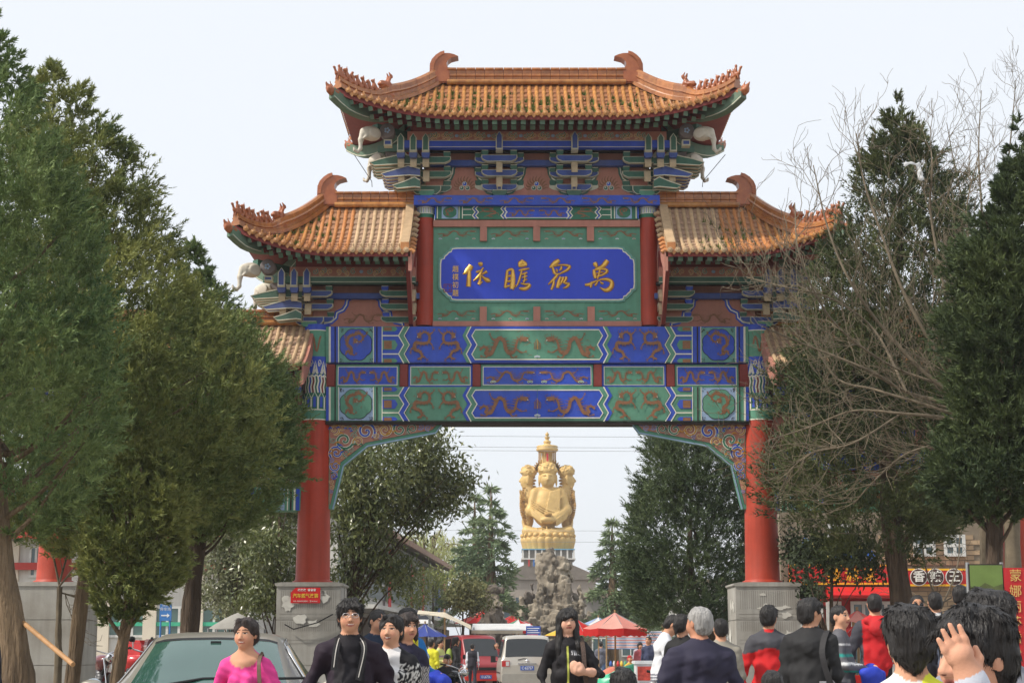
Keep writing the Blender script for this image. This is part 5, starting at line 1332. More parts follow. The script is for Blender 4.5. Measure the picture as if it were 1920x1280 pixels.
# small balanced stack on the left
rk3=thing('rock_stack','balanced dark rock stack with a slab on top among the parasols','rock',(at(927,1222,71).x,71,0))
ru=71/F_PX/3.369
def Q3(x,y,d=0.): p=at(900+x/3.369,800+y/3.369,71); return (p.x-at(927,1222,71).x,d*ru,p.z)
for (pts,nm,sd_,m_) in (([((52,1032),(100,1032),24,26,0),((100,1030),(128,1036),24,20,0)],'cap_stone',1,rockM2),([((95,1062),(92,1165),30,32,0)],'banded_stone',2,rockM),([((45,1105),(42,1180),14,16,0)],'side_stone',3,rockM2),([((90,1175),(90,1640),50,70,0),((20,1190),(20,1640),22,40,0),((130,1190),(130,1640),24,44,0)],'base_stone',4,rockM2)):
    rockmass(pts,nm,rk3,.035,sd_,m_,.014,Q3,ru)
# ============================================================= buildings round the square
glassD=mat('window_glass',S(70,92,96),.12,.15,.8,spec=.8); frameW=mat('window_frame_white',S(206,206,202),.5)
def window(par,x0,x1,z0,z1,y,nx=2,nz=1,glass=None):
    w_=MB(); w_.box(x0,x1,y-.01,y+.03,z0,z1,glass or glassD); o=w_.build('window',par)
    f=MB()
    for i in range(nx+1): x=x0+(x1-x0)*i/nx; f.box(x-.04,x+.04,y-.05,y-.012,z0-.04,z1+.04,frameW)
    for j in range(nz+1): z=z0+(z1-z0)*j/nz; f.box(x0+.041,x1-.041,y-.045,y-.013,z-.04,z+.04,frameW)
    f.build('frame',o); return o
def tile_roof(par,x0,x1,y0,y1,z0,z1,m,n=40,trim=None):
    "single slope facing -y with raised tile ribs"
    mb=MB(); mb.add([(x0,y0,z0),(x1,y0,z0),(x1,y1,z1),(x0,y1,z1),(x0,y0,z0-.15),(x1,y0,z0-.15),(x1,y1,z1-.15),(x0,y1,z1-.15)],[(0,1,2,3),(4,7,6,5),(0,4,5,1),(1,5,6,2),(3,2,6,7),(0,3,7,4)],m); r=mb.build('roof',par)
    mb=MB()
    for i in range(n):
        x=x0+(x1-x0)*(i+.5)/n; mb.tube([(x,y0-.03,z0+.03),(x,y1,z1+.03)],.055,m,6)
    mb.build('roof_tile_ribs',r,kind='stuff')
    if trim: mb=MB(); mb.box(x0-.02,x1+.02,y0-.08,y0-.002,z0-.30,z0-.02,trim); mb.build('eave_trim',r)
    return r
tileG=mat('old_grey_tile',S(136,122,106),.9,.2,1.5,streak=.2)
redT=mat('red_trim',S(170,52,44),.6,.1,2)
# long white house on the left
LD=58; x0=at(-160,1222,LD).x; x1=at(455,1222,LD).x; zE=at(200,995,LD).z; zR=at(200,935,LD+4).z
lh=thing('long_house','long white house with grey tile roof, red eave and green glass shopfront','building',(0,LD,0))
mb=MB(); mb.box(x0,x1,0,8,0,zE-.2,wl); wa=mb.build('wall',lh)
tile_roof(lh,x0-.6,x1+.5,-.7,4,zE,zR,tileG,60,redT)
mb=MB(); mb.box(x0-.6,x1+.5,4.0,8.6,zR-.6,zR-.45,tileG); mb.build('rear_roof',lh)
gsh=mat('shop_green_glass',S(76,104,98),.1,.2,.6,spec=.8)
for i in range(7):
    a=x0+(x1-x0)*(i+.12)/7; b=x0+(x1-x0)*(i+.88)/7
    window(wa,a,b,at(200,1192,LD).z,at(200,1138,LD).z,-.02,3,1,gsh); window(wa,a+.4,b-.4,at(200,1080,LD).z,at(200,1025,LD).z,-.02,2,1)
mb=MB(); zz_=at(200,1173,LD).z; mb.box(x0+.2,x1-.2,-.10,-.06,zz_,zz_+.13,mat('green_rail',S(70,176,140),.5)); mb.build('green_rail',wa)
mb=MB(); za,zb_=at(0,1055,LD).z,at(0,1068,LD).z; mb.box(x0,x1,-.30,-.001,zb_,za,redT); mb.build('string_course',wa)
for i in range(8):
    mb=MB(); x=x0+(x1-x0)*i/7; mb.box(x-.22,x+.22,-.14,-.001,.0,zE-.35,mat('pilaster_cream',S(214,204,186),.8,.06,1)); mb.build('pilaster',wa)
# market row running back along the left of the square
mr0=at(645,1222,64); mr1=at(846,1222,112)
dv=Vector((mr1.x-mr0.x,mr1.y-mr0.y,0)); Lr=dv.length; ang=math.atan2(dv.y,dv.x)
mh=thing('market_house','two-storey market row with grey metal upper wall, tiled roof and red pennant','building',(mr0.x,mr0.y,0),ang)   # local +x runs away, local -y faces the square
greyM=mat('corrugated_grey',S(150,158,160),.6,.1,1,streak=.2)
mb=MB(); mb.box(0,Lr,.3,8,0,6.3,wl); mw=mb.build('wall',mh)
mb=MB()
for i in range(150): x=Lr*(i+.5)/150; mb.box(x-.10,x+.10,.22,.298,3.6,6.2,greyM)
mb.build('metal_cladding',mw,kind='stuff')
mb=MB(); zr_=8.0; mb.prism([(-.9,6.25),(4.2,zr_),(9,6.25),(9,6.1),(4.2,zr_-.18),(-.9,6.1)],-.6,Lr+.6,tileG,axis='x'); rr_=mb.build('roof',mh)
mb=MB(); mb.box(-.6,Lr+.6,-1.0,-.9,6.0,6.24,mat('faded_brown_trim',S(150,118,100),.7)); mb.build('eave_trim',rr_)
for i in range(9):
    x=2+ (Lr-4)*i/8
    window(mw,x-.9,x+.9,4.2,5.6,.18,3,1); 
    mb=MB(); mb.box(x-1.6,x+1.6,.1,.28,.2,2.7,mat('shop_dark',S(96,84,76),.6)); mb.build('shop_opening',mw)
for x,c in ((Lr*.50,S(206,50,60)),(Lr*.82,S(60,90,160)),(Lr*.62,S(206,60,60)),(Lr*.9,S(220,120,120)),(Lr*.3,S(210,60,60))):
    mb=MB(); mb.box(x-.45,x+.45,.02,.06,3.3,5.9,mat('pennant_%d'%int(x*10),c,.7)); mb.build('pennant',mw)
mb=MB(); mb.box(0,Lr,-1.2,.29,2.9,3.05,wl); mb.build('canopy',mw)
# end wall facing the camera
window(mw,-.9,-.85,4,5,5) if False else None
# shop on the right
RDp=44; xa=at(1468,1222,RDp).x; xb=at(2010,1222,RDp).x
sh=thing('shop_house','tan brick house with red lettered shop signs and a red rounded awning','building',(0,RDp,0))
brkM=mat('tan_brick_wall',S(158,138,114),.85,.12,1.2,streak=.12)
mb=MB(); mb.box(xa,xb,0,7,0,9.0,mat('mortar',S(128,116,100),.9)); sw_=mb.build('wall',sh)
# brick facing where it shows between the trees
rs=random.Random(2); bms=[]
for k in range(4):
    b=MB(); c=rs.uniform(.88,1.1); b.box(-.235,.235,-.02,.0,-.055,.055,mat('brick_%d'%k,tuple(min(1,q*c) for q in S(170,146,118)),.85,.12,3)); bms.append(b.mesh('brick'))
bx0=at(1672,1222,RDp).x; bx1=at(1835,1222,RDp).x
nb_=0; zrow=at(0,1190,RDp).z
while zrow<at(0,1000,RDp).z and nb_<280:
    r_=int(zrow*8)%2
    x=bx0+(.24 if int(round(zrow/.13))%2 else 0)
    while x<bx1 and nb_<280:
        z=zrow
        if not(at(0,1100,RDp).z<z<at(0,1064,RDp).z): link('brick',bms[rs.randrange(4)],sw_,(x,-.002,z)); nb_+=1
        x+=.49
    zrow+=.13
def sign(par,px0,px1,py0,py1,D,m,name,edge=None,th=.12,yo=-.2):
    a=at(px0,py1,D); b=at(px1,py0,D); mb=MB(); mb.box(a.x,b.x,yo,yo+th,a.z,b.z,m); o=mb.build(name,par)
    if edge:
        e=MB(); w_=.05; y=yo-.012
        for q in ((a.x,b.x,a.z,a.z+w_),(a.x,b.x,b.z-w_,b.z),(a.x,a.x+w_,a.z+w_+.001,b.z-w_-.001),(b.x-w_,b.x,a.z+w_+.001,b.z-w_-.001)): e.box(q[0],q[1],y,yo-.001,q[2],q[3],edge)
        e.build('sign_border',o)
    return o,a,b
sred=mat('sign_red',S(196,30,34),.45,.08,1); syel=mat('sign_yellow',S(240,180,40),.5)
sg1,a,b=sign(sh,1478,1666,1058,1096,RDp,sred,'red_sign',syel)
for ch,px in zip('圆诚家',(1561,1594,1627)):
    p=at(px,1079,RDp); text(ch,.36,syel,'lettering',sg1,(p.x,-.22,p.z),.01,bold=.008)
sg2,a,b=sign(sh,1668,1814,1066,1099,RDp,sred,'spicy_sign',syel)
dkc=mat('sign_dark_disc',S(70,40,36),.5); wtx=mat('sign_white',S(226,224,216),.5)
p=at(1682,1083,RDp); mb=MB(); mb.box(at(1670,1083,RDp).x,at(1694,1083,RDp).x,-.225,-.215,a.z+.06,b.z-.06,mat('sign_photo_green',S(110,130,84),.5,.6,8)); mb.build('sign_picture',sg2)
for ch,px in zip('香辣王',(1719,1750,1785)):
    p=at(px,1082,RDp); mb=MB(); mb.lathe([(.22,-.02),(.22,-.001)],wtx,24,(p.x,-.205,p.z),ax='y'); mb.lathe([(.20,-.03),(.20,-.021)],dkc,24,(p.x,-.205,p.z),ax='y'); d_=mb.build('sign_disc',sg2)
    text(ch,.30,wtx,'lettering',d_,(p.x,-.245,p.z),.008,bold=.006)
p0_=at(1548,1122,RDp); p1_=at(1682,1098,RDp)
mb=MB(); prf=[(0,p1_.z-.02),(-.5,p1_.z-.05),(-.85,p1_.z-.16),(-1.0,p0_.z+.06),(-.98,p0_.z),(0,p0_.z)]; mb.prism(prf,p0_.x,p1_.x,sred,axis='x',smooth=False); mb.build('awning',sh)
mb=MB(); mb.box(at(1478,1222,RDp).x,at(1680,1222,RDp).x,-.12,-.001,0,p0_.z,mat('shopfront_red',S(176,36,38),.5,.1,1)); sf=mb.build('shopfront',sh)
for a_,b_ in ((1500,1540),(1552,1575),(1598,1640),(1650,1672)):
    window(sf,at(a_,1222,RDp).x,at(b_,1222,RDp).x,.3,at(0,1130,RDp).z,-.16,2,2)
for a_,b_,t_,l_ in ((1722,1758,1005,1040),(1780,1815,1005,1040),(1560,1600,985,1030),(1860,1900,985,1030),(1840,1880,1120,1200)):
    window(sw_,at(a_,1222,RDp).x,at(b_,1222,RDp).x,at(0,l_,RDp).z,at(0,t_,RDp).z,-.06,2,2)
mb=MB(); p=at(1530,1050,RDp)
rs=np.random.RandomState(3)
for i in range(26):
    c=at(1500+rs.rand()*130,1015+rs.rand()*38,RDp); k=MB(); r=.16
    mb2=MB(); a0=rs.rand()*6; 
    mb2.prism([(c.x+r*math.cos(a0+t)*(.6+.4*(j%2)),c.z+r*math.sin(a0+t)*(.6+.4*(j%2))) for j,t in enumerate(np.linspace(0,6.28,9)[:-1])],-.3,-.28,mat('bunting_%d'%(i%3),[S(60,110,200),S(60,110,200),S(230,220,140)][i%3],.6)); mb2.build('bunting',sh)
# low hazy roofs closing the square behind the hall
for i,(pa,pb,py,D_,lab) in enumerate(((640,760,1090,135,'low far house seen between the market row and the willow'),(1100,1210,1120,140,'low grey far house behind the cedar that the dark evergreen half hides'),(1210,1480,1095,120,'far long house behind the dark evergreen'),(1660,1990,960,70,'taller plain house rising behind the tan brick shop'))):
    xa_,xb_=at(pa,1222,D_).x,at(pb,1222,D_).x; z=at(pa,py,D_).z; t=thing('far_house',lab,'building',(0,D_,0)); mb=MB(); mb.box(xa_,xb_,0,8,0,z,[wl,grW,wl,mat('far_cream',S(186,176,160),.85,.08,.4,streak=.12)][i]); w_=mb.build('wall',t)
    mb=MB(); mb.box(xa_-.4,xb_+.4,-.5,8.5,z+.001,z+.35,tileG); mb.build('roof',t)
    n=max(2,int((xb_-xa_)/3))
    for k in range(n):
        x=xa_+(xb_-xa_)*(k+.5)/n
        for q in range(max(1,int(z/3.1))): window(w_,x-.7,x+.7,1.0+3*q,2.4+3*q,-.04,2,1)
# ---- kerbed walk under the right-hand trees
rw=link('pavement',None,None,(0,0,0),kind='structure')
mb=MB(); mb.box(3.95,14,17.6,27.2,0,.21,mat('walk_paving',S(150,142,130),.9,.15,1.5,bump=.3,bscale=10)); mb.build('walk',rw)
kb=MB(); kb.box(-.49,.49,-.07,.07,0,.225,stoneM); kbm=kb.mesh('kerb_stone')
for i in range(10): link('kerb_stone',kbm,rw,(4.45+1.0*i,17.5,0))
for i in range(9): link('kerb_stone',kbm,rw,(3.87,18.1+1.0*i,0),math.pi/2)
# ============================================================= trees
def blades(C,D,L,W,fold=.0):
    "leaf-sized diamonds: base C, direction D, length L, width W"
    n=len(C); D=unit(D); q=unit(np.cross(D,NR.normal(size=(n,3))))
    L=np.asarray(L).reshape(-1,1)*np.ones((n,1)); W=np.asarray(W).reshape(-1,1)*np.ones((n,1))
    m=C+D*L*.45
    V=np.stack([C,m+q*W/2,C+D*L,m-q*W/2],1).reshape(-1,3)
    return V,np.arange(4*n).reshape(n,4)
def needles(C,D,L,W):
    n=len(C); D=unit(D); q=unit(np.cross(D,NR.normal(size=(n,3)))); L=L.reshape(-1,1); W=W.reshape(-1,1)
    V=np.stack([C+q*W*.5,C-q*W*.5,C+D*L],1).reshape(-1,3); return V,np.arange(3*n).reshape(n,3)
def foliage(name,V,Fq,m,parent): 
    return link(name,npmesh(name,V,Fq,[m]),parent,kind=None)
def leaf_mat(name,c1,c2,rough=.6,scale=1.2,tr=.12,spec=.3):
    if name in MATS: return MATS[name]
    m=bpy.data.materials.new(name); m.use_nodes=True; n=m.node_tree.nodes; L=m.node_tree.links; b=n['Principled BSDF']
    b.inputs['Roughness'].default_value=rough; b.inputs['Specular IOR Level'].default_value=spec
    tc=n.new('ShaderNodeTexCoord'); nz=n.new('ShaderNodeTexNoise'); nz.inputs['Scale'].default_value=scale; nz.inputs['Detail'].default_value=3
    n2=n.new('ShaderNodeTexNoise'); n2.inputs['Scale'].default_value=scale*14; n2.inputs['Detail'].default_value=1
    L.new(tc.outputs['Object'],nz.inputs['Vector']); L.new(tc.outputs['Object'],n2.inputs['Vector'])
    ad=n.new('ShaderNodeMath'); ad.operation='MULTIPLY_ADD'; ad.inputs[1].default_value=.45; L.new(n2.outputs['Fac'],ad.inputs[0])
    ml=n.new('ShaderNodeMath'); ml.operation='MULTIPLY'; ml.inputs[1].default_value=.6; L.new(nz.outputs['Fac'],ml.inputs[0]); L.new(ml.outputs[0],ad.inputs[2])
    rp=n.new('ShaderNodeValToRGB'); e=rp.color_ramp.elements; e[0].position=.36; e[1].position=.68; e[0].color=(*c1,1); e[1].color=(*c2,1)
    L.new(ad.outputs[0],rp.inputs[0]); L.new(rp.outputs[0],b.inputs['Base Color'])
    t=n.new('ShaderNodeBsdfTranslucent'); L.new(rp.outputs[0],t.inputs['Color']); mx=n.new('ShaderNodeMixShader'); mx.inputs[0].default_value=tr
    L.new(b.outputs[0],mx.inputs[1]); L.new(t.outputs[0],mx.inputs[2]); L.new(mx.outputs[0],n['Material Output'].inputs[0])
    MATS[name]=m; return m
barkA=mat('bark_brown',S(112,94,74),.95,.45,9,bump=1.,bscale=22,stretch=(1,1,.14),bdist=.12,dust=(*S(150,128,100),.6))
barkD=mat('bark_dark',S(84,70,58),.95,.45,9,bump=1.,bscale=22,stretch=(1,1,.14),bdist=.12)
barkT=mat('bark_twig',S(108,97,80),.85,.25,6)
def trunk(pts,rad,m,parent,name='trunk',n=12):
    pts=catmull(pts,6); k=len(pts); rr=[x[0] for x in catmull([(q,0) for q in rad],6)] if len(rad)>2 else list(np.linspace(rad[0],rad[-1],k))
    rr=[r*(1+.07*math.sin(i*2.1)+.04*math.sin(i*5.3)) for i,r in enumerate(rr)]
    mb=MB(); n=18; mb.tube(pts,rr,m,n)
    ph=random.uniform(0,9)
    for i_,v in enumerate(mb.v[:n*k]):     # fluted, knotty surface
        c_=pts[i_//n]; j=i_%n; f=1+.10*math.sin(j*2.09+ph+.15*(i_//n))+.05*math.sin(j*4.7+i_//n*.6)+.07*math.sin(i_//n*.9+j*.7+ph)
        mb.v[i_]=tuple(c_[q]+(v[q]-c_[q])*f for q in range(3))
    return mb.build(name,parent)
def pxprof(prof,D):
    "rows (py, cx_px, r_px) -> arrays z, x, r in metres"
    o=[]
    for py,cx,r in prof:
        p=at(cx,py,D); q=at(cx+r,py,D); o.append((p.z,p.x,q.x-p.x))
    o.sort(); return np.array(o)
def cypress(name,label,D,prof,base,m,n_pl=420,n_bl=150,blade=(.085,.022),bark=None,tr=(.14,.05),group=None,plume=.34,up=.75,inner=.26,lump=.14,fill=.36,twiggy=0,xoff=0):
    P=pxprof(prof,D); z0,z1=P[0,0],P[-1,0]
    bx=at(base,1222,D).x; t=thing(name,label,'tree',(bx,D,0),0,group)
    # boughs first, then plumes: some gathered round the boughs, some filling the envelope, some inside
    nb=max(14,n_pl//8)
    zz=np.linspace(z0,z1,200); rr=np.interp(zz,P[:,0],P[:,2])
    w=rr+.06; w/=w.sum(); k=NR.choice(200,nb,p=w); bz=zz[k]
    ba=NR.rand(nb)*2*math.pi; fr=NR.rand(nb)<.25; ba[fr]=math.pi+NR.rand(fr.sum())*math.pi
    bi=NR.randint(0,nb,n_pl); uu=NR.rand(n_pl); inn=uu<inner; fil=(uu>=inner)&(uu<inner+(1-inner)*fill)
    r0=np.interp(bz,P[:,0],P[:,2])[bi]
    bs=np.clip(r0*.26,.05,.36)
    z=bz[bi]+NR.normal(size=n_pl)*bs*.75; z=np.clip(z,z0-.1,z1); a=ba[bi]+NR.normal(size=n_pl)*bs/np.maximum(r0,.15)*.8
    un=inn|fil; a[un]=NR.rand(un.sum())*6.283; hf=fil&(NR.rand(n_pl)<.3); a[hf]=math.pi+NR.rand(hf.sum())*math.pi; z[un]=NR.choice(zz,un.sum(),p=w)
    r=np.interp(z,P[:,0],P[:,2]); cx=np.interp(z,P[:,0],P[:,1])
    f=np.where(inn,NR.uniform(.15,.7,n_pl),np.where(fil,NR.uniform(.84,.97,n_pl),NR.uniform(.90,1.04,n_pl)))
    bl=(1+lump*NR.uniform(-.8,.7,nb))[bi]
    sz=plume*NR.uniform(.6,1.3,n_pl)*np.clip(r/.8,.40,1.05)
    rad=np.maximum(r-sz*.28,.01)*f*np.where(un,1,bl)
    C=np.stack([cx+rad*np.cos(a),D+rad*np.sin(a),z],1)
    d=unit(np.stack([np.cos(a)*.75,np.sin(a)*.75,np.full(n_pl,up)],1)+NR.normal(size=(n_pl,3))*.2)
    n=n_pl*n_bl; pi=np.repeat(np.arange(n_pl),n_bl)
    # sprigs inside each plume, needles round each sprig
    ns=7; si=NR.randint(0,ns,n); sa=NR.normal(size=(n_pl,ns,3)); st=NR.rand(n_pl,ns)
    sd=unit(d[:,None,:]+sa*.42); so=C[:,None,:]+d[:,None,:]*((st-.5)*sz[:,None]*.9)[...,None]+sa*(sz[:,None]*.17)[...,None]
    tt=NR.rand(n); off=NR.normal(size=(n,3))
    B=so[pi,si]+sd[pi,si]*(tt*sz[pi]*.62)[:,None]+off*(sz[pi]*.034*(1.3-tt))[:,None]
    dr=unit(sd[pi,si]*.95+off*.45+np.array([0,0,.10]))
    L=NR.uniform(.6,1.4,n)*blade[0]; W=NR.uniform(.7,1.3,n)*blade[1]
    V,Fq=needles(B-np.array([bx,D,0]),dr,L,W)
    foliage('crown',V,Fq,m,t)
    ztop=z0+(z1-z0)*.8; xt_=np.interp(ztop,P[:,0],P[:,1])-bx; zm=(z0+z1)/2*.7; xm_=np.interp(zm,P[:,0],P[:,1])-bx
    trunk([(0,0,-.05),(.02,0,.6),(.3*xm_+.03,0,max(1.2,z0*.6)),(xm_,0,zm),(xt_,0,ztop)],[tr[0]*1.25,tr[0],tr[0]*.9,tr[0]*.7,tr[1]*.3],bark or barkA,t)
    # limbs reaching into the crown
    mb=MB()
    for i in range(26):
        zc=z0-.15+(z1-z0)*.75*NR.rand(); rc=np.interp(zc+.3,P[:,0],P[:,2]); an=NR.rand()*6.28; xc=np.interp(max(zc,z0),P[:,0],P[:,1])-bx
        xs_=xc if zc>zm else xm_*.6
        e=(xs_+rc*.75*math.cos(an),rc*.75*math.sin(an),zc+.5)
        mb.tube(catmull([(xs_*.9,0,zc-.25),((xs_+e[0])/2,e[1]*.5,zc+.02),e],4),list(np.linspace(.032,.008,9)),bark or barkA,5)
    mb.build('limbs',t,kind='stuff')
    return t
cyp1=leaf_mat('cypress_leaf',S(70,98,58),S(138,150,90),scale=.9)
cyp2=leaf_mat('cypress_leaf_warm',S(74,96,52),S(152,154,88),scale=.9)
cyp3=leaf_mat('cypress_leaf_cool',S(66,96,56),S(132,148,90),scale=.9)
cypd=leaf_mat('cypress_leaf_dark',S(46,64,46),S(92,104,62),scale=.9)
GL='conifers along the left side of the plaza'
cypress('cypress','tall dense cypress on the thick bark trunk that holds a wooden pole',17,[(20,-12,6),(110,-12,50),(210,-15,100),(330,-20,150),(460,-25,205),(600,-30,235),(740,-30,260),(830,-15,235),(900,0,190),(960,20,120),(1000,30,60)],45,cyp3,900,190,(.05,.016),tr=(.14,.06),group=None,plume=.30)
cypress('cypress','tall broad cypress with yellowish lower plumes, widest crown beside the archway',22,[(105,103,6),(160,110,40),(205,118,70),(330,130,125),(430,142,152),(530,155,190),(650,165,285),(740,172,320),(800,178,325),(880,180,295),(955,180,230),(1010,185,130),(1040,190,60)],130,cyp2,1420,180,(.066,.021),tr=(.10,.06),plume=.33)
cypress('cypress','narrower cypress with pointed top touching the red column of the archway',26,[(462,366,6),(510,368,30),(570,370,62),(660,375,128),(740,378,165),(850,380,192),(920,376,180),(985,370,110),(1010,365,60)],345,cyp1,1050,180,(.065,.020),tr=(.15,.08),plume=.34,bark=barkD)
cypress('cypress','low bushy cypress with drooping olive crown behind the parked sedan',20.5,[(850,262,60),(920,260,88),(1000,252,95),(1070,250,92),(1120,245,78),(1150,235,40)],212,cyp2,420,180,(.058,.018),tr=(.085,.05),plume=.27)
cypress('cypress','dense dark cypress with its trunk rising behind the red banner',19.2,[(235,1915,8),(300,1912,30),(380,1905,50),(450,1895,80),(530,1890,112),(620,1893,125),(720,1890,100),(800,1885,100),(880,1860,120),(930,1855,105),(975,1860,50)],1846,cypd,950,180,(.064,.0195),bark=barkD,tr=(.10,.07),plume=.32)
cypress('cypress','tall loose cypress with gaps in its crown behind the bare branches',26.5,[(185,1680,6),(240,1682,34),(330,1690,82),(420,1692,112),(520,1690,150),(640,1680,195),(760,1672,215),(860,1660,220),(930,1650,205),(990,1650,150),(1040,1640,90)],1700,leaf_mat('cypress_leaf_olive',S(48,64,42),S(100,106,64),scale=.9),1100,145,(.078,.022),bark=barkD,tr=(.17,.08),plume=.42,inner=.22,lump=.2,fill=.5)
cypress('cypress','large dark evergreen rising behind the young man in white, seen through the opening',40,[(800,1300,30),(840,1298,75),(900,1300,98),(960,1300,116),(1010,1298,124),(1080,1297,122),(1140,1297,112),(1180,1300,90)],1372,leaf_mat('cypress_leaf_deep',S(54,74,52),S(104,118,80),scale=.6),800,150,(.09,.024),bark=barkD,tr=(.12,.06),plume=.46,inner=.2,lump=.15,fill=.35)
# ---- broad-leaved evergreens
def broadleaf(name,label,D,lumps_,base,m,n=9000,leaf=(.11,.036),droop=.5,bark=None,limbs=None,tr=.1,depth=.8):
    bx=at(base,1222,D).x; t=thing(name,label,'tree',(bx,D,0))
    V=[];k=0; A=np.array([l[2]*l[3] for l in lumps_],float); A/=A.sum(); cs=[]
    for (cx,cy_,rx,ry),w_ in zip(lumps_,A):
        c=at(cx,cy_,D); q=at(cx+rx,cy_,D).x-c.x; s_=at(cx,cy_-ry,D).z-c.z; cs.append((c.x-bx,c.z,q,s_))
        nn=int(n*w_); ng=max(6,nn//28)       # leaves sit in sprays at twig ends
        u=unit(NR.normal(size=(ng,3)))*(NR.rand(ng,1)**.45); G=u*np.array([q,q*depth+.2,s_])+np.array([c.x-bx,NR.normal()*.3,c.z])
        gi=NR.randint(0,ng,nn); off=NR.normal(size=(nn,3))*np.array([.13,.13,.11])*(leaf[0]/.11)
        V.append(G[gi]+off)
    B=np.concatenate(V); nn=len(B)
    d=NR.normal(size=(nn,3))*.55+np.array([0,0,-droop]); 
    VV,FF=blades(B,d,NR.uniform(.7,1.25,nn)*leaf[0],NR.uniform(.8,1.2,nn)*leaf[1])
    foliage('crown',VV,FF,m,t)
    mb=MB(); top=cs[0]
    lx=limbs or [(top[0],top[1])]
    trunk([(0,0,-.05),(.05,0,.8),(cs[0][0]*.4,0,cs[0][1]*.55),(cs[0][0],0,cs[0][1])],[tr*1.2,tr,tr*.8,tr*.3],bark or barkD,t)
    for c in cs:
        z0=c[1]*.45; x0=cs[0][0]*.32
        for j in range(2):
            e=(c[0]+NR.normal()*c[2]*.5,NR.normal()*c[2]*.4,c[1]+NR.normal()*c[3]*.5)
            mb.tube(catmull([(x0,0,z0),((x0+e[0])/2-.1,e[1]*.5,(z0+e[2])/2+.1),e],4),list(np.linspace(tr*.26,.006,9)),bark or barkD,5)
    mb.build('limbs',t,kind='stuff'); return t
glossy=leaf_mat('glossy_leaf',S(60,80,46),S(134,138,86),rough=.32,scale=2.5,tr=.15,spec=.6)
glossy2=leaf_mat('glossy_leaf_grey',S(84,94,66),S(150,152,118),rough=.35,scale=2.5,tr=.2,spec=.5)
broadleaf('broadleaf_tree','glossy broad-leaved tree with drooping leaves behind the plinth with the red sticker',37,[(720,880,110,80),(815,890,70,62),(770,945,100,55),(670,960,70,80),(640,860,50,60),(690,1045,70,42),(740,1075,55,35),(640,1100,40,50),(800,830,45,45),(860,905,32,28)],628,glossy,19000,(.145,.048),.55,tr=.12)
broadleaf('broadleaf_tree','pale grey-green bushy tree behind the peaked grey tent',39,[(430,1000,62,80),(480,1060,50,60),(410,1090,50,55),(440,1130,45,35)],447,glossy2,9000,(.12,.05),.25,tr=.08)
broadleaf('broadleaf_tree','small dark leafy tree between the peaked tent and the plinth with the red sticker',35.5,[(525,960,50,70),(500,1040,45,55),(535,1090,40,55),(490,1120,40,40)],520,glossy,7000,(.12,.045),.4,tr=.09)
broadleaf('sapling','slender sapling with two thin stems before the red shop sign',27.5,[(1560,1020,58,50),(1600,1060,45,38),(1520,1050,38,45)],1557,leaf_mat('sapling_leaf',S(40,50,36),S(72,84,56),scale=3),2300,(.10,.04),.4,tr=.045)
broadleaf('sapling','leafy dark sapling beside the grey plinth without a sticker',28.8,[(1500,1030,35,60),(1515,1110,28,45)],1577,leaf_mat('sapling_leaf',S(40,50,36),S(72,84,56)),1500,(.10,.04),.4,tr=.04)
broadleaf('shrub','rounded olive shrub in front of the tiered cedar near the rock stack',66,[(868,1112,38,34),(895,1125,20,22)],868,leaf_mat('shrub_leaf',S(72,78,46),S(122,120,76),scale=1.5),2400,(.16,.07),.0,tr=.06)
broadleaf('shrub','loose yellow-green shrub below the grey market house',72,[(812,1095,42,35),(780,1130,30,25)],812,leaf_mat('spring_leaf',S(112,124,66),S(158,160,96),scale=1.5),2000,(.16,.05),.0,tr=.06)
# ---- cedars
def cedar(name,label,D,apex,basey,half,m,seed,n_wh=13):
    rs=np.random.RandomState(seed); bx=at(apex[0],1222,D).x; t=thing(name,label,'tree',(bx,D,0))
    zt=at(apex[0],apex[1],D).z; zb=at(apex[0],basey,D).z; R_=half*D/F_PX
    trunk([(0,0,-.05),(0,0,zt*.5),(0,0,zt)],[.28,.2,.02],barkA,t)
    Bc=[];Dc=[];mb=MB()
    for i in range(n_wh):
        h=i/(n_wh-1); z=zt-(zt-zb)*(h**.9)*.98-.1; Rr=R_*(.06+.94*h**.85)
        for j in range(6 if h>.15 else 3):
            an=rs.rand()*6.28; L=Rr*rs.uniform(.62,1.22); dz=L*rs.uniform(-.05,.22)
            pts=[]
            for q in np.linspace(0,1,9): pts.append((L*q*math.cos(an),L*q*math.sin(an),z+dz*q*1.6-L*.42*q**2.2))
            mb.tube(pts,list(np.linspace(.05*L/3+.012,.01,9)),barkA,4)
            n=int(230*max(.25,L/3)); s=rs.rand(n)**.7; P=np.array(pts)
            B=np.stack([np.interp(s,np.linspace(0,1,9),P[:,k]) for k in range(3)],1)
            side=rs.normal(size=(n,1))*np.array([[-math.sin(an),math.cos(an),0]])*(.11*L*(1-.6*s))[:,None]
            B=B+side+rs.normal(size=(n,3))*np.array([.05,.05,.03])-np.array([0,0,1])*np.abs(side).sum(1,keepdims=True)*.18
            Bc.append(B); Dc.append(unit(np.array([[math.cos(an),math.sin(an),-.25]])+rs.normal(size=(n,3))*.55))
    B=np.concatenate(Bc); d=np.concatenate(Dc); V,Fq=blades(B,d,rs.uniform(.2,.42,len(B)),rs.uniform(.05,.09,len(B)))
    foliage('crown',V,Fq,m,t); mb.build('limbs',t,kind='stuff'); return t
ced=leaf_mat('cedar_leaf',S(76,100,76),S(140,154,112),scale=.5)
cedar('cedar','tall cedar with tiered drooping boughs behind the rounded olive shrub',78,(920,912),1130,84,ced,1)
cedar('cedar','smaller cedar close behind the tiered cedar, its tip beside the other',84,(889,928),1130,70,ced,2,12)
cedar('cedar','cedar beside the stone spire, half hidden by the dark evergreen',80,(1150,975),1165,82,ced,3)
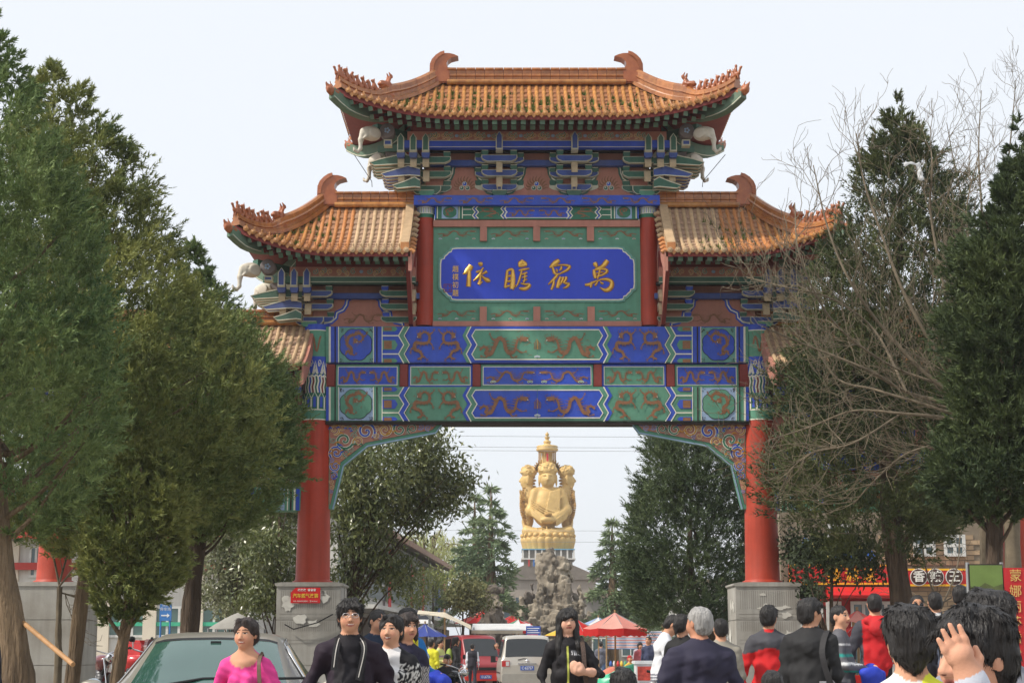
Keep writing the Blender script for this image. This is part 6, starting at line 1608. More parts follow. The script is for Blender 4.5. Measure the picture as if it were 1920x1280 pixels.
cedar('cedar','far cedar low behind the market parasols',95,(1205,1040),1180,60,ced,5,11)
# ---- weeping willow, fresh green
def willow():
    D=125; bx=at(800,1222,D).x; t=thing('willow','pale spring-green weeping willow rising over the market roofs','tree',(bx,D,0)); rs=np.random.RandomState(8)
    zt=at(800,985,D).z; trunk([(0,0,-.05),(.1,0,zt*.4),(.2,0,zt*.8)],[.35,.28,.1],barkA,t)
    Bs=[]
    mb=MB()
    for i in range(150):
        an=rs.rand()*6.28; r=3.0*rs.rand()**.5; x,y=r*math.cos(an)*1.1,r*math.sin(an); z=zt-.15*r*r-rs.rand()*.6; L=rs.uniform(1.5,3.2)
        q=rs.rand(46); Bs.append(np.stack([x+.25*q*math.cos(an)+rs.normal(size=46)*.06,y+.25*q*math.sin(an)+rs.normal(size=46)*.06,z-L*q],1))
        if i%8==0: mb.tube(catmull([(.1,0,zt*.5),(x*.5,y*.5,zt*.85),(x,y,z)],4),list(np.linspace(.12,.03,9)),barkA,5)
    B=np.concatenate(Bs); V,Fq=blades(B,rs.normal(size=(len(B),3))*.3+np.array([0,0,-1]),.26,.06)
    foliage('crown',V,Fq,leaf_mat('willow_leaf',S(148,156,96),S(186,188,130),scale=.6,tr=.4),t); mb.build('limbs',t,kind='stuff')
willow()
# ---- bare trees
def bare(name,label,D,base,limbs,seed,r0=.09,twig=1.,sub=13,m=None,levels=3,spread=.55,trunk_top=None):
    rs=np.random.RandomState(seed); bx=at(base,1222,D).x; t=thing(name,label,'tree',(bx,D,0)); m=m or barkT
    mb=MB(); tw=MB()
    def loc(px,py,dy=0): p=at(px,py,D+dy); return np.array((p.x-bx,dy,p.z))
    if trunk_top:
        e=loc(*trunk_top); trunk([(0,0,-.05),(0,0,1.2),tuple(e*np.array([.6,1,.7])),tuple(e)],[r0*1.9,r0*1.6,r0*1.4,r0*1.2],m,t)
    def grow(p,d,L,r,lev):
        n=5; pts=[p]; 
        for i in range(n):
            d=unit(d+rs.normal(size=3)*.20+np.array([0,0,.07])); pts.append(pts[-1]+d*L/n)
        (mb if lev<1 else tw).tube([tuple(q) for q in pts],list(np.linspace(r,max(r*.35,.0028),n+1)),m,5 if lev<1 else 3,cap=False)
        if lev<levels-1:
            for k in range(3 if lev==0 else 2+(rs.rand()<.5)):
                i=rs.randint(1,n+1); a=rs.normal(size=3); a=unit(a-d*(a@d)); nd=unit(d*.75+a*spread+np.array([0,0,.12])); grow(pts[i],nd,L*rs.uniform(.45,.8),max(r*.5,.0035),lev+1)
    for li,(pl,rr) in enumerate(limbs):
        dys=np.cumsum(rs.normal(size=len(pl))*.28); dys[0]=0
        P=catmull([tuple(loc(*q,dy=float(dy))) for q,dy in zip(pl,dys)],6); n=len(P)
        lm=MB(); lm.tube(P,list(np.linspace(rr,.007,n)),m,7); lm.build('limb',t)
        for k in range(sub):
            i=int(n*(.12+.86*rs.rand())); i=min(i,n-2); p=np.array(P[i]); d=unit(np.array(P[i+1])-p)
            a=rs.normal(size=3); a=unit(a-d*(a@d)); grow(p,unit(d*.8+a*.7),rs.uniform(.5,1.25)*twig*(1-.4*i/n),max(.006,rr*.3*(1-i/n)),0)
    mb.build('branches',t,kind='stuff'); tw.build('twigs',t,kind='stuff'); return t
bare('bare_tree','leafless tree with fine twigs spreading across the side roof and the loose cypress',23,1905,[
  ([(1885,805),(1790,760),(1700,735),(1620,690),(1520,650),(1430,612)],.038),
  ([(1885,815),(1780,785),(1690,775),(1600,770),(1520,800),(1440,825)],.03),
  ([(1885,795),(1760,720),(1660,620),(1590,520),(1550,420),(1525,310)],.034),
  ([(1885,790),(1780,690),(1700,560),(1650,430),(1620,340),(1605,250)],.034),
  ([(1888,785),(1800,660),(1770,540),(1745,400),(1748,320),(1745,270)],.03),
  ([(1890,785),(1840,650),(1830,520),(1812,400),(1835,290)],.028),
  ([(1885,820),(1780,830),(1700,850),(1640,900),(1600,945)],.022),
  ([(1885,810),(1740,760),(1640,730),(1560,700),(1490,560),(1420,480)],.026),
  ([(1700,735),(1640,620),(1560,560),(1480,540),(1400,520)],.02),
  ([(1690,775),(1600,830),(1520,850),(1460,900)],.016),
  ([(1760,720),(1660,680),(1560,600),(1500,480),(1490,380)],.022)],21,r0=.07,twig=1.15,sub=19,trunk_top=(1890,800),levels=3)
bare('bare_tree','thin leafless tree standing behind the dense dark cypress, only its crown showing',33,1850,[
  ([(1848,480),(1840,380),(1835,280),(1840,170)],.03),([(1848,470),(1810,390),(1790,310),(1775,230)],.026),([(1850,470),(1880,380),(1895,260),(1905,150)],.03),([(1852,480),(1910,420),(1940,330),(1950,230)],.026),([(1846,500),(1800,470),(1775,440)],.02)],5,r0=.08,twig=1.3,sub=11,trunk_top=(1849,490),levels=3,m=barkT)
bare('bare_tree','pale leafless young tree before the shop with round lettered signs',33,1760,[
  ([(1765,1150),(1740,1080),(1730,1020),(1735,960)],.022),([(1765,1140),(1795,1060),(1800,980)],.02),([(1763,1150),(1710,1110),(1660,1075)],.016),([(1766,1130),(1850,1080),(1880,1030)],.016)],9,r0=.035,twig=.9,sub=9,trunk_top=(1764,1150),levels=2)
bare('dry_shrub','dry leafless shrub tangled round the cypress trunks by the outer plinth',23,110,[
  ([(112,1100),(90,1000),(60,930),(40,890)],.016),([(112,1090),(140,980),(130,900)],.016),([(110,1100),(190,1000),(230,930)],.014),([(112,1110),(170,1120),(185,1060)],.012)],13,r0=.03,twig=.8,sub=14,trunk_top=(112,1100),levels=3)
# heavy side limbs showing under the left crowns
# ============================================================= vehicles
rubber=mat('tyre_rubber',S(34,33,32),.85,.1,10); rimM=mat('alloy_rim',S(170,172,176),.35,.05,5,metal=.8); trimB=mat('black_trim',S(26,26,28),.5,.1,8)
chrome=mat('chrome',S(214,214,216),.15,.03,4,metal=1); lampR=mat('red_lamp',S(180,26,24),.15,.1,10,spec=.8); lampW=mat('clear_lamp',S(214,216,218),.12,.05,6,spec=.9,metal=.3)
plateB=mat('plate_blue',S(56,90,176),.5,.05,4); plateW=mat('plate_white',S(220,224,228),.5)
class Shell:
    "lofted vehicle skin; stations (y, zfloor, zbelt, zroof, wfloor, wbelt, wroof); front is -y"
    def __init__(s,st): s.st=np.array(st,float); s.n=len(st)
    def row(s,q):
        q=min(max(q,0),s.n-1-1e-6); i=int(q); t=q-i; a=s.st
        p0,p1,p2,p3=a[max(i-1,0)],a[i],a[i+1],a[min(i+2,s.n-1)]
        c=.5*(2*p1+(p2-p0)*t+(2*p0-5*p1+4*p2-p3)*t*t+(3*p1-p0-3*p2+p3)*t**3); l=p1+(p2-p1)*t
        return .45*c+.55*l
    def pt(s,q,u):
        "u in -1..1 : 0 = roof centre line, +-1 = sill"
        y,zf,zb,zr,wf,wb,wr=s.row(q); a=abs(u); sg=1 if u>=0 else -1
        K=[(0,0,zr),(.12,wr*.55,zr-.006),(.2,wr*.86,zr-.022),(.26,wr,zr-.06 if zr-zb>.12 else zr-.02),(.48,wb*.985,zb),(.56,wb,zb-.06),(.75,wb*1.005,(zb+zf)/2),(.9,wf,zf+.10),(1,wf*.9,zf)]
        for (u0,x0,z0),(u1,x1,z1) in zip(K,K[1:]):
            if a<=u1: t=(a-u0)/(u1-u0); return Vector((sg*(x0+(x1-x0)*t),y,z0+(z1-z0)*t))
    def skin(s,m,ns=64):
        us=[-1,-.95,-.9,-.82,-.75,-.65,-.56,-.52,-.48,-.42,-.36,-.3,-.26,-.23,-.2,-.16,-.12,-.06]; us=us+[0]+[-u for u in us[::-1]]
        P=[[s.pt((s.n-1)*i/ns,u) for u in us] for i in range(ns+1)]
        mb=MB(); mb.grid(P,m); mb.add(P[0],[list(range(len(us)))],m); mb.add(P[-1],[list(range(len(us)))],m)
        mb.add([P[i][0] for i in range(ns+1)]+[P[i][-1] for i in range(ns+1)],[(i,i+1,ns+2+i,ns+1+i) for i in range(ns)],trimB)
        return mb
    def patch(s,c,m,off=.006,n=8,mb=None):
        "c: four (q,u) corners in order; offset outwards"
        mb=mb or MB(); P=[]
        for i in range(n+1):
            r=[]
            for j in range(n+1):
                a,b=i/n,j/n
                q=(c[0][0]*(1-a)+c[1][0]*a)*(1-b)+(c[3][0]*(1-a)+c[2][0]*a)*b; u=(c[0][1]*(1-a)+c[1][1]*a)*(1-b)+(c[3][1]*(1-a)+c[2][1]*a)*b
                p=s.pt(q,u); e=.02; dq=s.pt(q+e,u)-s.pt(q-e,u); du=s.pt(q,u+e)-s.pt(q,u-e); nr=dq.cross(du); nr=nr.normalized() if nr.length>1e-9 else Vector((0,0,1))
                cen=Vector((0,p.y,.7)); 
                if nr.dot(p-cen)<0: nr=-nr
                r.append(p+nr*off)
            P.append(r)
        mb.grid(P,m); return mb
def wheel(par,x,y,r=.31,w=.2):
    mb=MB(); mb.lathe([(r*.6,-w/2),(r*.92,-w/2),(r,-w/2+.03),(r,w/2-.03),(r*.92,w/2),(r*.6,w/2)],rubber,22,(0,0,0),ax='x'); o=mb.build('wheel',par,loc=(x,y,r))
    sg=1 if x>0 else -1
    mb=MB(); mb.lathe([(.001,sg*w*.42),(r*.2,sg*w*.42),(r*.58,sg*w*.30),(r*.62,sg*w*.5)],rimM,18,(0,0,0),ax='x')
    for k in range(5): a=k*1.2566; mb.obox((sg*w*.44,r*.38*math.cos(a),r*.38*math.sin(a)),(.012,0,0),(0,math.cos(a)*r*.24,math.sin(a)*r*.24),(0,-math.sin(a)*.025,math.cos(a)*.025),rimM)
    mb.build('rim',o)
def wheels(par,track,yf,yr,r=.31):
    for x in (-track,track):
        for y in (yf,yr): wheel(par,x,y,r)
# ---- parked sedan facing the camera
def sedan():
    st=[(-2.30,.28,.52,.58,.62,.66,.45),(-2.2,.22,.62,.70,.78,.82,.62),(-1.6,.2,.78,.84,.84,.88,.68),(-.98,.2,.90,.99,.86,.90,.70),(-.05,.2,.95,1.43,.86,.90,.565),(.45,.2,.96,1.485,.86,.90,.575),(1.15,.2,.97,1.42,.86,.90,.55),(1.85,.22,1.0,1.05,.85,.88,.62),(2.25,.3,.92,.98,.8,.83,.62),(2.34,.36,.7,.76,.7,.72,.6)]
    p=at(402,1222,15.2); t=thing('parked_sedan','dusty champagne-grey sedan with green-tinted windscreen parked facing the crowd','car',(p.x,15.35,0),R(5)); s=Shell(st)
    paint=mat('champagne_paint',S(148,144,136),.38,.06,2,metal=.45,coat=.35,dust=(*S(176,168,150),.55))
    s.skin(paint).build('body',t)
    gt=mat('green_tint_glass',S(40,78,70),.04,.08,.7,spec=.9,metal=.15,coat=.7,dust=(*S(90,126,112),.3)); gs=mat('side_glass',S(60,70,72),.06,.1,1,spec=.9,metal=.2)
    ws=s.patch([(3.06,-.245),(3.93,-.225),(3.93,.225),(3.06,.245)],gt,.006,12).build('windscreen',t)
    mb=s.patch([(3.0,-.26),(3.06,-.248),(3.06,.248),(3.0,.26)],trimB,.009,10); mb.build('screen_surround',ws); s.patch([(3.93,-.228),(3.98,-.23),(3.98,.23),(3.93,.228)],trimB,.009,10).build('screen_surround',ws)
    mb=MB(); pc=s.pt(3.86,0); mb.box(pc.x-.045,pc.x+.045,pc.y-.012,pc.y+.01,pc.z-.02,pc.z+.02,trimB); mb.build('sensor_pod',ws)
    mb=MB(); c=s.pt(3.75,-.02); mb.obox((c.x,c.y+.10,c.z-.06),(.12,0,0),(0,.015,0),(0,0,.035),trimB); mb.build('rear_view_mirror',t)
    for k,xx in enumerate((-.35,.25)):
        a=s.pt(3.06,0); mb=MB(); mb.tube([(xx,a.y-.02,a.z+.02),(xx+.3,a.y+.13,a.z+.07),(xx+.55,a.y+.14,a.z+.075)],.012,trimB,5); mb.build('wiper',t)
    for sg in (-1,1):
        for q0,q1,q0t,q1t,nm in ((3.55,4.78,4.05,4.78,'front_side_window'),(4.86,6.2,4.86,5.9,'rear_side_window')):
            s.patch([(q0,sg*.46),(q1,sg*.46),(q1t,sg*.285),(q0t,sg*.285)],gs,.006).build(nm,t)
        edge=MB(); L=[s.pt(q,sg*u) for q,u in [(3.45,.478),(3.7,.40),(3.95,.30),(4.1,.268),(4.8,.262),(5.6,.262),(6.0,.275),(6.4,.40),(6.5,.475)]]; edge.tube([v+Vector((sg*.012,0,.006)) for v in L],.007,chrome,5); edge.build('window_trim',t)
        c=s.pt(3.62,sg*.5); sm=Sculpt(.03); sm.ell((c.x+sg*.13,c.y-.02,c.z+.08),(.11,.07,.075),0).cap((c.x+sg*.0,c.y+.02,c.z+.02),(c.x+sg*.08,c.y,c.z+.05),.03,.03,0); mo=link('side_mirror',sm.mesh('side_mirror',.015,[paint]),t)
        mb=MB(); mb.lathe([(.001,0),(.08,0),(.085,.012)],mat('mirror_glass',S(200,206,210),.05,.02,1,metal=1),16,(c.x+sg*.13,c.y+.05,c.z+.08),ax='y'); mb.build('mirror_glass',mo)
        s.patch([(.95,sg*.30),(1.6,sg*.40),(1.5,sg*.52),(.75,sg*.50)],lampW,.008).build('headlamp',t); s.patch([(8.1,sg*.40),(8.75,sg*.34),(8.75,sg*.56),(8.1,sg*.6)],lampR,.008).build('tail_lamp',t)
        for q in (4.3,5.2): a=s.pt(q,sg*.60); mb=MB(); mb.box(a.x-.015,a.x+.02,a.y-.09,a.y+.09,a.z-.015,a.z+.015,chrome); mb.build('door_handle',t)
    mb=MB(); mb.box(-.36,.36,-2.33,-2.28,.42,.52,trimB); mb.build('grille',t); mb=MB(); mb.box(-.22,.22,-2.36,-2.335,.28,.40,plateB); mb.build('number_plate',t)
    s.patch([(6.1,-.235),(6.9,-.24),(6.9,.24),(6.1,.235)],gs,.006,8).build('rear_window',t)
    wheels(t,.80,-1.42,1.32,.315); return t
sedan()
# ---- vans
def van(name,label,cat,loc,rotz,paint,lower,L,W,H,nose,rear_view,plate,bump):
    t=thing(name,label,cat,loc,rotz); h=L/2
    st=[(-h,.3,.55,.62,W*.86,W*.92,W*.7),(-h+.06,.28,.75,.86,W*.94,W*.97,W*.78),(-h+nose,.28,.95,1.08,W*.98,W,W*.80),(-h+nose+.62,.28,1.02,H-.10,W*.98,W,W*.80),(-h+nose+1.0,.28,1.03,H-.015,W*.98,W,W*.82),(0.3,.28,1.04,H,W*.98,W,W*.83),(h-.55,.28,1.05,H-.01,W*.98,W,W*.83),(h-.22,.28,1.05,H-.07,W*.97,W*.99,W*.80),(h-.05,.30,1.05,1.12,W*.95,W*.97,W*.84),(h,.34,.8,.9,W*.92,W*.94,W*.8)]
    s=Shell(st); s.skin(paint).build('body',t)
    gl=mat('van_glass',S(26,30,32),.08,.1,1,spec=.9,metal=.15)
    s.patch([(2.12,-.24),(2.92,-.235),(2.92,.235),(2.12,.24)],gl,.006,10).build('windscreen',t)
    rw=s.patch([(7.1,-.245),(7.92,-.25),(7.92,.25),(7.1,.245)],gl,.008,10).build('rear_window',t)
    for sg in (-1,1):
        for q0,q1,a0 in ((2.45,3.6,2.95),(3.75,5.1,3.75),(5.2,6.7,5.2)):
            s.patch([(q0,sg*.455),(q1,sg*.455),(q1,sg*.285),(a0,sg*.285)],gl,.006).build('side_window',t)
        s.patch([(.75,sg*.36),(1.5,sg*.44),(1.4,sg*.60),(.7,sg*.58)],lampW,.008).build('headlamp',t)
        z=.98; mb=MB(); mb.box(*sorted((sg*W*.66,sg*W*.95)),h-.06,h+.012,z-.13,z+.05,lampR); tl=mb.build('tail_lamp',t)
        mb=MB(); mb.box(*sorted((sg*W*.68,sg*W*.80)),h+.013,h+.02,z-.11,z+.03,mat('amber_lamp',S(236,150,60),.2,.1,8) if sg<0 else lampW); mb.build('lamp_lens',tl)
        c=s.pt(2.3,sg*.5); mb=MB(); mb.box(*sorted((c.x+sg*.05,c.x+sg*.22)),c.y-.06,c.y+.02,c.z-.0,c.z+.22,trimB); mb.tube([(c.x,c.y,c.z+.02),(c.x+sg*.1,c.y,c.z+.06)],.02,trimB,6); mb.build('side_mirror',t)
        mb=MB(); mb.box(*sorted((sg*(W-.004),sg*(W+.012))),-h+.9,h-.5,.62,.66,trimB if not lower else lower); mb.build('side_strip',t)
    for y0,y1,z0,z1,nm in ((h-.04,h+.09,.30,.62,'rear_bumper'),(-h-.08,-h+.05,.28,.56,'front_bumper')):
        mb=MB(); mb.prism([(-W*.95,z0+.05),(-W*.85,z0),(W*.85,z0),(W*.95,z0+.05),(W*.95,z1-.05),(W*.9,z1),(-W*.9,z1),(-W*.95,z1-.05)],y0,y1,bump); mb.build(nm,t)
    for y,f in ((h+.012,1),(-h-.085,-1)):
        z=.80 if f>0 else .42; mb=MB(); mb.box(-.22,.22,*sorted((y,y+f*.012)),z-.07,z+.07,plateB); pl=mb.build('number_plate',t)
        text(plate,.13,plateW,'plate_characters',pl,(0,y+f*.016,z),.002,rotz=math.pi if f>0 else 0,sx=.8,bold=.002)
    mb=MB(); mb.box(-.30,.30,h+.0,h+.02,.92,.96,chrome); mb.build('tailgate_trim',t)
    mb=MB(); mb.lathe([(.001,.03),(.05,.025),(.06,0)],chrome,14,(0,h-.02,1.02),ax='y'); mb.build('badge',t)
    mb=MB(); mb.tube([(0,h-.03,1.09),(.12,h-.04,1.10),(.3,h-.02,1.06)],.012,trimB,5); mb.build('rear_wiper',t)
    mb=MB(); mb.box(-W*.5,W*.5,-h-.02,-h+.03,.66,.76,trimB if lower is None else chrome); mb.build('grille',t)
    wheels(t,W-.12,-h+.72,h-.75,.30); return t
p=at(983,1222,56)
van('silver_minivan','silver minivan seen from behind driving towards the rockery','van',(p.x,58,0),math.pi+R(2.5),mat('silver_paint',S(190,186,178),.36,.05,2,metal=.4,coat=.3,dust=(*S(176,168,154),.35)),None,4.3,.86,1.86,.75,True,'C·62757',mat('bumper_grey',S(150,148,142),.5,.08,4))
p=at(884,1222,64)
van('red_minivan','maroon and red minivan turned towards the square beside the parasols','van',(p.x,65,0),R(16),mat('maroon_paint',S(140,36,42),.35,.08,2,coat=.4),None,3.8,.80,1.95,.35,False,'E·L6726',mat('bumper_red',S(206,52,42),.45,.08,4))
# ---- motorbikes
def motorbike(label,loc,rotz,body,box=None,group=None):
    t=thing('motorbike',label,'motorbike',loc,rotz,group); dk=mat('engine_grey',S(96,96,98),.45,.2,12,metal=.6)
    for y,nm in ((-.64,'front_wheel'),(.62,'rear_wheel')):
        mb=MB(); mb.lathe([(.22,-.04),(.27,-.045),(.295,-.02),(.295,.02),(.27,.045),(.22,.04)],rubber,22,ax='x'); o=mb.build(nm,t,loc=(0,y,.295))
        mb=MB(); mb.lathe([(.205,-.03),(.225,-.03),(.225,.03),(.205,.03)],chrome,20,ax='x')
        for k in range(10): a=k*.6283; mb.tube([(0,0,0),(0,.215*math.cos(a),.215*math.sin(a))],.005,chrome,3)
        mb.lathe([(.04,-.06),(.04,.06)],dk,10,ax='x'); mb.build('rim',o)
        mb=MB(); mb.grid([[(x,.32*math.cos(a),.32*math.sin(a)) for x in (-.07,-.05,0,.05,.07)] for a in np.linspace(.5,2.6,9)],body if y<0 else trimB); mb.build('mudguard',o)
    mb=MB()
    for x in (-.07,.07): mb.tube([(x,-.64,.295),(x,-.42,.86)],.022,chrome,7)
    mb.build('fork',t)
    mb=MB(); mb.tube([(-.36,-.22,1.04),(-.25,-.36,1.0),(0,-.42,.93),(.25,-.36,1.0),(.36,-.22,1.04)],.014,chrome,6); 
    for x in (-.36,.36): mb.tube([(x*.93,-.27,1.03),(x*1.05,-.15,1.05)],.02,trimB,6)
    hb=mb.build('handlebar',t)
    for x in (-.3,.3):
        m2=MB(); m2.tube([(x,-.3,1.02),(x*1.05,-.32,1.17)],.007,chrome,4); m2.lathe([(.001,-.012),(.055,-.008),(.055,.008),(.001,.012)],trimB,10,(x*1.1,-.32,1.2),ax='y'); m2.build('mirror',hb)
    mb=MB(); mb.lathe([(.001,-.10),(.07,-.09),(.085,-.02),(.05,.08)],chrome,14,(0,-.50,.86),ax='y'); mb.build('headlamp',t)
    s=Sculpt(.05); s.ell((0,-.16,.80),(.14,.27,.12),0).cap((0,-.2,.72),(0,.25,.62),.09,.07,0); link('tank',s.mesh('tank',.02,[body]),t)
    s=Sculpt(.04); s.cap((0,.05,.78),(0,.55,.80),.10,.11,0,(1,1,.6)); link('seat',s.mesh('seat',.02,[mat('seat_vinyl',S(36,34,34),.6,.1,10)]),t)
    s=Sculpt(.04); s.cap((0,-.12,.38),(0,.12,.36),.13,.12,0).cap((0,-.14,.5),(0,-.06,.62),.08,.08,0).ell((0,.08,.44),(.16,.14,.12),0); link('engine',s.mesh('engine',.02,[dk],noise=lambda X:.008*np.sin(X[:,2]*190)),t)
    mb=MB(); mb.tube([(.1,-.1,.36),(.14,.05,.22),(.15,.5,.28),(.16,.86,.36)],[.025,.03,.045,.05],chrome,8); mb.build('exhaust',t)
    mb=MB(); mb.tube([(0,-.42,.8),(0,-.1,.5),(0,.2,.34),(0,.62,.30)],.03,trimB,6); mb.tube([(.1,.62,.3),(.12,.5,.72)],.028,chrome,6); mb.tube([(-.1,.62,.3),(-.12,.5,.72)],.028,chrome,6); mb.build('frame',t)
    mb=MB(); mb.box(-.05,.05,.76,.84,.72,.80,lampR); mb.build('tail_lamp',t)
    mb=MB(); mb.tube([(-.12,.5,.84),(-.12,.85,.86),(.12,.85,.86),(.12,.5,.84)],.012,chrome,5); mb.build('carrier',t)
    if box:
        s=MB(); s.prism([(-.20,.88),(.20,.88),(.23,1.06),(.21,1.14),(-.21,1.14),(-.23,1.06)],.56,.96,box); b=s.build('top_box',t); s=MB(); s.prism([(-.215,1.141),(.215,1.141),(.19,1.19),(-.19,1.19)],.55,.97,box); s.build('lid',b)
    return t
mar=mat('maroon_lacquer',S(104,24,30),.25,.1,4,coat=.6); blk2=mat('black_lacquer',S(34,34,40),.25,.1,4,coat=.6); redL=mat('red_lacquer',S(186,30,32),.25,.1,4,coat=.6)
LT=.34
pv_=link('pavement',None,None,(0,0,0),kind='structure'); mb=MB(); mb.box(-17,-5.2,30.4,50,0,LT,mat('walk_paving',S(150,142,130),.9,.15,1.5,bump=.3,bscale=10)); mb.build('walk',pv_)
for i in range(12): link('kerb_stone',kbm,pv_,(-16.4+1.0*i,30.3,LT-.22))
for a in ((284,32,200,mar,mar,'motorbike with a shiny maroon top box behind the sedan'),(186,31.6,35,mar,None,'maroon motorbike leaning beside the outer grey plinth'),(240,33.5,70,redL,None,'red motorbike parked behind the bushy cypress trunk'),(310,34.5,150,blk2,redL,'black motorbike with a small red box behind the maroon top-box one')):
    p=at(a[0],1222,a[1]); motorbike(a[5],(p.x,a[1],LT),R(a[2]),a[3],a[4])
p=at(862,1222,38); motorbike('black motorbike under the seated man in mid plaza',(p.x-.35,38.1,0),R(60),blk2)
p=at(1215,1222,23.0); motorbike('silver-tanked motorbike beside the young man in white',(p.x,23.0,0),R(110),mat('silver_lacquer',S(190,194,200),.25,.05,4,coat=.6))
# ============================================================= people
SKIN=attr_mat('skin_and_cloth',.72,.25,bump=.10,bscale=160,var=.14)
def hair_mat(name,c,rough=.5):
    return mat(name,c,rough,.35,60,bump=.6,bscale=90,stretch=(1,1,.12),spec=.5)
BLK=hair_mat('hair_black',S(24,20,20)); BRN=hair_mat('hair_dark_brown',S(44,32,28)); GRY=hair_mat('hair_grey',S(150,148,146),.5)
def rotm(yaw,pitch=0,roll=0): return np.array(Matrix.Rotation(yaw,3,'Z')@Matrix.Rotation(pitch,3,'X')@Matrix.Rotation(roll,3,'Y'))
SK=S(196,146,118); LIP=S(176,108,96)
def add_hand(sc_,w,el,col,spread=0.,curl=.5,side=1,pal=None,hs=1.):
    "hand at wrist w continuing the forearm from elbow el; pal = palm-normal"
    w=np.array(w,float); d=unit(w-np.array(el,float)); n=np.array(pal,float) if pal is not None else np.array([side*-1.,0,0]); n=unit(n-d*(n@d)); u=np.cross(d,n)
    sc_.cap(w,w+d*.085*hs,.030*hs,.036*hs,col,(1,1,1)); c=w+d*.05
    base=w+d*.085*hs
    for k,(o,l) in enumerate(((-.030,.078),(-.010,.092),(.011,.086),(.031,.068))):
        l*=hs; b=base+u*o*1.05*hs; dd=unit(d+u*o*spread*9)
        m_=b+dd*l*.5+n*l*.5*curl*.5; e=m_+unit(dd*(1-curl)+n*curl)*l*.5
        sc_.cap(b,m_,.0105*hs,.0095*hs,col,k=.008); sc_.cap(m_,e,.0095*hs,.0075*hs,col,k=.008)
    tb=w+d*.03*hs-u*.026*hs; t1=tb-u*.022*hs*(1+spread)+d*.028*hs+n*.01; t2=t1+d*.03*hs-u*.012*spread+n*.012*curl
    sc_.cap(tb,t1,.016*hs,.0125*hs,col,k=.01); sc_.cap(t1,t2,.0125*hs,.009*hs,col,k=.008)
def person(label,px,D,H,face,top,bottom,hair='short',hairm=None,shoes=S(40,36,34),arms=None,yaw=0,pitch=0,female=False,step=.014,jacket=True,paint=None,lean=0,group=None,skin=SK,z0=0,walk=0.,collar=None,child=False,seat=0,bulk=1.,x=None,ground_y=None,hstrands=700,lipc=LIP,smile=False,fine=()):
    """face: heading in degrees, 0 = towards the camera, 180 = away; px: photo column of the body"""
    X=at(px,1222,D).x if x is None else x
    s_=H/1.70; th=thing('person',label,'person',(X,D,z0),R(face),group); th.scale=(s_,)*3
    c=Sculpt(.035); cols=[skin,top,bottom,shoes,lipc,collar or top]
    b=bulk; sw=(.155 if female else .175)*b; ln=lean
    T=lambda p:(p[0],p[1]-ln*max(0,p[2]-.95)*1.0,p[2])   # forward lean
    Ls=[]
    dz=-seat
    for sg in (-1,1):
        st_=walk*sg
        if seat:
            hip=(sg*.09,0,.92+dz); kn=(sg*.13,-.40,.52+dz*.35); an=(sg*.12,-.28,.09)
        else:
            hip=(sg*.088,0,.90); kn=(sg*.095,-.02-st_*.16,.49); an=(sg*.095,.02-st_*.28,.085+max(0,-st_)*.03)
        c.cap(hip,kn,.088*b,.064*b,2).cap(kn,an,.062*b,.05,2).cap((an[0],an[1]+.01,.05),(an[0]+sg*.01,an[1]-.15,.04),.042,.036,3,k=.02)
    U=lambda p:T((p[0],p[1],p[2]+dz))
    c.ell(U((0,0,.95)),(.16*b,.115*b,.12),2)
    c.cap(U((0,0,.98)),U((0,0,1.16)),.132*b*(.95 if female else 1),.135*b,1,(1,.74,1))
    c.cap(U((0,.0,1.16)),U((0,.012,1.31)),.148*b,.150*b,1,(1,.72,1)).cap(U((-sw+.02,.012,1.335)),U((sw-.02,.012,1.335)),.060*b,.060*b,1); c.cap(U((-.03,.016,1.425)),U((-sw+.01,.014,1.345)),.05,.056*b,1).cap(U((.03,.016,1.425)),U((sw-.01,.014,1.345)),.05,.056*b,1)
    if female: c.ell(U((-.065,-.085,1.235)),(.06,.05,.06),1).ell(U((.065,-.085,1.235)),(.06,.05,.06),1)
    if jacket: c.cap(U((0,.0,.93)),U((0,0,1.05)),.168*b,.155*b,1,(1,.76,1))
    arms=arms or {}
    for sg,nm in ((-1,'R'),(1,'L')):
        sh=U((sg*sw,.012,1.335)); a=arms.get(nm)
        el,wr=(a[0],a[1]) if a else ((sg*(sw+.055),.03,1.07),(sg*(sw+.05),-.05,.84))
        if a is None: el=U(el); wr=U(wr)
        opt=a[2] if a and len(a)>2 else {}
        fc=opt.get('col',1); slv=opt.get('sleeve',1.)
        c.cap(sh,el,.062*b,.050*b,1)
        el_,wr_=np.array(el),np.array(wr)
        if slv>=1: c.cap(el,wr,.049*b,.038,fc)
        else:
            mid=el_+(wr_-el_)*slv; c.cap(el,mid,.049*b,.046*b,fc).cap(mid,wr,.038,.028,0)
        add_hand(c,wr,el,0,opt.get('spread',.15),opt.get('curl',.55),sg,opt.get('palm'),opt.get('hs',1.))
    # head
    Rm=rotm(R(yaw),R(pitch)); N0=np.array(U((0,.005,1.47)))
    Hd=lambda p:N0+Rm@(np.array(p,float)-np.array([0,.005,1.47]))
    rt=Rm
    E=lambda p,r,col,k=None:c.ell(Hd(p),r,col,k,rot=rt)
    c.cap(U((0,.02,1.37)),Hd((0,.005,1.52)),.060,.052,0)
    if collar is not None: c.cap(U((0,.016,1.385)),U((0,.012,1.425)),.076,.068,5,k=.012)
    cw=1.04 if child else 1.
    E((0,.012,1.618),(.074*cw,.092,.086),0); E((0,-.02,1.572),(.064*cw,.072,.092),0,.03); c.cap(Hd((0,-.052,1.515)),Hd((0,-.03,1.535)),.027,.045,0,k=.03)
    E((-.034,-.055,1.558),(.03,.026,.03),0,.03); E((.034,-.055,1.558),(.03,.026,.03),0,.03)
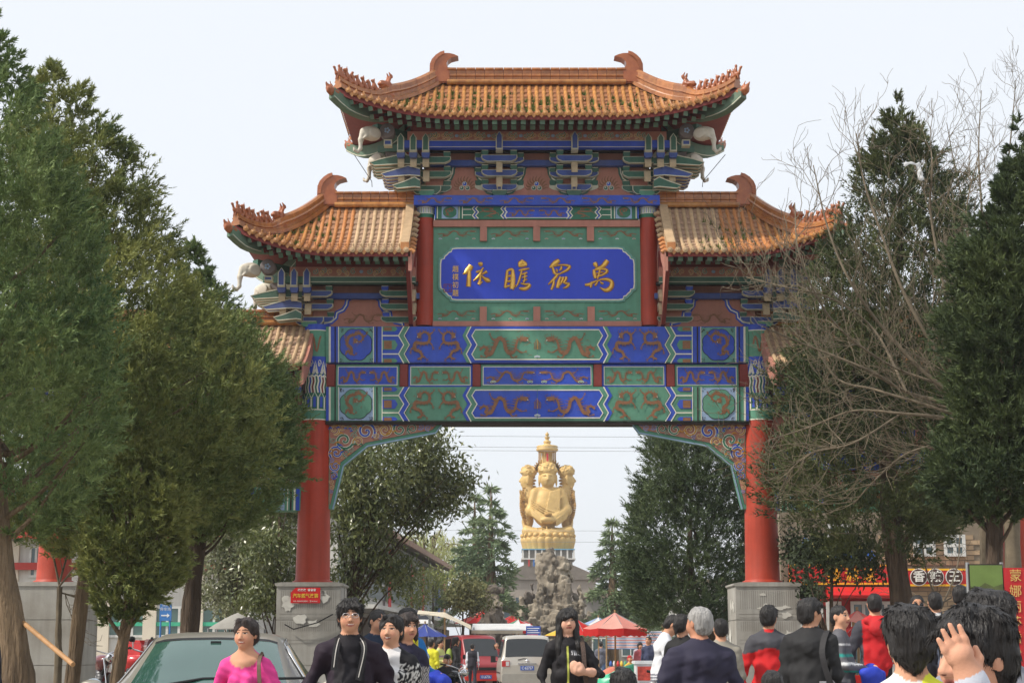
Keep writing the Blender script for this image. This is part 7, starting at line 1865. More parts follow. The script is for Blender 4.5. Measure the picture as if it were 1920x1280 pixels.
    c.cap(Hd((0,-.086,1.600)),Hd((0,-.106,1.568)),.008,.0145,0,k=.012); E((-.012,-.096,1.563),(.010,.009,.008),0,.01); E((.012,-.096,1.563),(.010,.009,.008),0,.01)
    for sg in (-1,1):
        c.ell(Hd((sg*.077*cw,.012,1.585)),(.010,.020,.032),0,.008,rot=rt)
        c.cut(Hd((sg*.031,-.099,1.604)),(.018,.012,.010),.012,rot=rt)
    E((0,-.083,1.537),(.023,.010,.0075),4,.008)
    if not smile: pass
    iv=Rm.T
    def P2(V,C,ids):
        q=(V-N0)@Rm+np.array([0,.005,1.47])     # into head space
        f=((ids==0)|(ids==4))&(q[:,2]>1.48)&(q[:,1]<-.03)&(q[:,1]>-.128)&(np.abs(q[:,0])<.085)&(q[:,2]<1.70)&(((q-np.array([0,-.015,1.59]))**2).sum(1)<.0135)
        for sg in (-1,1):
            e=((q[:,0]-sg*.031)/.0155)**2+((q[:,2]-1.604)/.0046)**2; C[f&(e<1)]=S(206,196,188)
            e=((q[:,0]-sg*.031)/.0075)**2+((q[:,2]-1.604)/.0052)**2; C[f&(e<1)]=S(34,24,22)
            e=((q[:,0]-sg*.031)/.018)**2+((q[:,2]-1.6095)/.0038)**2; C[f&(e<1)]=S(58,40,36)
            e=((q[:,0]-sg*.033)/.025)**2+((q[:,2]-1.628-.03*(.02-abs(abs(q[:,0])-.033)))/.0058)**2; C[f&(e<1)]=S(52,40,36)
            e=((q[:,0]-sg*.04)/.026)**2+((q[:,2]-1.562)/.024)**2; w_=np.clip(1-e,0,1)[:,None]*.35*f[:,None]; C[:]=C*(1-w_)+np.array(S(206,128,108))*w_
        sm_=q[:,2]-1.536-(9. if smile else 1.)*q[:,0]**2
        if smile:
            e=((q[:,0])/.027)**2+(sm_/.0062)**2; C[f&(e<1)]=S(150,70,64)
            e=((q[:,0])/.022)**2+((sm_-.0005)/.0036)**2; C[f&(e<1)]=S(226,214,202)
        else:
            e=((q[:,0])/.023)**2+(sm_/.0024)**2; C[f&(e<1)]=S(116,60,54)
        e=((np.abs(q[:,0])-.008)/.004)**2+((q[:,2]-1.558)/.003)**2; C[f&(e<1)&(q[:,1]<-.09)]=S(110,66,54)
        if paint is not None: C=paint(V,C,ids,q)
        return C
    def nz(X): 
        z=X[:,2]; m_=np.clip((1.40+dz-z)/.05,0,1); return m_*(wob(X*np.array([.8,.8,1.3]),20,.0115)+wob(X*np.array([1,1,.6]),48,.0065)-.004*np.abs(np.sin(X@np.array([26.,18,44])+3*np.sin(X[:,2]*9)))**3)
    lo,hi=c.bounds(); st=step*1.2
    def axis(l,h,f0,f1,fine):
        a=list(np.arange(l-1.5*st,f0,st))+list(np.arange(max(l-1.5*st,f0),min(f1,h+2*st),fine)); a+=list(np.arange(a[-1]+st if f1<h else h+9,h+2*st,st)); return np.array(a)
    hc=Hd((0,0,1.58)); fi=max(.0062 if st<.0146 else .0082,st*.45 if st<.0146 else st*.58) 
    ax=[axis(lo[0],hi[0],hc[0]-.095,hc[0]+.095,fi),axis(lo[1],hi[1],hc[1]-.13,hc[1]+.11,fi),axis(lo[2],hi[2],hc[2]-.11,9,fi)]
    zc=.84+dz*.5; ax[2]=np.concatenate([np.arange(lo[2]-1.5*st,zc,2.3*st),ax[2][ax[2]>zc+st*.4]])
    for k_,l_,h_,s_f in fine: ax[k_]=np.concatenate([ax[k_][ax[k_]<l_-s_f*.5],np.arange(l_,h_,s_f),ax[k_][ax[k_]>h_+s_f*.5]])
    me=c.mesh('body',st,[SKIN],cols,P2,nz,axes=ax); body=link('body',me,th)
    # hair
    hm=hairm or BLK
    if hair!='bald':
        h=Sculpt(.02); HE=lambda p,r,k=None:h.ell(Hd(p),r,0,k,rot=rt)
        vol=.0 if hair in ('crop','grey') else .008
        HE((0,.018,1.628),(.081*cw+vol,.098+vol,.088+vol))
        HE((0,.05,1.575),(.076*cw+vol,.062+vol,.085))
        if hair in('short','long','bob','fringe','fluffy'):
            for q in (-.045,-.015,.018,.048): h.cap(Hd((q*.6,-.03,1.70)),Hd((q*1.25,-.088,1.652-.012*(hair=='fringe')+.006*(q>0))),.026,.012,0)
            for sg in (-1,1): h.cap(Hd((sg*.07,-.03,1.66)),Hd((sg*.078,-.03,1.60)),.022,.012,0)
        if hair=='fluffy':
            HE((0,.02,1.662),(.078,.090,.062))
            for q in range(9): a=q*.7; h.ell(Hd((.05*math.cos(a),.02+.055*math.sin(a),1.675-.02*(q%3))),(.044,.046,.042),0,rot=rt)
            h.cap(Hd((0,.06,1.60)),Hd((0,.06,1.51)),.058,.04,0)
        if hair=='fringe':
            for q in np.linspace(-.055,.055,6): h.cap(Hd((q*.9,-.06,1.685)),Hd((q*1.1,-.098+.25*q*q/.06,1.622)),.018,.010,0)
        if hair in ('long','fringe'):
            for sg in (-1,1):
                h.cap(Hd((sg*.07,-.01,1.64)),U((sg*.095,-.05,1.34)),.035,.030,0); h.cap(U((sg*.095,-.05,1.36)),U((sg*.10,-.07,1.16)),.032,.012,0)
                h.cap(Hd((sg*.05,.06,1.62)),U((sg*.08,.09,1.25)),.05,.03,0)
            h.cap(Hd((0,.07,1.62)),U((0,.11,1.22)),.065,.04,0)
        if hair=='tied':
            h.ell(Hd((0,.105,1.60)),(.035,.035,.04),0); h.cap(Hd((0,.12,1.59)),Hd((-.02,.13,1.45)),.028,.012,0)
            for sg in (-1,1): h.cap(Hd((sg*.03,-.06,1.695)),Hd((sg*.079,.0,1.60)),.022,.014,0)
        if hair=='bob':
            for sg in (-1,1): h.cap(Hd((sg*.075,.0,1.63)),Hd((sg*.082,-.02,1.50)),.03,.022,0)
            h.cap(Hd((0,.07,1.6)),Hd((0,.08,1.49)),.06,.04,0)
        if hair not in('crop','grey'): pass
        h.cut(Hd((0,-.118,1.565)),(.066,.075,{'fringe':.062,'tied':.098}.get(hair,.080)),.012,rot=rt)
        h.cut(Hd((-.083,.0,1.572)),(.03,.028,.035),.008,rot=rt) if hair in('short','crop','grey') else None
        h.cut(Hd((.083,.0,1.572)),(.03,.028,.035),.008,rot=rt) if hair in('short','crop','grey') else None
        h.cut(Hd((0,.02,1.46)),(.12,.12,.045),.01,rot=rt) if hair in('short','crop','grey','tied') else None
        hmsh=h.mesh('hair',max(.0105,st*.72),[hm],noise=lambda X:wob(X*np.array([1,1,.25]),190,.0035,oct=1)+wob(X,60,.003))
        ho=link('hair',hmsh,th)
        n=len(hmsh.vertices); V=np.empty(n*3,np.float32); hmsh.vertices.foreach_get('co',V); V=V.reshape(-1,3)
        Nn=np.empty(n*3,np.float32); hmsh.vertices.foreach_get('normal',Nn); Nn=Nn.reshape(-1,3)
        if hair=='tied': hstrands=hstrands//3
        if hstrands:
            i=NR.randint(0,n,hstrands); top_=Hd((0,.03,1.71)); away=V[i]-top_; dn=unit(away)*.7+np.array([0,0,-.55]); dn=dn-Nn[i]*(dn*Nn[i]).sum(1,keepdims=True); dirn=unit(unit(dn)+Nn[i]*(.02 if hair!='fluffy' else .015)+NR.normal(size=(hstrands,3))*(.10 if hair!='fluffy' else .06))
            L={'crop':.016,'grey':.016,'fluffy':.03}.get(hair,.04)
            VV,FF=blades(V[i]-Nn[i]*.003,dirn,NR.uniform(.6,1.4,hstrands)*L,.0032)
            link('loose_hair',npmesh('loose_hair',VV,FF,[hm]),ho,kind='stuff')
    th['_u']=0; del th['_u']
    return th,Hd,U
def band(th,pts,w,m,name,t=.004,nrm=(0,-1,0)):
    "a flat strap following points"
    P=[Vector(p) for p in catmull(pts,6)]; mb=MB(); rows=[]
    for i,p in enumerate(P):
        d=(P[min(i+1,len(P)-1)]-P[max(i-1,0)]).normalized(); q=d.cross(Vector(nrm)).normalized()*w/2; n=q.cross(d).normalized()*t
        rows.append([p+q+n,p-q+n,p-q-n,p+q-n])
    mb.grid(rows,m,False,close=True); mb.add(rows[0],[(0,1,2,3)],m); mb.add(rows[-1],[(0,1,2,3)],m); return mb.build(name,th)
def chk(V,f): return np.floor(V*f).astype(int)
black_cl=S(30,29,32)
strapM=mat('black_webbing',S(34,33,36),.7,.1,20); metalM=mat('bright_metal',S(200,200,205),.25,.05,5,metal=1)
PIN=S(214,66,140)
# --- the group facing the camera on the left
def pt(V,C,ids,q):
    m_=(ids==1); C[m_]*=(1+.10*np.sin(V[m_]@np.array([40,25,90]))[:,None]); 
    nk=m_&(np.hypot(V[:,0]/.115,(V[:,2]-1.42)/.085)<1)&(V[:,1]<0); C[nk]=SK; return C
th,Hd,U=person('woman in bright pink long-sleeved top talking, shoulder bag strap, by the sedan bonnet',461,12.0,1.52,-8,PIN,S(40,40,52),'tied',BRN,female=True,step=.012,jacket=False,paint=pt,yaw=-8,pitch=4,smile=True,arms={'R':((-.27,-.02,1.12),(-.22,-.18,.94)),'L':((.27,0,1.12),(.2,-.16,.93))},hstrands=1500)
band(th,[(.10,.10,1.36),(.125,.02,1.445),(.135,-.10,1.36),(.17,-.13,1.1),(.20,-.08,.9)],.03,mat('brown_strap',S(92,70,56),.6),'bag_strap')
mb=MB(); mb.prism([(-.12,.62),(.12,.62),(.14,.9),(-.14,.9)],-.05,.05,mat('brown_bag',S(96,72,58),.5,.2,6)); o=mb.build('shoulder_bag',th); o.location=(.27,.0,0); o.rotation_euler=(0,0,1.4)
def pt(V,C,ids,q):
    m_=ids==1; C[m_]=np.where((np.abs(V[m_,0:1])<.11),S(26,24,30),S(38,28,40)); return C
th,Hd,U=person('smiling man with glasses, dark jumper and a camera strap round his neck',655,12.0,1.645,8,S(34,28,38),S(38,38,46),'short',BLK,step=.012,paint=pt,jacket=True,collar=S(24,22,26),arms={'R':((-.29,.02,1.1),(-.20,-.2,1.0),{'sleeve':.55}),'L':((.30,.03,1.09),(.27,-.12,.90))},bulk=1.07,hstrands=2200,smile=True)
for sg in (-1,1):
    band(th,[(sg*.045,.06,1.45),(sg*.075,-.03,1.44),(sg*.10,-.115,1.36),(sg*(.115 if sg<0 else .06),-.145,1.22 if sg<0 else 1.15)],.042,strapM,'camera_strap')
    band(th,[(sg*.045,.06,1.452),(sg*.075,-.034,1.442),(sg*.10,-.121,1.36),(sg*(.115 if sg<0 else .06),-.151,1.24 if sg<0 else 1.17)],.006,mat('strap_line',S(190,186,180),.7),'strap_stripe')
mb=MB()
for sg in (-1,1):
    c_=Hd((sg*.033,-.104,1.600)); mb.tube([(c_[0]+.024*math.cos(a),c_[1]-.004,c_[2]+.016*math.sin(a)) for a in np.linspace(0,6.283,15)],.0022,metalM,5,cap=False); e_=Hd((sg*.078,.0,1.605)); mb.tube([(c_[0]+sg*.024,c_[1],c_[2]+.004),tuple(e_)],.002,metalM,4)
a_=Hd((-.01,-.108,1.603)); b_=Hd((.01,-.108,1.603)); mb.tube([tuple(a_),tuple(b_)],.002,metalM,4); mb.build('glasses',th)
rs_=np.random.RandomState(4)
def pt(V,C,ids,q):
    m_=(ids==1)|(ids==5)
    k=chk(V+.02*np.sin(V[:,[1,2,0]]*60),46); p=((k[:,0]*7+k[:,1]*13+k[:,2]*5)%3==0)
    C[m_]=np.where(p[m_][:,None],S(206,204,200),S(30,30,34))
    inn=m_&(V[:,1]<-.02)&(np.abs(V[:,0]+.0)<.085-.05*(1.42-V[:,2])*0)&(V[:,2]>.95); C[inn]=S(222,220,220)
    lg=inn&(V[:,2]<1.17)&(V[:,2]>1.02)&((chk(V,70)[:,0]*3+chk(V,70)[:,2]*5)%3!=0); C[lg]=S(196,70,110)
    col_=m_&(V[:,2]>1.34)&~inn; C[col_]=S(30,30,34); return C
person('smiling girl in open black-and-white patterned jacket over a white shirt',733,12.3,1.55,-10,S(30,30,34),S(50,52,66),'tied',BLK,female=True,step=.012,paint=pt,yaw=-4,skin=S(206,156,128),child=True,hstrands=1500,bulk=1.02,smile=True)
def pt(V,C,ids,q):
    m_=ids==1; k=chk(V,60); p=((k[:,0]+k[:,2])%2==0); C[m_]=np.where(p[m_][:,None],S(176,172,170),S(60,58,66)); t=m_&(V[:,2]>1.26); C[t]=S(40,38,58); return C
person('woman in speckled grey top with dark yoke standing close behind the smiling girl',762,14.2,1.60,35,S(120,118,120),S(40,40,48),'bob',BRN,female=True,step=.013,paint=pt)
person('young man with bowed head in dark navy jacket behind the man with glasses',704,18.5,1.74,20,S(34,46,66),S(36,38,46),'crop',BLK,step=.015,pitch=18,yaw=20,collar=S(44,58,80))
def pt(V,C,ids,q):
    m_=ids==1; inn=m_&(V[:,1]<-.03)&(np.abs(V[:,0])<.075); C[inn]=S(206,196,44)
    sl=m_&(np.abs(np.abs(V[:,0])-.235)<.012)&(V[:,1]<.0); C[sl]=S(200,206,214); return C
th,Hd,U=person('man in bright blue jacket over a yellow shirt, a blue coat over his arm',766,17.6,1.735,50,S(32,108,172),S(44,48,66),'crop',BLK,step=.014,paint=pt,yaw=65,collar=S(206,196,44),arms={'R':((-.26,-.02,1.1),(-.18,-.24,1.0)),'L':((.27,-.02,1.1),(.16,-.26,1.02))})
s=Sculpt(.05); s.cap((-.2,-.26,1.0),(.2,-.3,1.0),.07,.08,0).cap((-.12,-.3,.98),(-.1,-.32,.66),.09,.07,0).cap((.1,-.32,.98),(.12,-.34,.6),.10,.05,0)
link('folded_coat',s.mesh('folded_coat',.02,[mat('royal_blue_cloth',S(36,60,178),.7,.15,8)],noise=lambda X:wob(X,26,.014)),th)
# --- long-haired girl in black
def pt(V,C,ids,q):
    zp_=(ids==1)&(np.abs(V[:,0]+.012)<.009)&(V[:,1]<-.05)&(V[:,2]<1.36); C[zp_]=S(196,200,96)
    a=(ids==1)&(V[:,1]<-.06)&(V[:,0]>.02)&(V[:,0]<.13)&(np.abs(V[:,2]-1.30)<.022)&((chk(V+.5,95)[:,0])%2==0); C[a]=S(168,168,172); return C
th,Hd,U=person('long-haired girl with a straight fringe in a black zipped jacket holding a shoulder strap',1064,16.6,1.695,6,S(34,32,35),S(34,33,38),'fringe',BLK,female=True,step=.011,paint=pt,yaw=4,skin=S(212,164,140),arms={'R':((-.25,.03,1.10),(-.22,-.08,.86),{'sleeve':.5}),'L':((.30,-.04,1.10),(.13,-.24,1.13),{'sleeve':.35,'curl':.95,'palm':(0,1,.2)})},hstrands=2000)
band(th,[(.115,.10,1.36),(.13,.01,1.445),(.135,-.12,1.33),(.14,-.17,1.15),(.17,-.10,.98)],.042,mat('patterned_strap',S(74,58,50),.7,.5,60),'bag_strap')
s=Sculpt(.03); s.ell((.17,.16,1.02),(.15,.08,.2),0); link('backpack',s.mesh('backpack',.02,[mat('brown_pack',S(62,50,46),.7,.4,30)],noise=lambda X:wob(X,20,.01)),th)
mb=MB(); mb.tube([(.13+.032*math.cos(a),-.215+.02*math.sin(a),1.125+.01*math.sin(a)) for a in np.linspace(0,6.28,13)],.008,mat('red_bracelet',S(120,30,36),.5),6,cap=False); mb.build('bracelet',th)
# --- right-hand crowd seen from behind
th,Hd,U=person('elderly man with cropped grey hair seen from behind in a dark navy suit jacket',1312,12.0,1.60,190,S(46,44,62),S(44,44,54),'grey',GRY,step=.012,collar=S(206,192,168),yaw=28,skin=S(186,132,106),bulk=1.14,arms={'R':((-.29,.03,1.09),(-.25,-.06,.86)),'L':((.29,.03,1.09),(.25,-.06,.86))},hstrands=2600)
def pt(V,C,ids,q):
    m_=ids==1; yk=m_&(V[:,2]>1.24+.03*np.cos(V[:,0]*12)); C[m_]=S(196,34,38); C[yk]=S(70,70,76); sd_=m_&(np.abs(V[:,0])>.20)&((V[:,1])<.0); C[sd_]=S(70,70,76); return C
person('man in red jacket with grey shoulders walking away past a bare grey plinth',1443,19.5,1.80,172,S(196,34,38),S(46,46,54),'short',BLK,step=.014,paint=pt,collar=S(196,34,38),arms={'L':((.27,.03,1.10),(.30,-.03,.86)),'R':((-.28,0,1.1),(-.24,-.14,.92))},walk=.7,yaw=-15)
th,Hd,U=person('man in black jacket seen from behind with a bag strap over his shoulder',1521,15.4,1.755,150,S(38,38,40),S(36,36,40),'short',BLK,step=.013,collar=S(38,38,40),yaw=-28,bulk=1.1)
band(th,[(-.16,-.06,1.40),(-.165,.06,1.43),(-.16,.17,1.25),(-.22,.15,1.0),(-.30,.06,.82)],.05,strapM,'bag_strap',nrm=(0,1,0))
mb=MB(); mb.box(-.19,-.13,.168,.176,.98,1.02,metalM); mb.build('strap_buckle',th); mb=MB(); mb.box(-.40,-.30,-.12,.18,.55,.85,strapM); mb.build('messenger_bag',th)
def pt(V,C,ids,q):
    m_=ids==1
    for a,b,cl in ((1.30,1.325,S(196,196,198)),(1.24,1.262,S(86,88,96)),(1.19,1.215,S(44,140,132)),(1.11,1.135,S(186,188,190)),(1.03,1.05,S(44,140,132))): C[m_&(V[:,2]>a)&(V[:,2]<b)]=cl
    return C
th,Hd,U=person('man in grey striped jumper looking aside with a blue coat over his arm',1578,18.8,1.79,75,S(92,92,98),S(50,52,62),'crop',BLK,step=.014,paint=pt,yaw=-30,skin=S(204,154,126),arms={'R':((-.25,-.05,1.1),(-.1,-.26,1.05)),'L':((.26,-.05,1.1),(.1,-.27,1.04))})
s=Sculpt(.05); s.cap((-.2,-.26,1.02),(.2,-.3,1.02),.07,.08,0).cap((-.12,-.3,1.0),(-.1,-.32,.55),.10,.08,0).cap((.1,-.32,1.0),(.12,-.30,.5),.10,.06,0)
link('folded_coat',s.mesh('folded_coat',.02,[mat('royal_blue_cloth',S(36,60,178))],noise=lambda X:wob(X,26,.014)),th)
PF=.22
def pt(V,C,ids,q):
    m_=ids==1; sd_=m_&(V[:,0]>.15); C[sd_]=S(62,62,70); return C
th,Hd,U=person('man in red hooded jacket with dark sleeves seen from behind under the trees',1643,19.4,1.72,176,S(190,32,38),S(36,36,42),'crop',BLK,step=.014,paint=pt,z0=PF,arms={'L':((.28,.03,1.1),(.27,-.05,.86))})
s=Sculpt(.04); s.cap((-.09,.08,1.40),(.09,.08,1.40),.06,.06,0).ell((0,.13,1.33),(.10,.05,.09),0); link('hood',s.mesh('hood',.014,[mat('red_hood_cloth',S(190,32,38),.75,.12,9)],noise=lambda X:wob(X,30,.006)),th)
th,Hd,U=person('man with dark sunglasses facing the crowd under the big tree',1724,20.6,1.74,-5,S(60,60,70),S(50,50,58),'crop',BLK,step=.016,z0=PF)
mb=MB()
for sg in (-1,1):
    c_=Hd((sg*.033,-.106,1.600)); mb.lathe([(.001,-.004),(.022,-.003),(.024,0),(.022,.004)],mat('dark_lens',S(14,14,16),.08,.0,1,spec=.8),12,tuple(c_),ax='y'); e_=Hd((sg*.078,.0,1.605)); mb.tube([tuple(c_),tuple(e_)],.003,strapM,4)
mb.build('sunglasses',th)
person('man in black suit with white collar seen from behind beside the sunglasses man',1757,21.2,1.80,178,S(30,30,34),S(30,30,34),'crop',BLK,step=.016,z0=PF,collar=S(220,220,222))
person('man in grey-blue jacket seen from behind in front of the portrait poster',1806,19.8,1.83,160,S(92,100,118),S(48,50,60),'crop',BLK,step=.016,z0=PF,collar=S(70,78,92))
def pt(V,C,ids,q):
    m_=ids==1; k=m_&(V[:,2]>1.33); C[k]=np.where((V[k,0:1]<-.03),S(214,214,60),S(214,216,214)); return C
person('dark-haired youth seen from behind with yellow and white collar',1707,5.4,1.425,172,S(150,140,132),S(60,60,70),'fluffy',BLK,step=.010,paint=pt,hstrands=3500,yaw=8)
def wl_(x,y,z,th=R(-105),s=1.378/1.70): c,n=math.cos(-th),math.sin(-th); return ((x*c-y*n)/s,(x*n+y*c)/s,z/s)
th,Hd,U=person('boy in pale grey sweatshirt turning back with one hand raised and waving',1834,3.7,1.378,-105,S(196,200,212),S(60,62,74),'fluffy',BLK,step=.0085,fine=((0,.20,.34,.0045),(1,-.24,.02,.0045),(2,1.48,1.75,.0045)),yaw=38,pitch=6,hstrands=5000,skin=S(204,152,126),arms={'L':(wl_(-.01,-.20,1.09),wl_(-.07,-.21,1.235),{'hs':.88,'curl':.12,'spread':.25,'palm':tuple(wl_(-.2,1,.1))}),'R':((-.27,.03,1.1),(-.24,-.06,.86))})
person('dark-haired youth in a grey jacket just behind the waving boy',1856,5.7,1.482,175,S(128,130,140),S(60,60,70),'fluffy',BLK,step=.011,hstrands=2500,yaw=15)
person('small black-haired child seen from behind in front of the market stalls',1168,9.6,1.20,182,S(70,60,64),S(50,50,60),'bob',BLK,step=.012,child=True,hstrands=2500)
person('small child with cropped black hair seen from behind next to the elderly man',1446,9.6,1.195,180,S(60,66,84),S(50,50,60),'crop',BLK,step=.012,child=True,hstrands=2500)
def pt(V,C,ids,q):
    hem=(ids==1)&(np.abs(V[:,2]-.93)<.05)&((chk(V,60)[:,2])%2==0); C[hem]=S(60,60,84); return C
person('young man in white jacket and jeans bending his head over a stall',1241,22,1.78,92,S(214,216,222),S(52,66,92),'crop',BLK,step=.015,paint=pt,pitch=38,yaw=0,lean=.12,arms={'R':((-.25,-.02,1.08),(-.2,-.2,.93)),'L':((.25,-.02,1.08),(.2,-.2,.93))})
person('woman in black with long tied hair beside the young man in white',1281,20.6,1.73,150,S(34,34,36),S(36,36,42),'tied',BLK,step=.015,female=True,yaw=-20,arms={'L':((.24,-.04,1.08),(.05,-.25,1.05))})
person('figure in a grey-brown coat mostly hidden behind the elderly man',1352,19.2,1.66,185,S(150,144,132),S(70,68,70),'crop',BLK,step=.018,hstrands=300)
person('person in dark clothes half hidden by the thick trunk with the wooden pole',3,21.5,1.74,10,S(34,34,44),S(34,34,40),'short',BLK,step=.018,hstrands=300)
# --- people further off among the stalls
def pt(V,C,ids,q):
    sl=(ids==1)&(np.abs(V[:,0])>.185); C[sl]=S(206,208,216); return C
person('man in dark waistcoat and white sleeves walking beside the red minivan',886,62,1.60,178,S(44,42,50),S(50,52,64),'crop',BLK,step=.024,paint=pt,walk=.5,hstrands=0)
th,Hd,U=person('person in dark jacket with a bright green backpack by the red minivan',855,50,1.72,100,S(50,50,54),S(54,58,70),'bob',BLK,step=.022,hstrands=0)
s=Sculpt(.03); s.ell((0,.19,1.17),(.15,.10,.23),0); link('backpack',s.mesh('backpack',.025,[mat('green_pack',S(138,160,66),.7,.15,8)]),th)
def pt(V,C,ids,q):
    k=(ids==1)&(np.abs(V[:,2]-1.24)<.03); C[k]=S(160,140,150); return C
person('girl in pale yellow jumper with folded arms by the minivan',825,46,1.63,60,S(196,200,130),S(54,62,92),'tied',BLK,step=.022,female=True,paint=pt,hstrands=0,arms={'R':((-.24,-.04,1.1),(.08,-.2,1.12)),'L':((.24,-.04,1.1),(-.06,-.2,1.10))})
person('person in bright yellow waistcoat behind the man in blue',809,43,1.62,150,S(206,202,50),S(60,62,80),'crop',BLK,step=.022,hstrands=0)
person('man in dark clothes sitting astride near the motorbikes in mid plaza',838,38,1.66,20,S(46,44,46),S(48,48,52),'crop',BLK,step=.022,seat=.42,hstrands=0,pitch=15,arms={'R':((-.25,-.1,.68),(-.12,-.36,.62)),'L':((.25,-.1,.68),(.12,-.36,.62))})
person('stall keeper in red and white standing under the long awning',931,64,1.66,10,S(160,60,62),S(60,60,70),'crop',BLK,step=.026,hstrands=0)
person('man in grey jacket and jeans walking away between the parasols',1127,66,1.71,176,S(98,100,112),S(76,96,128),'crop',BLK,step=.024,walk=.6,hstrands=0)
person('vendor in yellow jacket and red hat crouching behind the green sheet',1181,57,1.62,40,S(206,176,70),S(70,66,80),'crop',hair_mat('red_hat_wool',S(176,36,40),.8),step=.024,seat=.45,hstrands=0,arms={'R':((-.25,-.1,.68),(-.12,-.36,.62)),'L':((.25,-.1,.68),(.12,-.36,.62))})
person('woman with reddish scarf near the striped cloth stall',1200,60,1.62,20,S(168,84,90),S(70,70,84),'bob',BLK,step=.026,hstrands=0,female=True)
person('man in dark blue top standing in front of the striped cloth',1216,52,1.76,-30,S(52,58,84),S(50,52,64),'crop',BLK,step=.024,hstrands=0)
person('man in pale shirt beside the striped cloth stall',1199,68,1.70,0,S(170,160,170),S(60,60,72),'crop',BLK,step=.026,hstrands=0)
# ============================================================= stalls, parasols, signs, wires
poleM=mat('bamboo_pole',S(156,128,92),.7,.2,10); steelM=mat('grey_steel',S(150,152,154),.5,.1,6,metal=.5); poleW=mat('pole_white',S(196,196,192),.6)
def cloth(name,c,var=.08,tr=.35):
    if name in MATS: return MATS[name]
    m=mat(name,c,.8,var,2.5,spec=.1); n=m.node_tree.nodes; L=m.node_tree.links; b=n['Principled BSDF']; t=n.new('ShaderNodeBsdfTranslucent'); L.new(b.inputs['Base Color'].links[0].from_socket,t.inputs['Color']); mx=n.new('ShaderNodeMixShader'); mx.inputs[0].default_value=tr
    L.new(b.outputs[0],mx.inputs[1]); L.new(t.outputs[0],mx.inputs[2]); L.new(mx.outputs[0],n['Material Output'].inputs[0]); return m
def parasol(label,px,py,D,r,drop,cols,n=8,tilt=(0,0),pole=poleM,valance=None,square=False,zfoot=0):
    a=at(px,py,D); t=thing('parasol',label,'parasol',(a.x,D,0)); zt=a.z
    tx,ty=tilt
    nn=4 if square else n; off=math.pi/4 if square else .2
    rim=lambda k:Vector((r*math.cos(off+2*math.pi*k/nn),r*math.sin(off+2*math.pi*k/nn),0))
    tl=lambda p:Vector((p.x,p.y,zt+p.z-drop*(p.xy.length/r)**.85*(1 if not square else .8)+p.x*tx+p.y*ty))
    for k in range(nn):
        mb=MB(); A,B=rim(k),rim(k+1); P=[]
        for i in range(7):
            f=i/6; P.append([tl((A*(1-j/6)+B*(j/6))*f)-Vector((0,0,.05*math.sin(math.pi*j/6)*f*(-1 if square else 1))) for j in range(7)])
        mb.grid(P,cols[k%len(cols)]); 
        if valance: mb.grid([P[-1],[p-Vector((0,0,.16+.03*(i%2))) for i,p in enumerate(P[-1])]],valance)
        mb.build('canopy_panel',t)
    mb=MB(); mb.tube([(0,0,zfoot),(0,0,zt+.06)],.024,pole,8); mb.build('pole',t)
    for k in range(nn):
        e=tl(rim(k)); mb=MB(); mb.tube([(0,0,zt-.02),tuple(e-Vector((0,0,.02)))],.009,steelM,4); mb.build('rib',t)
    mb=MB(); mb.lathe([(.26,0),(.26,.06),(.06,.1),(.04,.2)],mat('base_concrete',S(140,136,130),.9),12); mb.build('foot',t); return t
cw_=cloth('canvas_cream',S(222,212,192)); cr=cloth('canvas_red',S(200,52,52)); cp=cloth('canvas_pink',S(222,150,140)); cp2=cloth('canvas_salmon',S(214,106,98)); cb_=cloth('canvas_blue',S(72,86,158)); cg=cloth('canvas_green',S(70,150,112)); cy_=cloth('canvas_yellow',S(224,190,80)); cwh=cloth('canvas_white',S(226,226,226)); cgr=cloth('canvas_grey',S(178,176,170))
parasol('square cream canvas parasol tilted above the blue umbrella',834,1147,49,1.05,.34,[cw_],tilt=(-.28,0),square=True)
parasol('wide faded red parasol behind the rock stack',908,1141,76,1.35,.62,[cp2,cr])
parasol('bright red parasol between the rock stack and the rockery',962,1150,82,.95,.5,[cr])
parasol('green and white parasol under the red one by the rock stack',972,1160,74,.75,.32,[cg,cwh,cr,cwh])
parasol('blue umbrella with pale lettering under the cream parasol',797,1168,47.5,.62,.34,[cb_])
parasol('red parasol with green and yellow edges behind the long-haired girl',1082,1160,54,1.05,.50,[cr,cg,cr,cr,cy_,cr,cr,cg])
parasol('large pale pink parasol with red valance over the striped stall',1153,1147,45,.86,.42,[cp,cloth('canvas_pink_light',S(228,172,160))],valance=cr)
parasol('striped blue and white parasol behind the pink one',1122,1156,60,.70,.28,[cloth('canvas_stripe_blue',S(150,170,206)),cwh])
parasol('pink parasol by the red shopfront behind the man in the red hood',1607,1143,33,.42,.20,[cp2,cp])
parasol('low red parasol behind the man in the striped jumper',1600,1172,30,.5,.22,[cr])
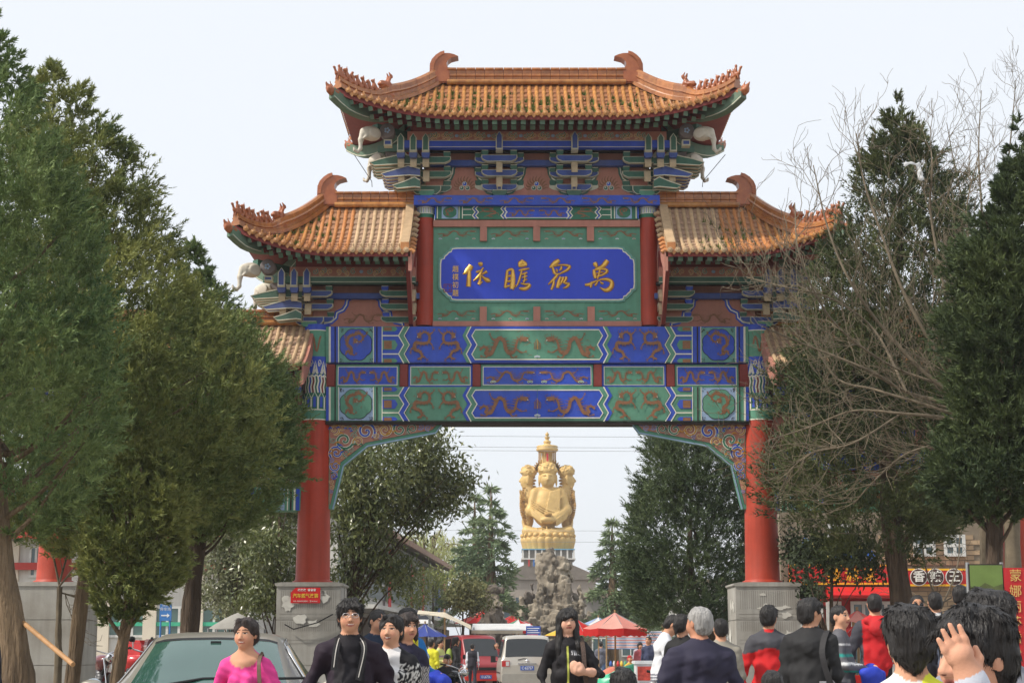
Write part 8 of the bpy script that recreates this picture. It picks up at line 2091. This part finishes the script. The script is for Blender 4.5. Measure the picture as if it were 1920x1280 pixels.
# tents and tarpaulins
def tent(label,px0,px1,py0,py1,D,m,name='tent',peak=None):
    a=at(px0,py1,D); b=at(px1,py0,D); t=thing(name,label,'tent',((a.x+b.x)/2,D,0)); w_=(b.x-a.x)/2; z0,z1=a.z,b.z
    P=[]
    N=10
    for i in range(N+1):
        r=[]
        for j in range(N+1):
            x=-w_+2*w_*i/N; y=-w_+2*w_*j/N; q=max(abs(x),abs(y))/w_; r.append((x,y,z0+(z1-z0)*(1-q)**.75-.05*math.sin(q*3)*abs(x*y)/(w_*w_)))
        P.append(r)
    mb=MB(); mb.grid(P,m); mb.build('canopy',t)
    for sx in (-1,1):
        for sy in (-1,1): mb=MB(); mb.tube([(sx*w_*.98,sy*w_*.98,0),(sx*w_*.98,sy*w_*.98,z0)],.022,steelM,6); mb.build('leg',t)
    return t
tent('pale grey peaked tent behind the sedan roof',398,492,1148,1178,33,cgr)
tent('dark tarpaulin shelter behind the man in the bright blue jacket',752,806,1142,1160,54,cloth('canvas_dark',S(70,72,80)))
tent('white canopy shelter beside the dark tarpaulin',778,812,1152,1168,58,cwh)
# long awning stall
aw=thing('awning_stall','stall with a long flat white awning edged in red beside the rock stack','stall',(at(940,1222,68).x,68,0))
a,b=at(886,1181,68),at(996,1177,68); w_=(b.x-a.x)/2; z=a.z
mb=MB(); mb.add([(-w_,-1.2,z),(w_,-1.2,z),(w_,1.2,z+.28),(-w_,1.2,z+.28),(-w_,-1.2,z-.04),(w_,-1.2,z-.04),(w_,1.2,z+.24),(-w_,1.2,z+.24)],[(0,1,2,3),(4,7,6,5),(0,4,5,1),(1,5,6,2),(0,3,7,4),(3,2,6,7)],cwh); mb.build('awning',aw)
mb=MB(); mb.box(-w_,w_,-1.22,-1.201,z-.14,z-.02,cw_); mb.build('awning_edge',aw); mb=MB(); mb.box(w_-.32,w_+.0,-1.235,-1.222,z-.13,z-.03,cr); mb.build('red_edge',aw)
for sx in (-1,1):
    for y in (-1.1,1.1): mb=MB(); mb.tube([(sx*(w_-.1),y,0),(sx*(w_-.1),y,z+.1)],.025,steelM,6); mb.build('post',aw)
mb=MB(); mb.box(-w_+.2,w_-.2,-.5,.4,0,.85,mat('stall_panel',S(150,120,104),.8,.2,2)); mb.build('counter',aw)
mb=MB(); mb.box(.0,.62,.42,.5,1.0,1.75,mat('red_poster',S(190,50,44),.6,.35,4)); mb.build('poster',aw)
for i in range(9):
    s=MB(); x=-w_+.5+i*.33; s.box(x-.13,x+.13,-.4,-.1,.851,.95+.06*(i%3),mat('goods_%d'%(i%5),[S(196,60,50),S(220,200,90),S(90,140,90),S(206,120,60),S(120,80,140)][i%5],.7)); s.build('goods_tray',aw)
# striped cloth stall
stp=thing('striped_stall','market stall hung with red, blue and white striped cloth','stall',(at(1190,1222,63).x,63,0))
def striped(name,w_,z0,z1,y,par,n=22):
    cs=[cloth('stripe_b',S(110,140,190)),cwh,cloth('stripe_r',S(206,110,110)),cwh]
    mb=MB()
    for i in range(n):
        a=z0+(z1-z0)*i/n; b=z0+(z1-z0)*(i+1)/n; mb.grid([[(-w_+2*w_*j/16,y+.05*math.sin(j*1.4),q) for q in (a,b)] for j in range(17)],cs[i%4])
    return mb.build(name,par)
striped('striped_cloth',1.0,at(0,1216,63).z,at(0,1182,63).z,0,stp)
for sx in (-1,1): mb=MB(); mb.tube([(sx*1.02,0,0),(sx*1.02,0,at(0,1170,63).z)],.03,poleM,6); mb.build('post',stp)
mb=MB(); mb.box(-1.0,1.0,-.9,-.2,0,.8,mat('stall_panel',S(150,120,104))); mb.build('counter',stp)
for i in range(14):
    k=MB(); x=-.9+.13*i; k.lathe([(.03,0),(.06,.02),(.05,.12),(.02,.2)],mat('toy_%d'%(i%5),[S(60,100,180),S(226,226,226),S(200,60,60),S(230,200,80),S(80,160,120)][i%5],.5),8,(x,-.5,.8)); k.build('hanging_toy',stp)
mb=MB()
# heaps, boxes and sheets on the ground
s=Sculpt(.2); s.ell((0,0,.3),(.75,.6,.5),0).ell((.4,0,.2),(.6,.5,.4),0); sa=at(1154,1222,56); th_=link('tarpaulin_heap',s.mesh('tarpaulin_heap',.07,[mat('salmon_tarp',S(196,116,96),.8,.12,2)],noise=lambda X:wob(X,5,.05)),None,(sa.x,56,0)); th_['label']='salmon tarpaulin thrown over a heap of goods beside the grey-jacket man'; th_['category']='tarpaulin'
s=Sculpt(.15); s.cap((-.5,0,.5),(.3,0,.95),.1,.12,0).ell((0,0,.45),(.8,.4,.35),0); sa=at(1172,1222,46); th_=link('plastic_sheet',s.mesh('plastic_sheet',.05,[mat('green_plastic',S(60,176,136),.35,.15,2)],noise=lambda X:wob(X,6,.05)),None,(sa.x,46,0)); th_['label']='bright green plastic sheet draped over goods below the pink parasol'; th_['category']='sheet'
def crate(label,px,D,w_,h_,z,m,m2=None):
    p=at(px,1222,D); t=thing('display_box',label,'box',(p.x,D,z)); mb=MB(); mb.box(-w_,w_,-.25,.25,0,h_,m); mb.build('body',t); mb=MB(); mb.box(-w_-.02,w_+.02,-.27,.27,h_+.001,h_+.05,plateW); mb.build('lid',t)
    if m2: mb=MB(); mb.box(-w_*.85,w_*.85,-.262,-.251,h_*.12,h_*.88,m2); mb.build('front_picture',t)
ta=thing('folding_table','small folding table under the red and white display box','table',(at(1205,1222,27).x,27,0))
mb=MB(); mb.box(-.32,.32,-.25,.25,.80,.84,poleM); mb.build('table_top',ta)
for sx in (-.28,.28):
    for sy in (-.2,.2): mb=MB(); mb.tube([(sx,sy,0),(sx,sy,.8)],.015,steelM,6); mb.build('leg',ta)
crate('white lidded display box with a red picture on the folding table',1206,27,.13,.28,.84,plateW,mat('box_picture',S(180,70,60),.5,.6,12))
ta2=thing('folding_table','folding table with red cloth before the red shopfront','table',(at(1595,1222,27.5).x,27.6,0))
mb=MB(); mb.box(-.5,.5,-.3,.3,.9,.94,cr); mb.box(-.5,.5,-.31,-.301,.45,.9,cr); mb.build('table_top',ta2)
for sx in (-.45,.45):
    for sy in (-.25,.25): mb=MB(); mb.tube([(sx,sy,0),(sx,sy,.9)],.015,steelM,6); mb.build('leg',ta2)
# blue notice board
nb_=thing('notice_board','blue notice board with white lines of print beside the awning stall','sign',(at(1000,1222,66).x,66,0))
a,b=at(987,1195,66),at(1014,1173,66); w_=(b.x-a.x)/2
mb=MB(); mb.box(-w_,w_,-.04,.04,a.z,b.z,plateB); bd=mb.build('board',nb_)
for k in range(5):
    l=MB(); z=b.z-.08-.08*k; l.box(-w_*.85,w_*(.85-.2*(k%2)),-.048,-.041,z-.02,z+.012,plateW if k<3 else mat('print_red',S(206,110,120),.6)); l.build('print_line',bd)
for sx in (-1,1): mb=MB(); mb.tube([(sx*w_*.9,0,0),(sx*w_*.9,0,a.z)],.02,steelM,6); mb.build('post',nb_)
# red advertisement pasted on the left plinth
pA,pB=at(545,1130,28.46),at(601,1101,28.46)
ad=thing('advert_sticker','red sticker with yellow and white characters pasted on a grey plinth','notice',(0,GD-.53,0))
sredA=mat('advert_red',S(206,34,38),.45,.06,3); mb=MB(); c=.05
mb.prism([(pA.x,pA.z),(pB.x,pA.z),(pB.x,pB.z),(pA.x+.08,pB.z),(pA.x,pB.z-.08)],-.024,-.018,sredA); adp=mb.build('sheet',ad)
yl=mat('advert_yellow',S(240,206,70),.5); wt=mat('advert_white',S(236,232,228),.5); xm=(pA.x+pB.x)/2; hh=pB.z-pA.z
text('汽车燃气改装',.074,yl,'lettering',adp,(xm+.0,-.027,pA.z+hh*.46),.001,bold=.001,sx=.95)
text('改改改  省省省',.046,wt,'lettering',adp,(xm+.02,-.027,pA.z+hh*.84),.001,bold=.001); text('地址: 南关西北角路口   ☎ 8676036',.026,wt,'lettering',adp,(xm,-.027,pA.z+hh*.12),.001)
text('生',.085,drk,'painted_character',adp,(pB.x+.05,-.016,pB.z-.10),.001)
# sagging black cable round the left plinth
p=at(545,1172,28.4); q=at(622,1152,28.4); cb=thing('slack_cable','slack black cable slung across the plinth below the red sticker','cable',(0,28.42,0)); mb=MB()
mb.tube([(p.x-.1,-.02,p.z+.02),(p.x+.05,-.03,p.z-.06),((p.x+q.x)/2+.1,-.03,(p.z+q.z)/2-.04),(q.x,-.03,q.z),(q.x+.02,.3,q.z+.03)],.011,strapM,6); mb.build('cable',cb)
# tall banner with a picture panel and gold characters
BD=9.0
bn=thing('portrait_banner','tall red banner with a green-toned picture panel and gold vertical characters','banner',(0,BD,0))
a,b,c=at(1815,1057,BD),at(1879,1060,BD),at(1962,1064,BD); zlo=.12
frm=mat('banner_red',S(182,34,40),.5,.06,2); mb=MB(); mb.box(b.x+.002,c.x,-.01,.01,zlo,c.z,frm); rp_=mb.build('red_panel',bn)
mb=MB(); mb.box(a.x,b.x,-.01,.01,zlo,a.z,mat('picture_dark',S(44,36,36),.5,.3,5)); pp=mb.build('picture_panel',bn)
h=a.z-at(0,1150,BD).z; W=b.x-a.x
mb=MB(); mb.poly([(a.x+.004,a.z-h*.52),(b.x-.004,a.z-h*.52),(b.x-.004,a.z-.006),(a.x+.004,a.z-.006)],-.012,mat('picture_green',S(104,126,64),.5,.15,9)); mb.poly([(a.x+.004,a.z-h*.66),(b.x-.004,a.z-h*.64),(b.x-.004,a.z-h*.40),(a.x+W*.7,a.z-h*.46),(a.x+W*.45,a.z-h*.38),(a.x+W*.2,a.z-h*.5),(a.x+.004,a.z-h*.44)],-.014,mat('picture_olive',S(84,92,52),.5,.3,14)); mb.build('picture_bands',pp)
gtx=mat('banner_gold',S(208,170,100),.5)
for i,ch in enumerate('蒙娜丽莎婚纱装'):
    p=at(1903,1080+29*i,BD); text(ch,.066,gtx,'lettering',rp_,(p.x,-.013,p.z),.001)
for x in (a.x,b.x,c.x): mb=MB(); mb.tube([(x,.015,0),(x,.015,a.z+.01)],.01,steelM,6); mb.build('stand_pole',bn)
# blue direction sign on the left, lamp post, leaning pole, plastic bag, wires
sg_=thing('direction_sign','blue direction sign with a white arrow on two blue posts behind the low cypress','sign',(at(308,1222,40).x,40,0)); a,b=at(297,1163,40),at(320,1132,40); w_=(b.x-a.x)/2; bl=mat('sign_blue',S(60,120,190),.5)
mb=MB(); mb.box(-w_,w_,-.03,.03,a.z,b.z,bl); bd=mb.build('board',sg_); mb=MB(); zc=a.z+.12; mb.prism([(-w_*.7,zc-.015),(w_*.3,zc-.015),(w_*.3,zc-.05),(w_*.75,zc),(w_*.3,zc+.05),(w_*.3,zc+.015),(-w_*.7,zc+.015)],-.036,-.031,plateW); mb.build('arrow',bd)
for k in range(2): text('公厕' if k else '停车场',.085,plateW,'lettering',bd,(0,-.034,a.z+.26+.10*k),.001)
for sx in (-1,1): mb=MB(); mb.tube([(sx*w_*.8,0,0),(sx*w_*.8,0,a.z)],.02,bl,6); mb.build('post',sg_)
lp=thing('lamp_post','pale round lamp post standing among the bushy trees behind the peaked tent','lamp post',(at(467,1222,46).x,46,0)); zt=at(467,925,46).z
mb=MB(); mb.lathe([(.10,0),(.10,.5),(.075,.55),(.06,zt)],poleW,14); mb.build('post',lp); mb=MB(); mb.tube([(0,0,zt-.05),(.3,0,zt+.15),(.7,0,zt+.18)],.03,poleW,7); mb.build('arm',lp); mb=MB(); mb.lathe([(.001,-.06),(.14,-.03),(.12,.05),(.001,.08)],poleW,12,(.75,0,zt+.16)); mb.build('lamp_head',lp)
st=thing('wooden_pole','smooth wooden pole wedged into the thickest bark trunk and sticking out','pole',(at(45,1222,16.7).x,16.7,0)); a=at(44,1167,16.97); b=at(137,1245,16.2); o=at(45,1222,16.7).x
d_=(b-a); e=b+d_*(b.z/(-d_.z)) if d_.z<0 else b
e=Vector((b.x+ (b.x-a.x)*.6,b.y+(b.y-a.y)*.6,b.z+(b.z-a.z)*.6))
mb=MB(); mb.tube([(a.x-o,a.y-16.7,a.z),(b.x-o,b.y-16.7,b.z)],.024,mat('smooth_wood',S(176,134,92),.6,.15,8),9); mb.build('shaft',st)
s=Sculpt(.03); s.ell((0,0,0),(.03,.03,.09),0).cap((0,0,.05),(-.10,.0,.09),.02,.012,0).cap((-.1,0,.09),(-.18,.02,.08),.012,.02,0).cap((0,0,-.05),(.02,0,-.12),.03,.035,0)
p=at(1724,318,22.6); o=link('plastic_bag',s.mesh('plastic_bag',.012,[cloth('bag_film',S(230,232,234),.04,.5)],noise=lambda X:wob(X,50,.01)),None,p); o['label']='torn white plastic bag caught in the bare branches'; o['category']='bag'
for i,(y0,y1,D_,lab) in enumerate(((812,819,62,'highest power line crossing behind the arch'),(833,839,66,'upper power line of the close pair behind the arch'),(839,846,66.4,'lower power line of the close pair behind the arch'),(992,994,120,'thin power line level with the statue lap'),(1013,1015,124,'lowest thin power line near the statue throne'))):
    a=at(-300,y0-4,D_); b=at(2300,y1+4,D_); t=thing('power_line',lab,'wire',(0,D_,0)); mb=MB()
    mb.tube([(a.x+(b.x-a.x)*k/24,0,a.z+(b.z-a.z)*k/24-.25*4*(k/24)*(1-k/24)+.2) for k in range(25)],(.007 if D_<100 else .011),steelM,4); mb.build('conductor',t)
# ============================================================= air
hz_=MB(); hz_.box(-260,260,-8,420,-1.2,30,MATS['plaza_concrete']); hb=hz_.build('haze',kind='stuff'); hb.data.materials.clear()
vm=bpy.data.materials.new('haze_air'); vm.use_nodes=True; vn=vm.node_tree.nodes; vn.clear(); vo=vn.new('ShaderNodeOutputMaterial'); pv=vn.new('ShaderNodeVolumePrincipled')
pv.inputs['Color'].default_value=(.92,.94,.97,1); pv.inputs['Density'].default_value=.0006; pv.inputs['Anisotropy'].default_value=.3
vm.node_tree.links.new(pv.outputs[0],vo.inputs['Volume']); hb.data.materials.append(vm)
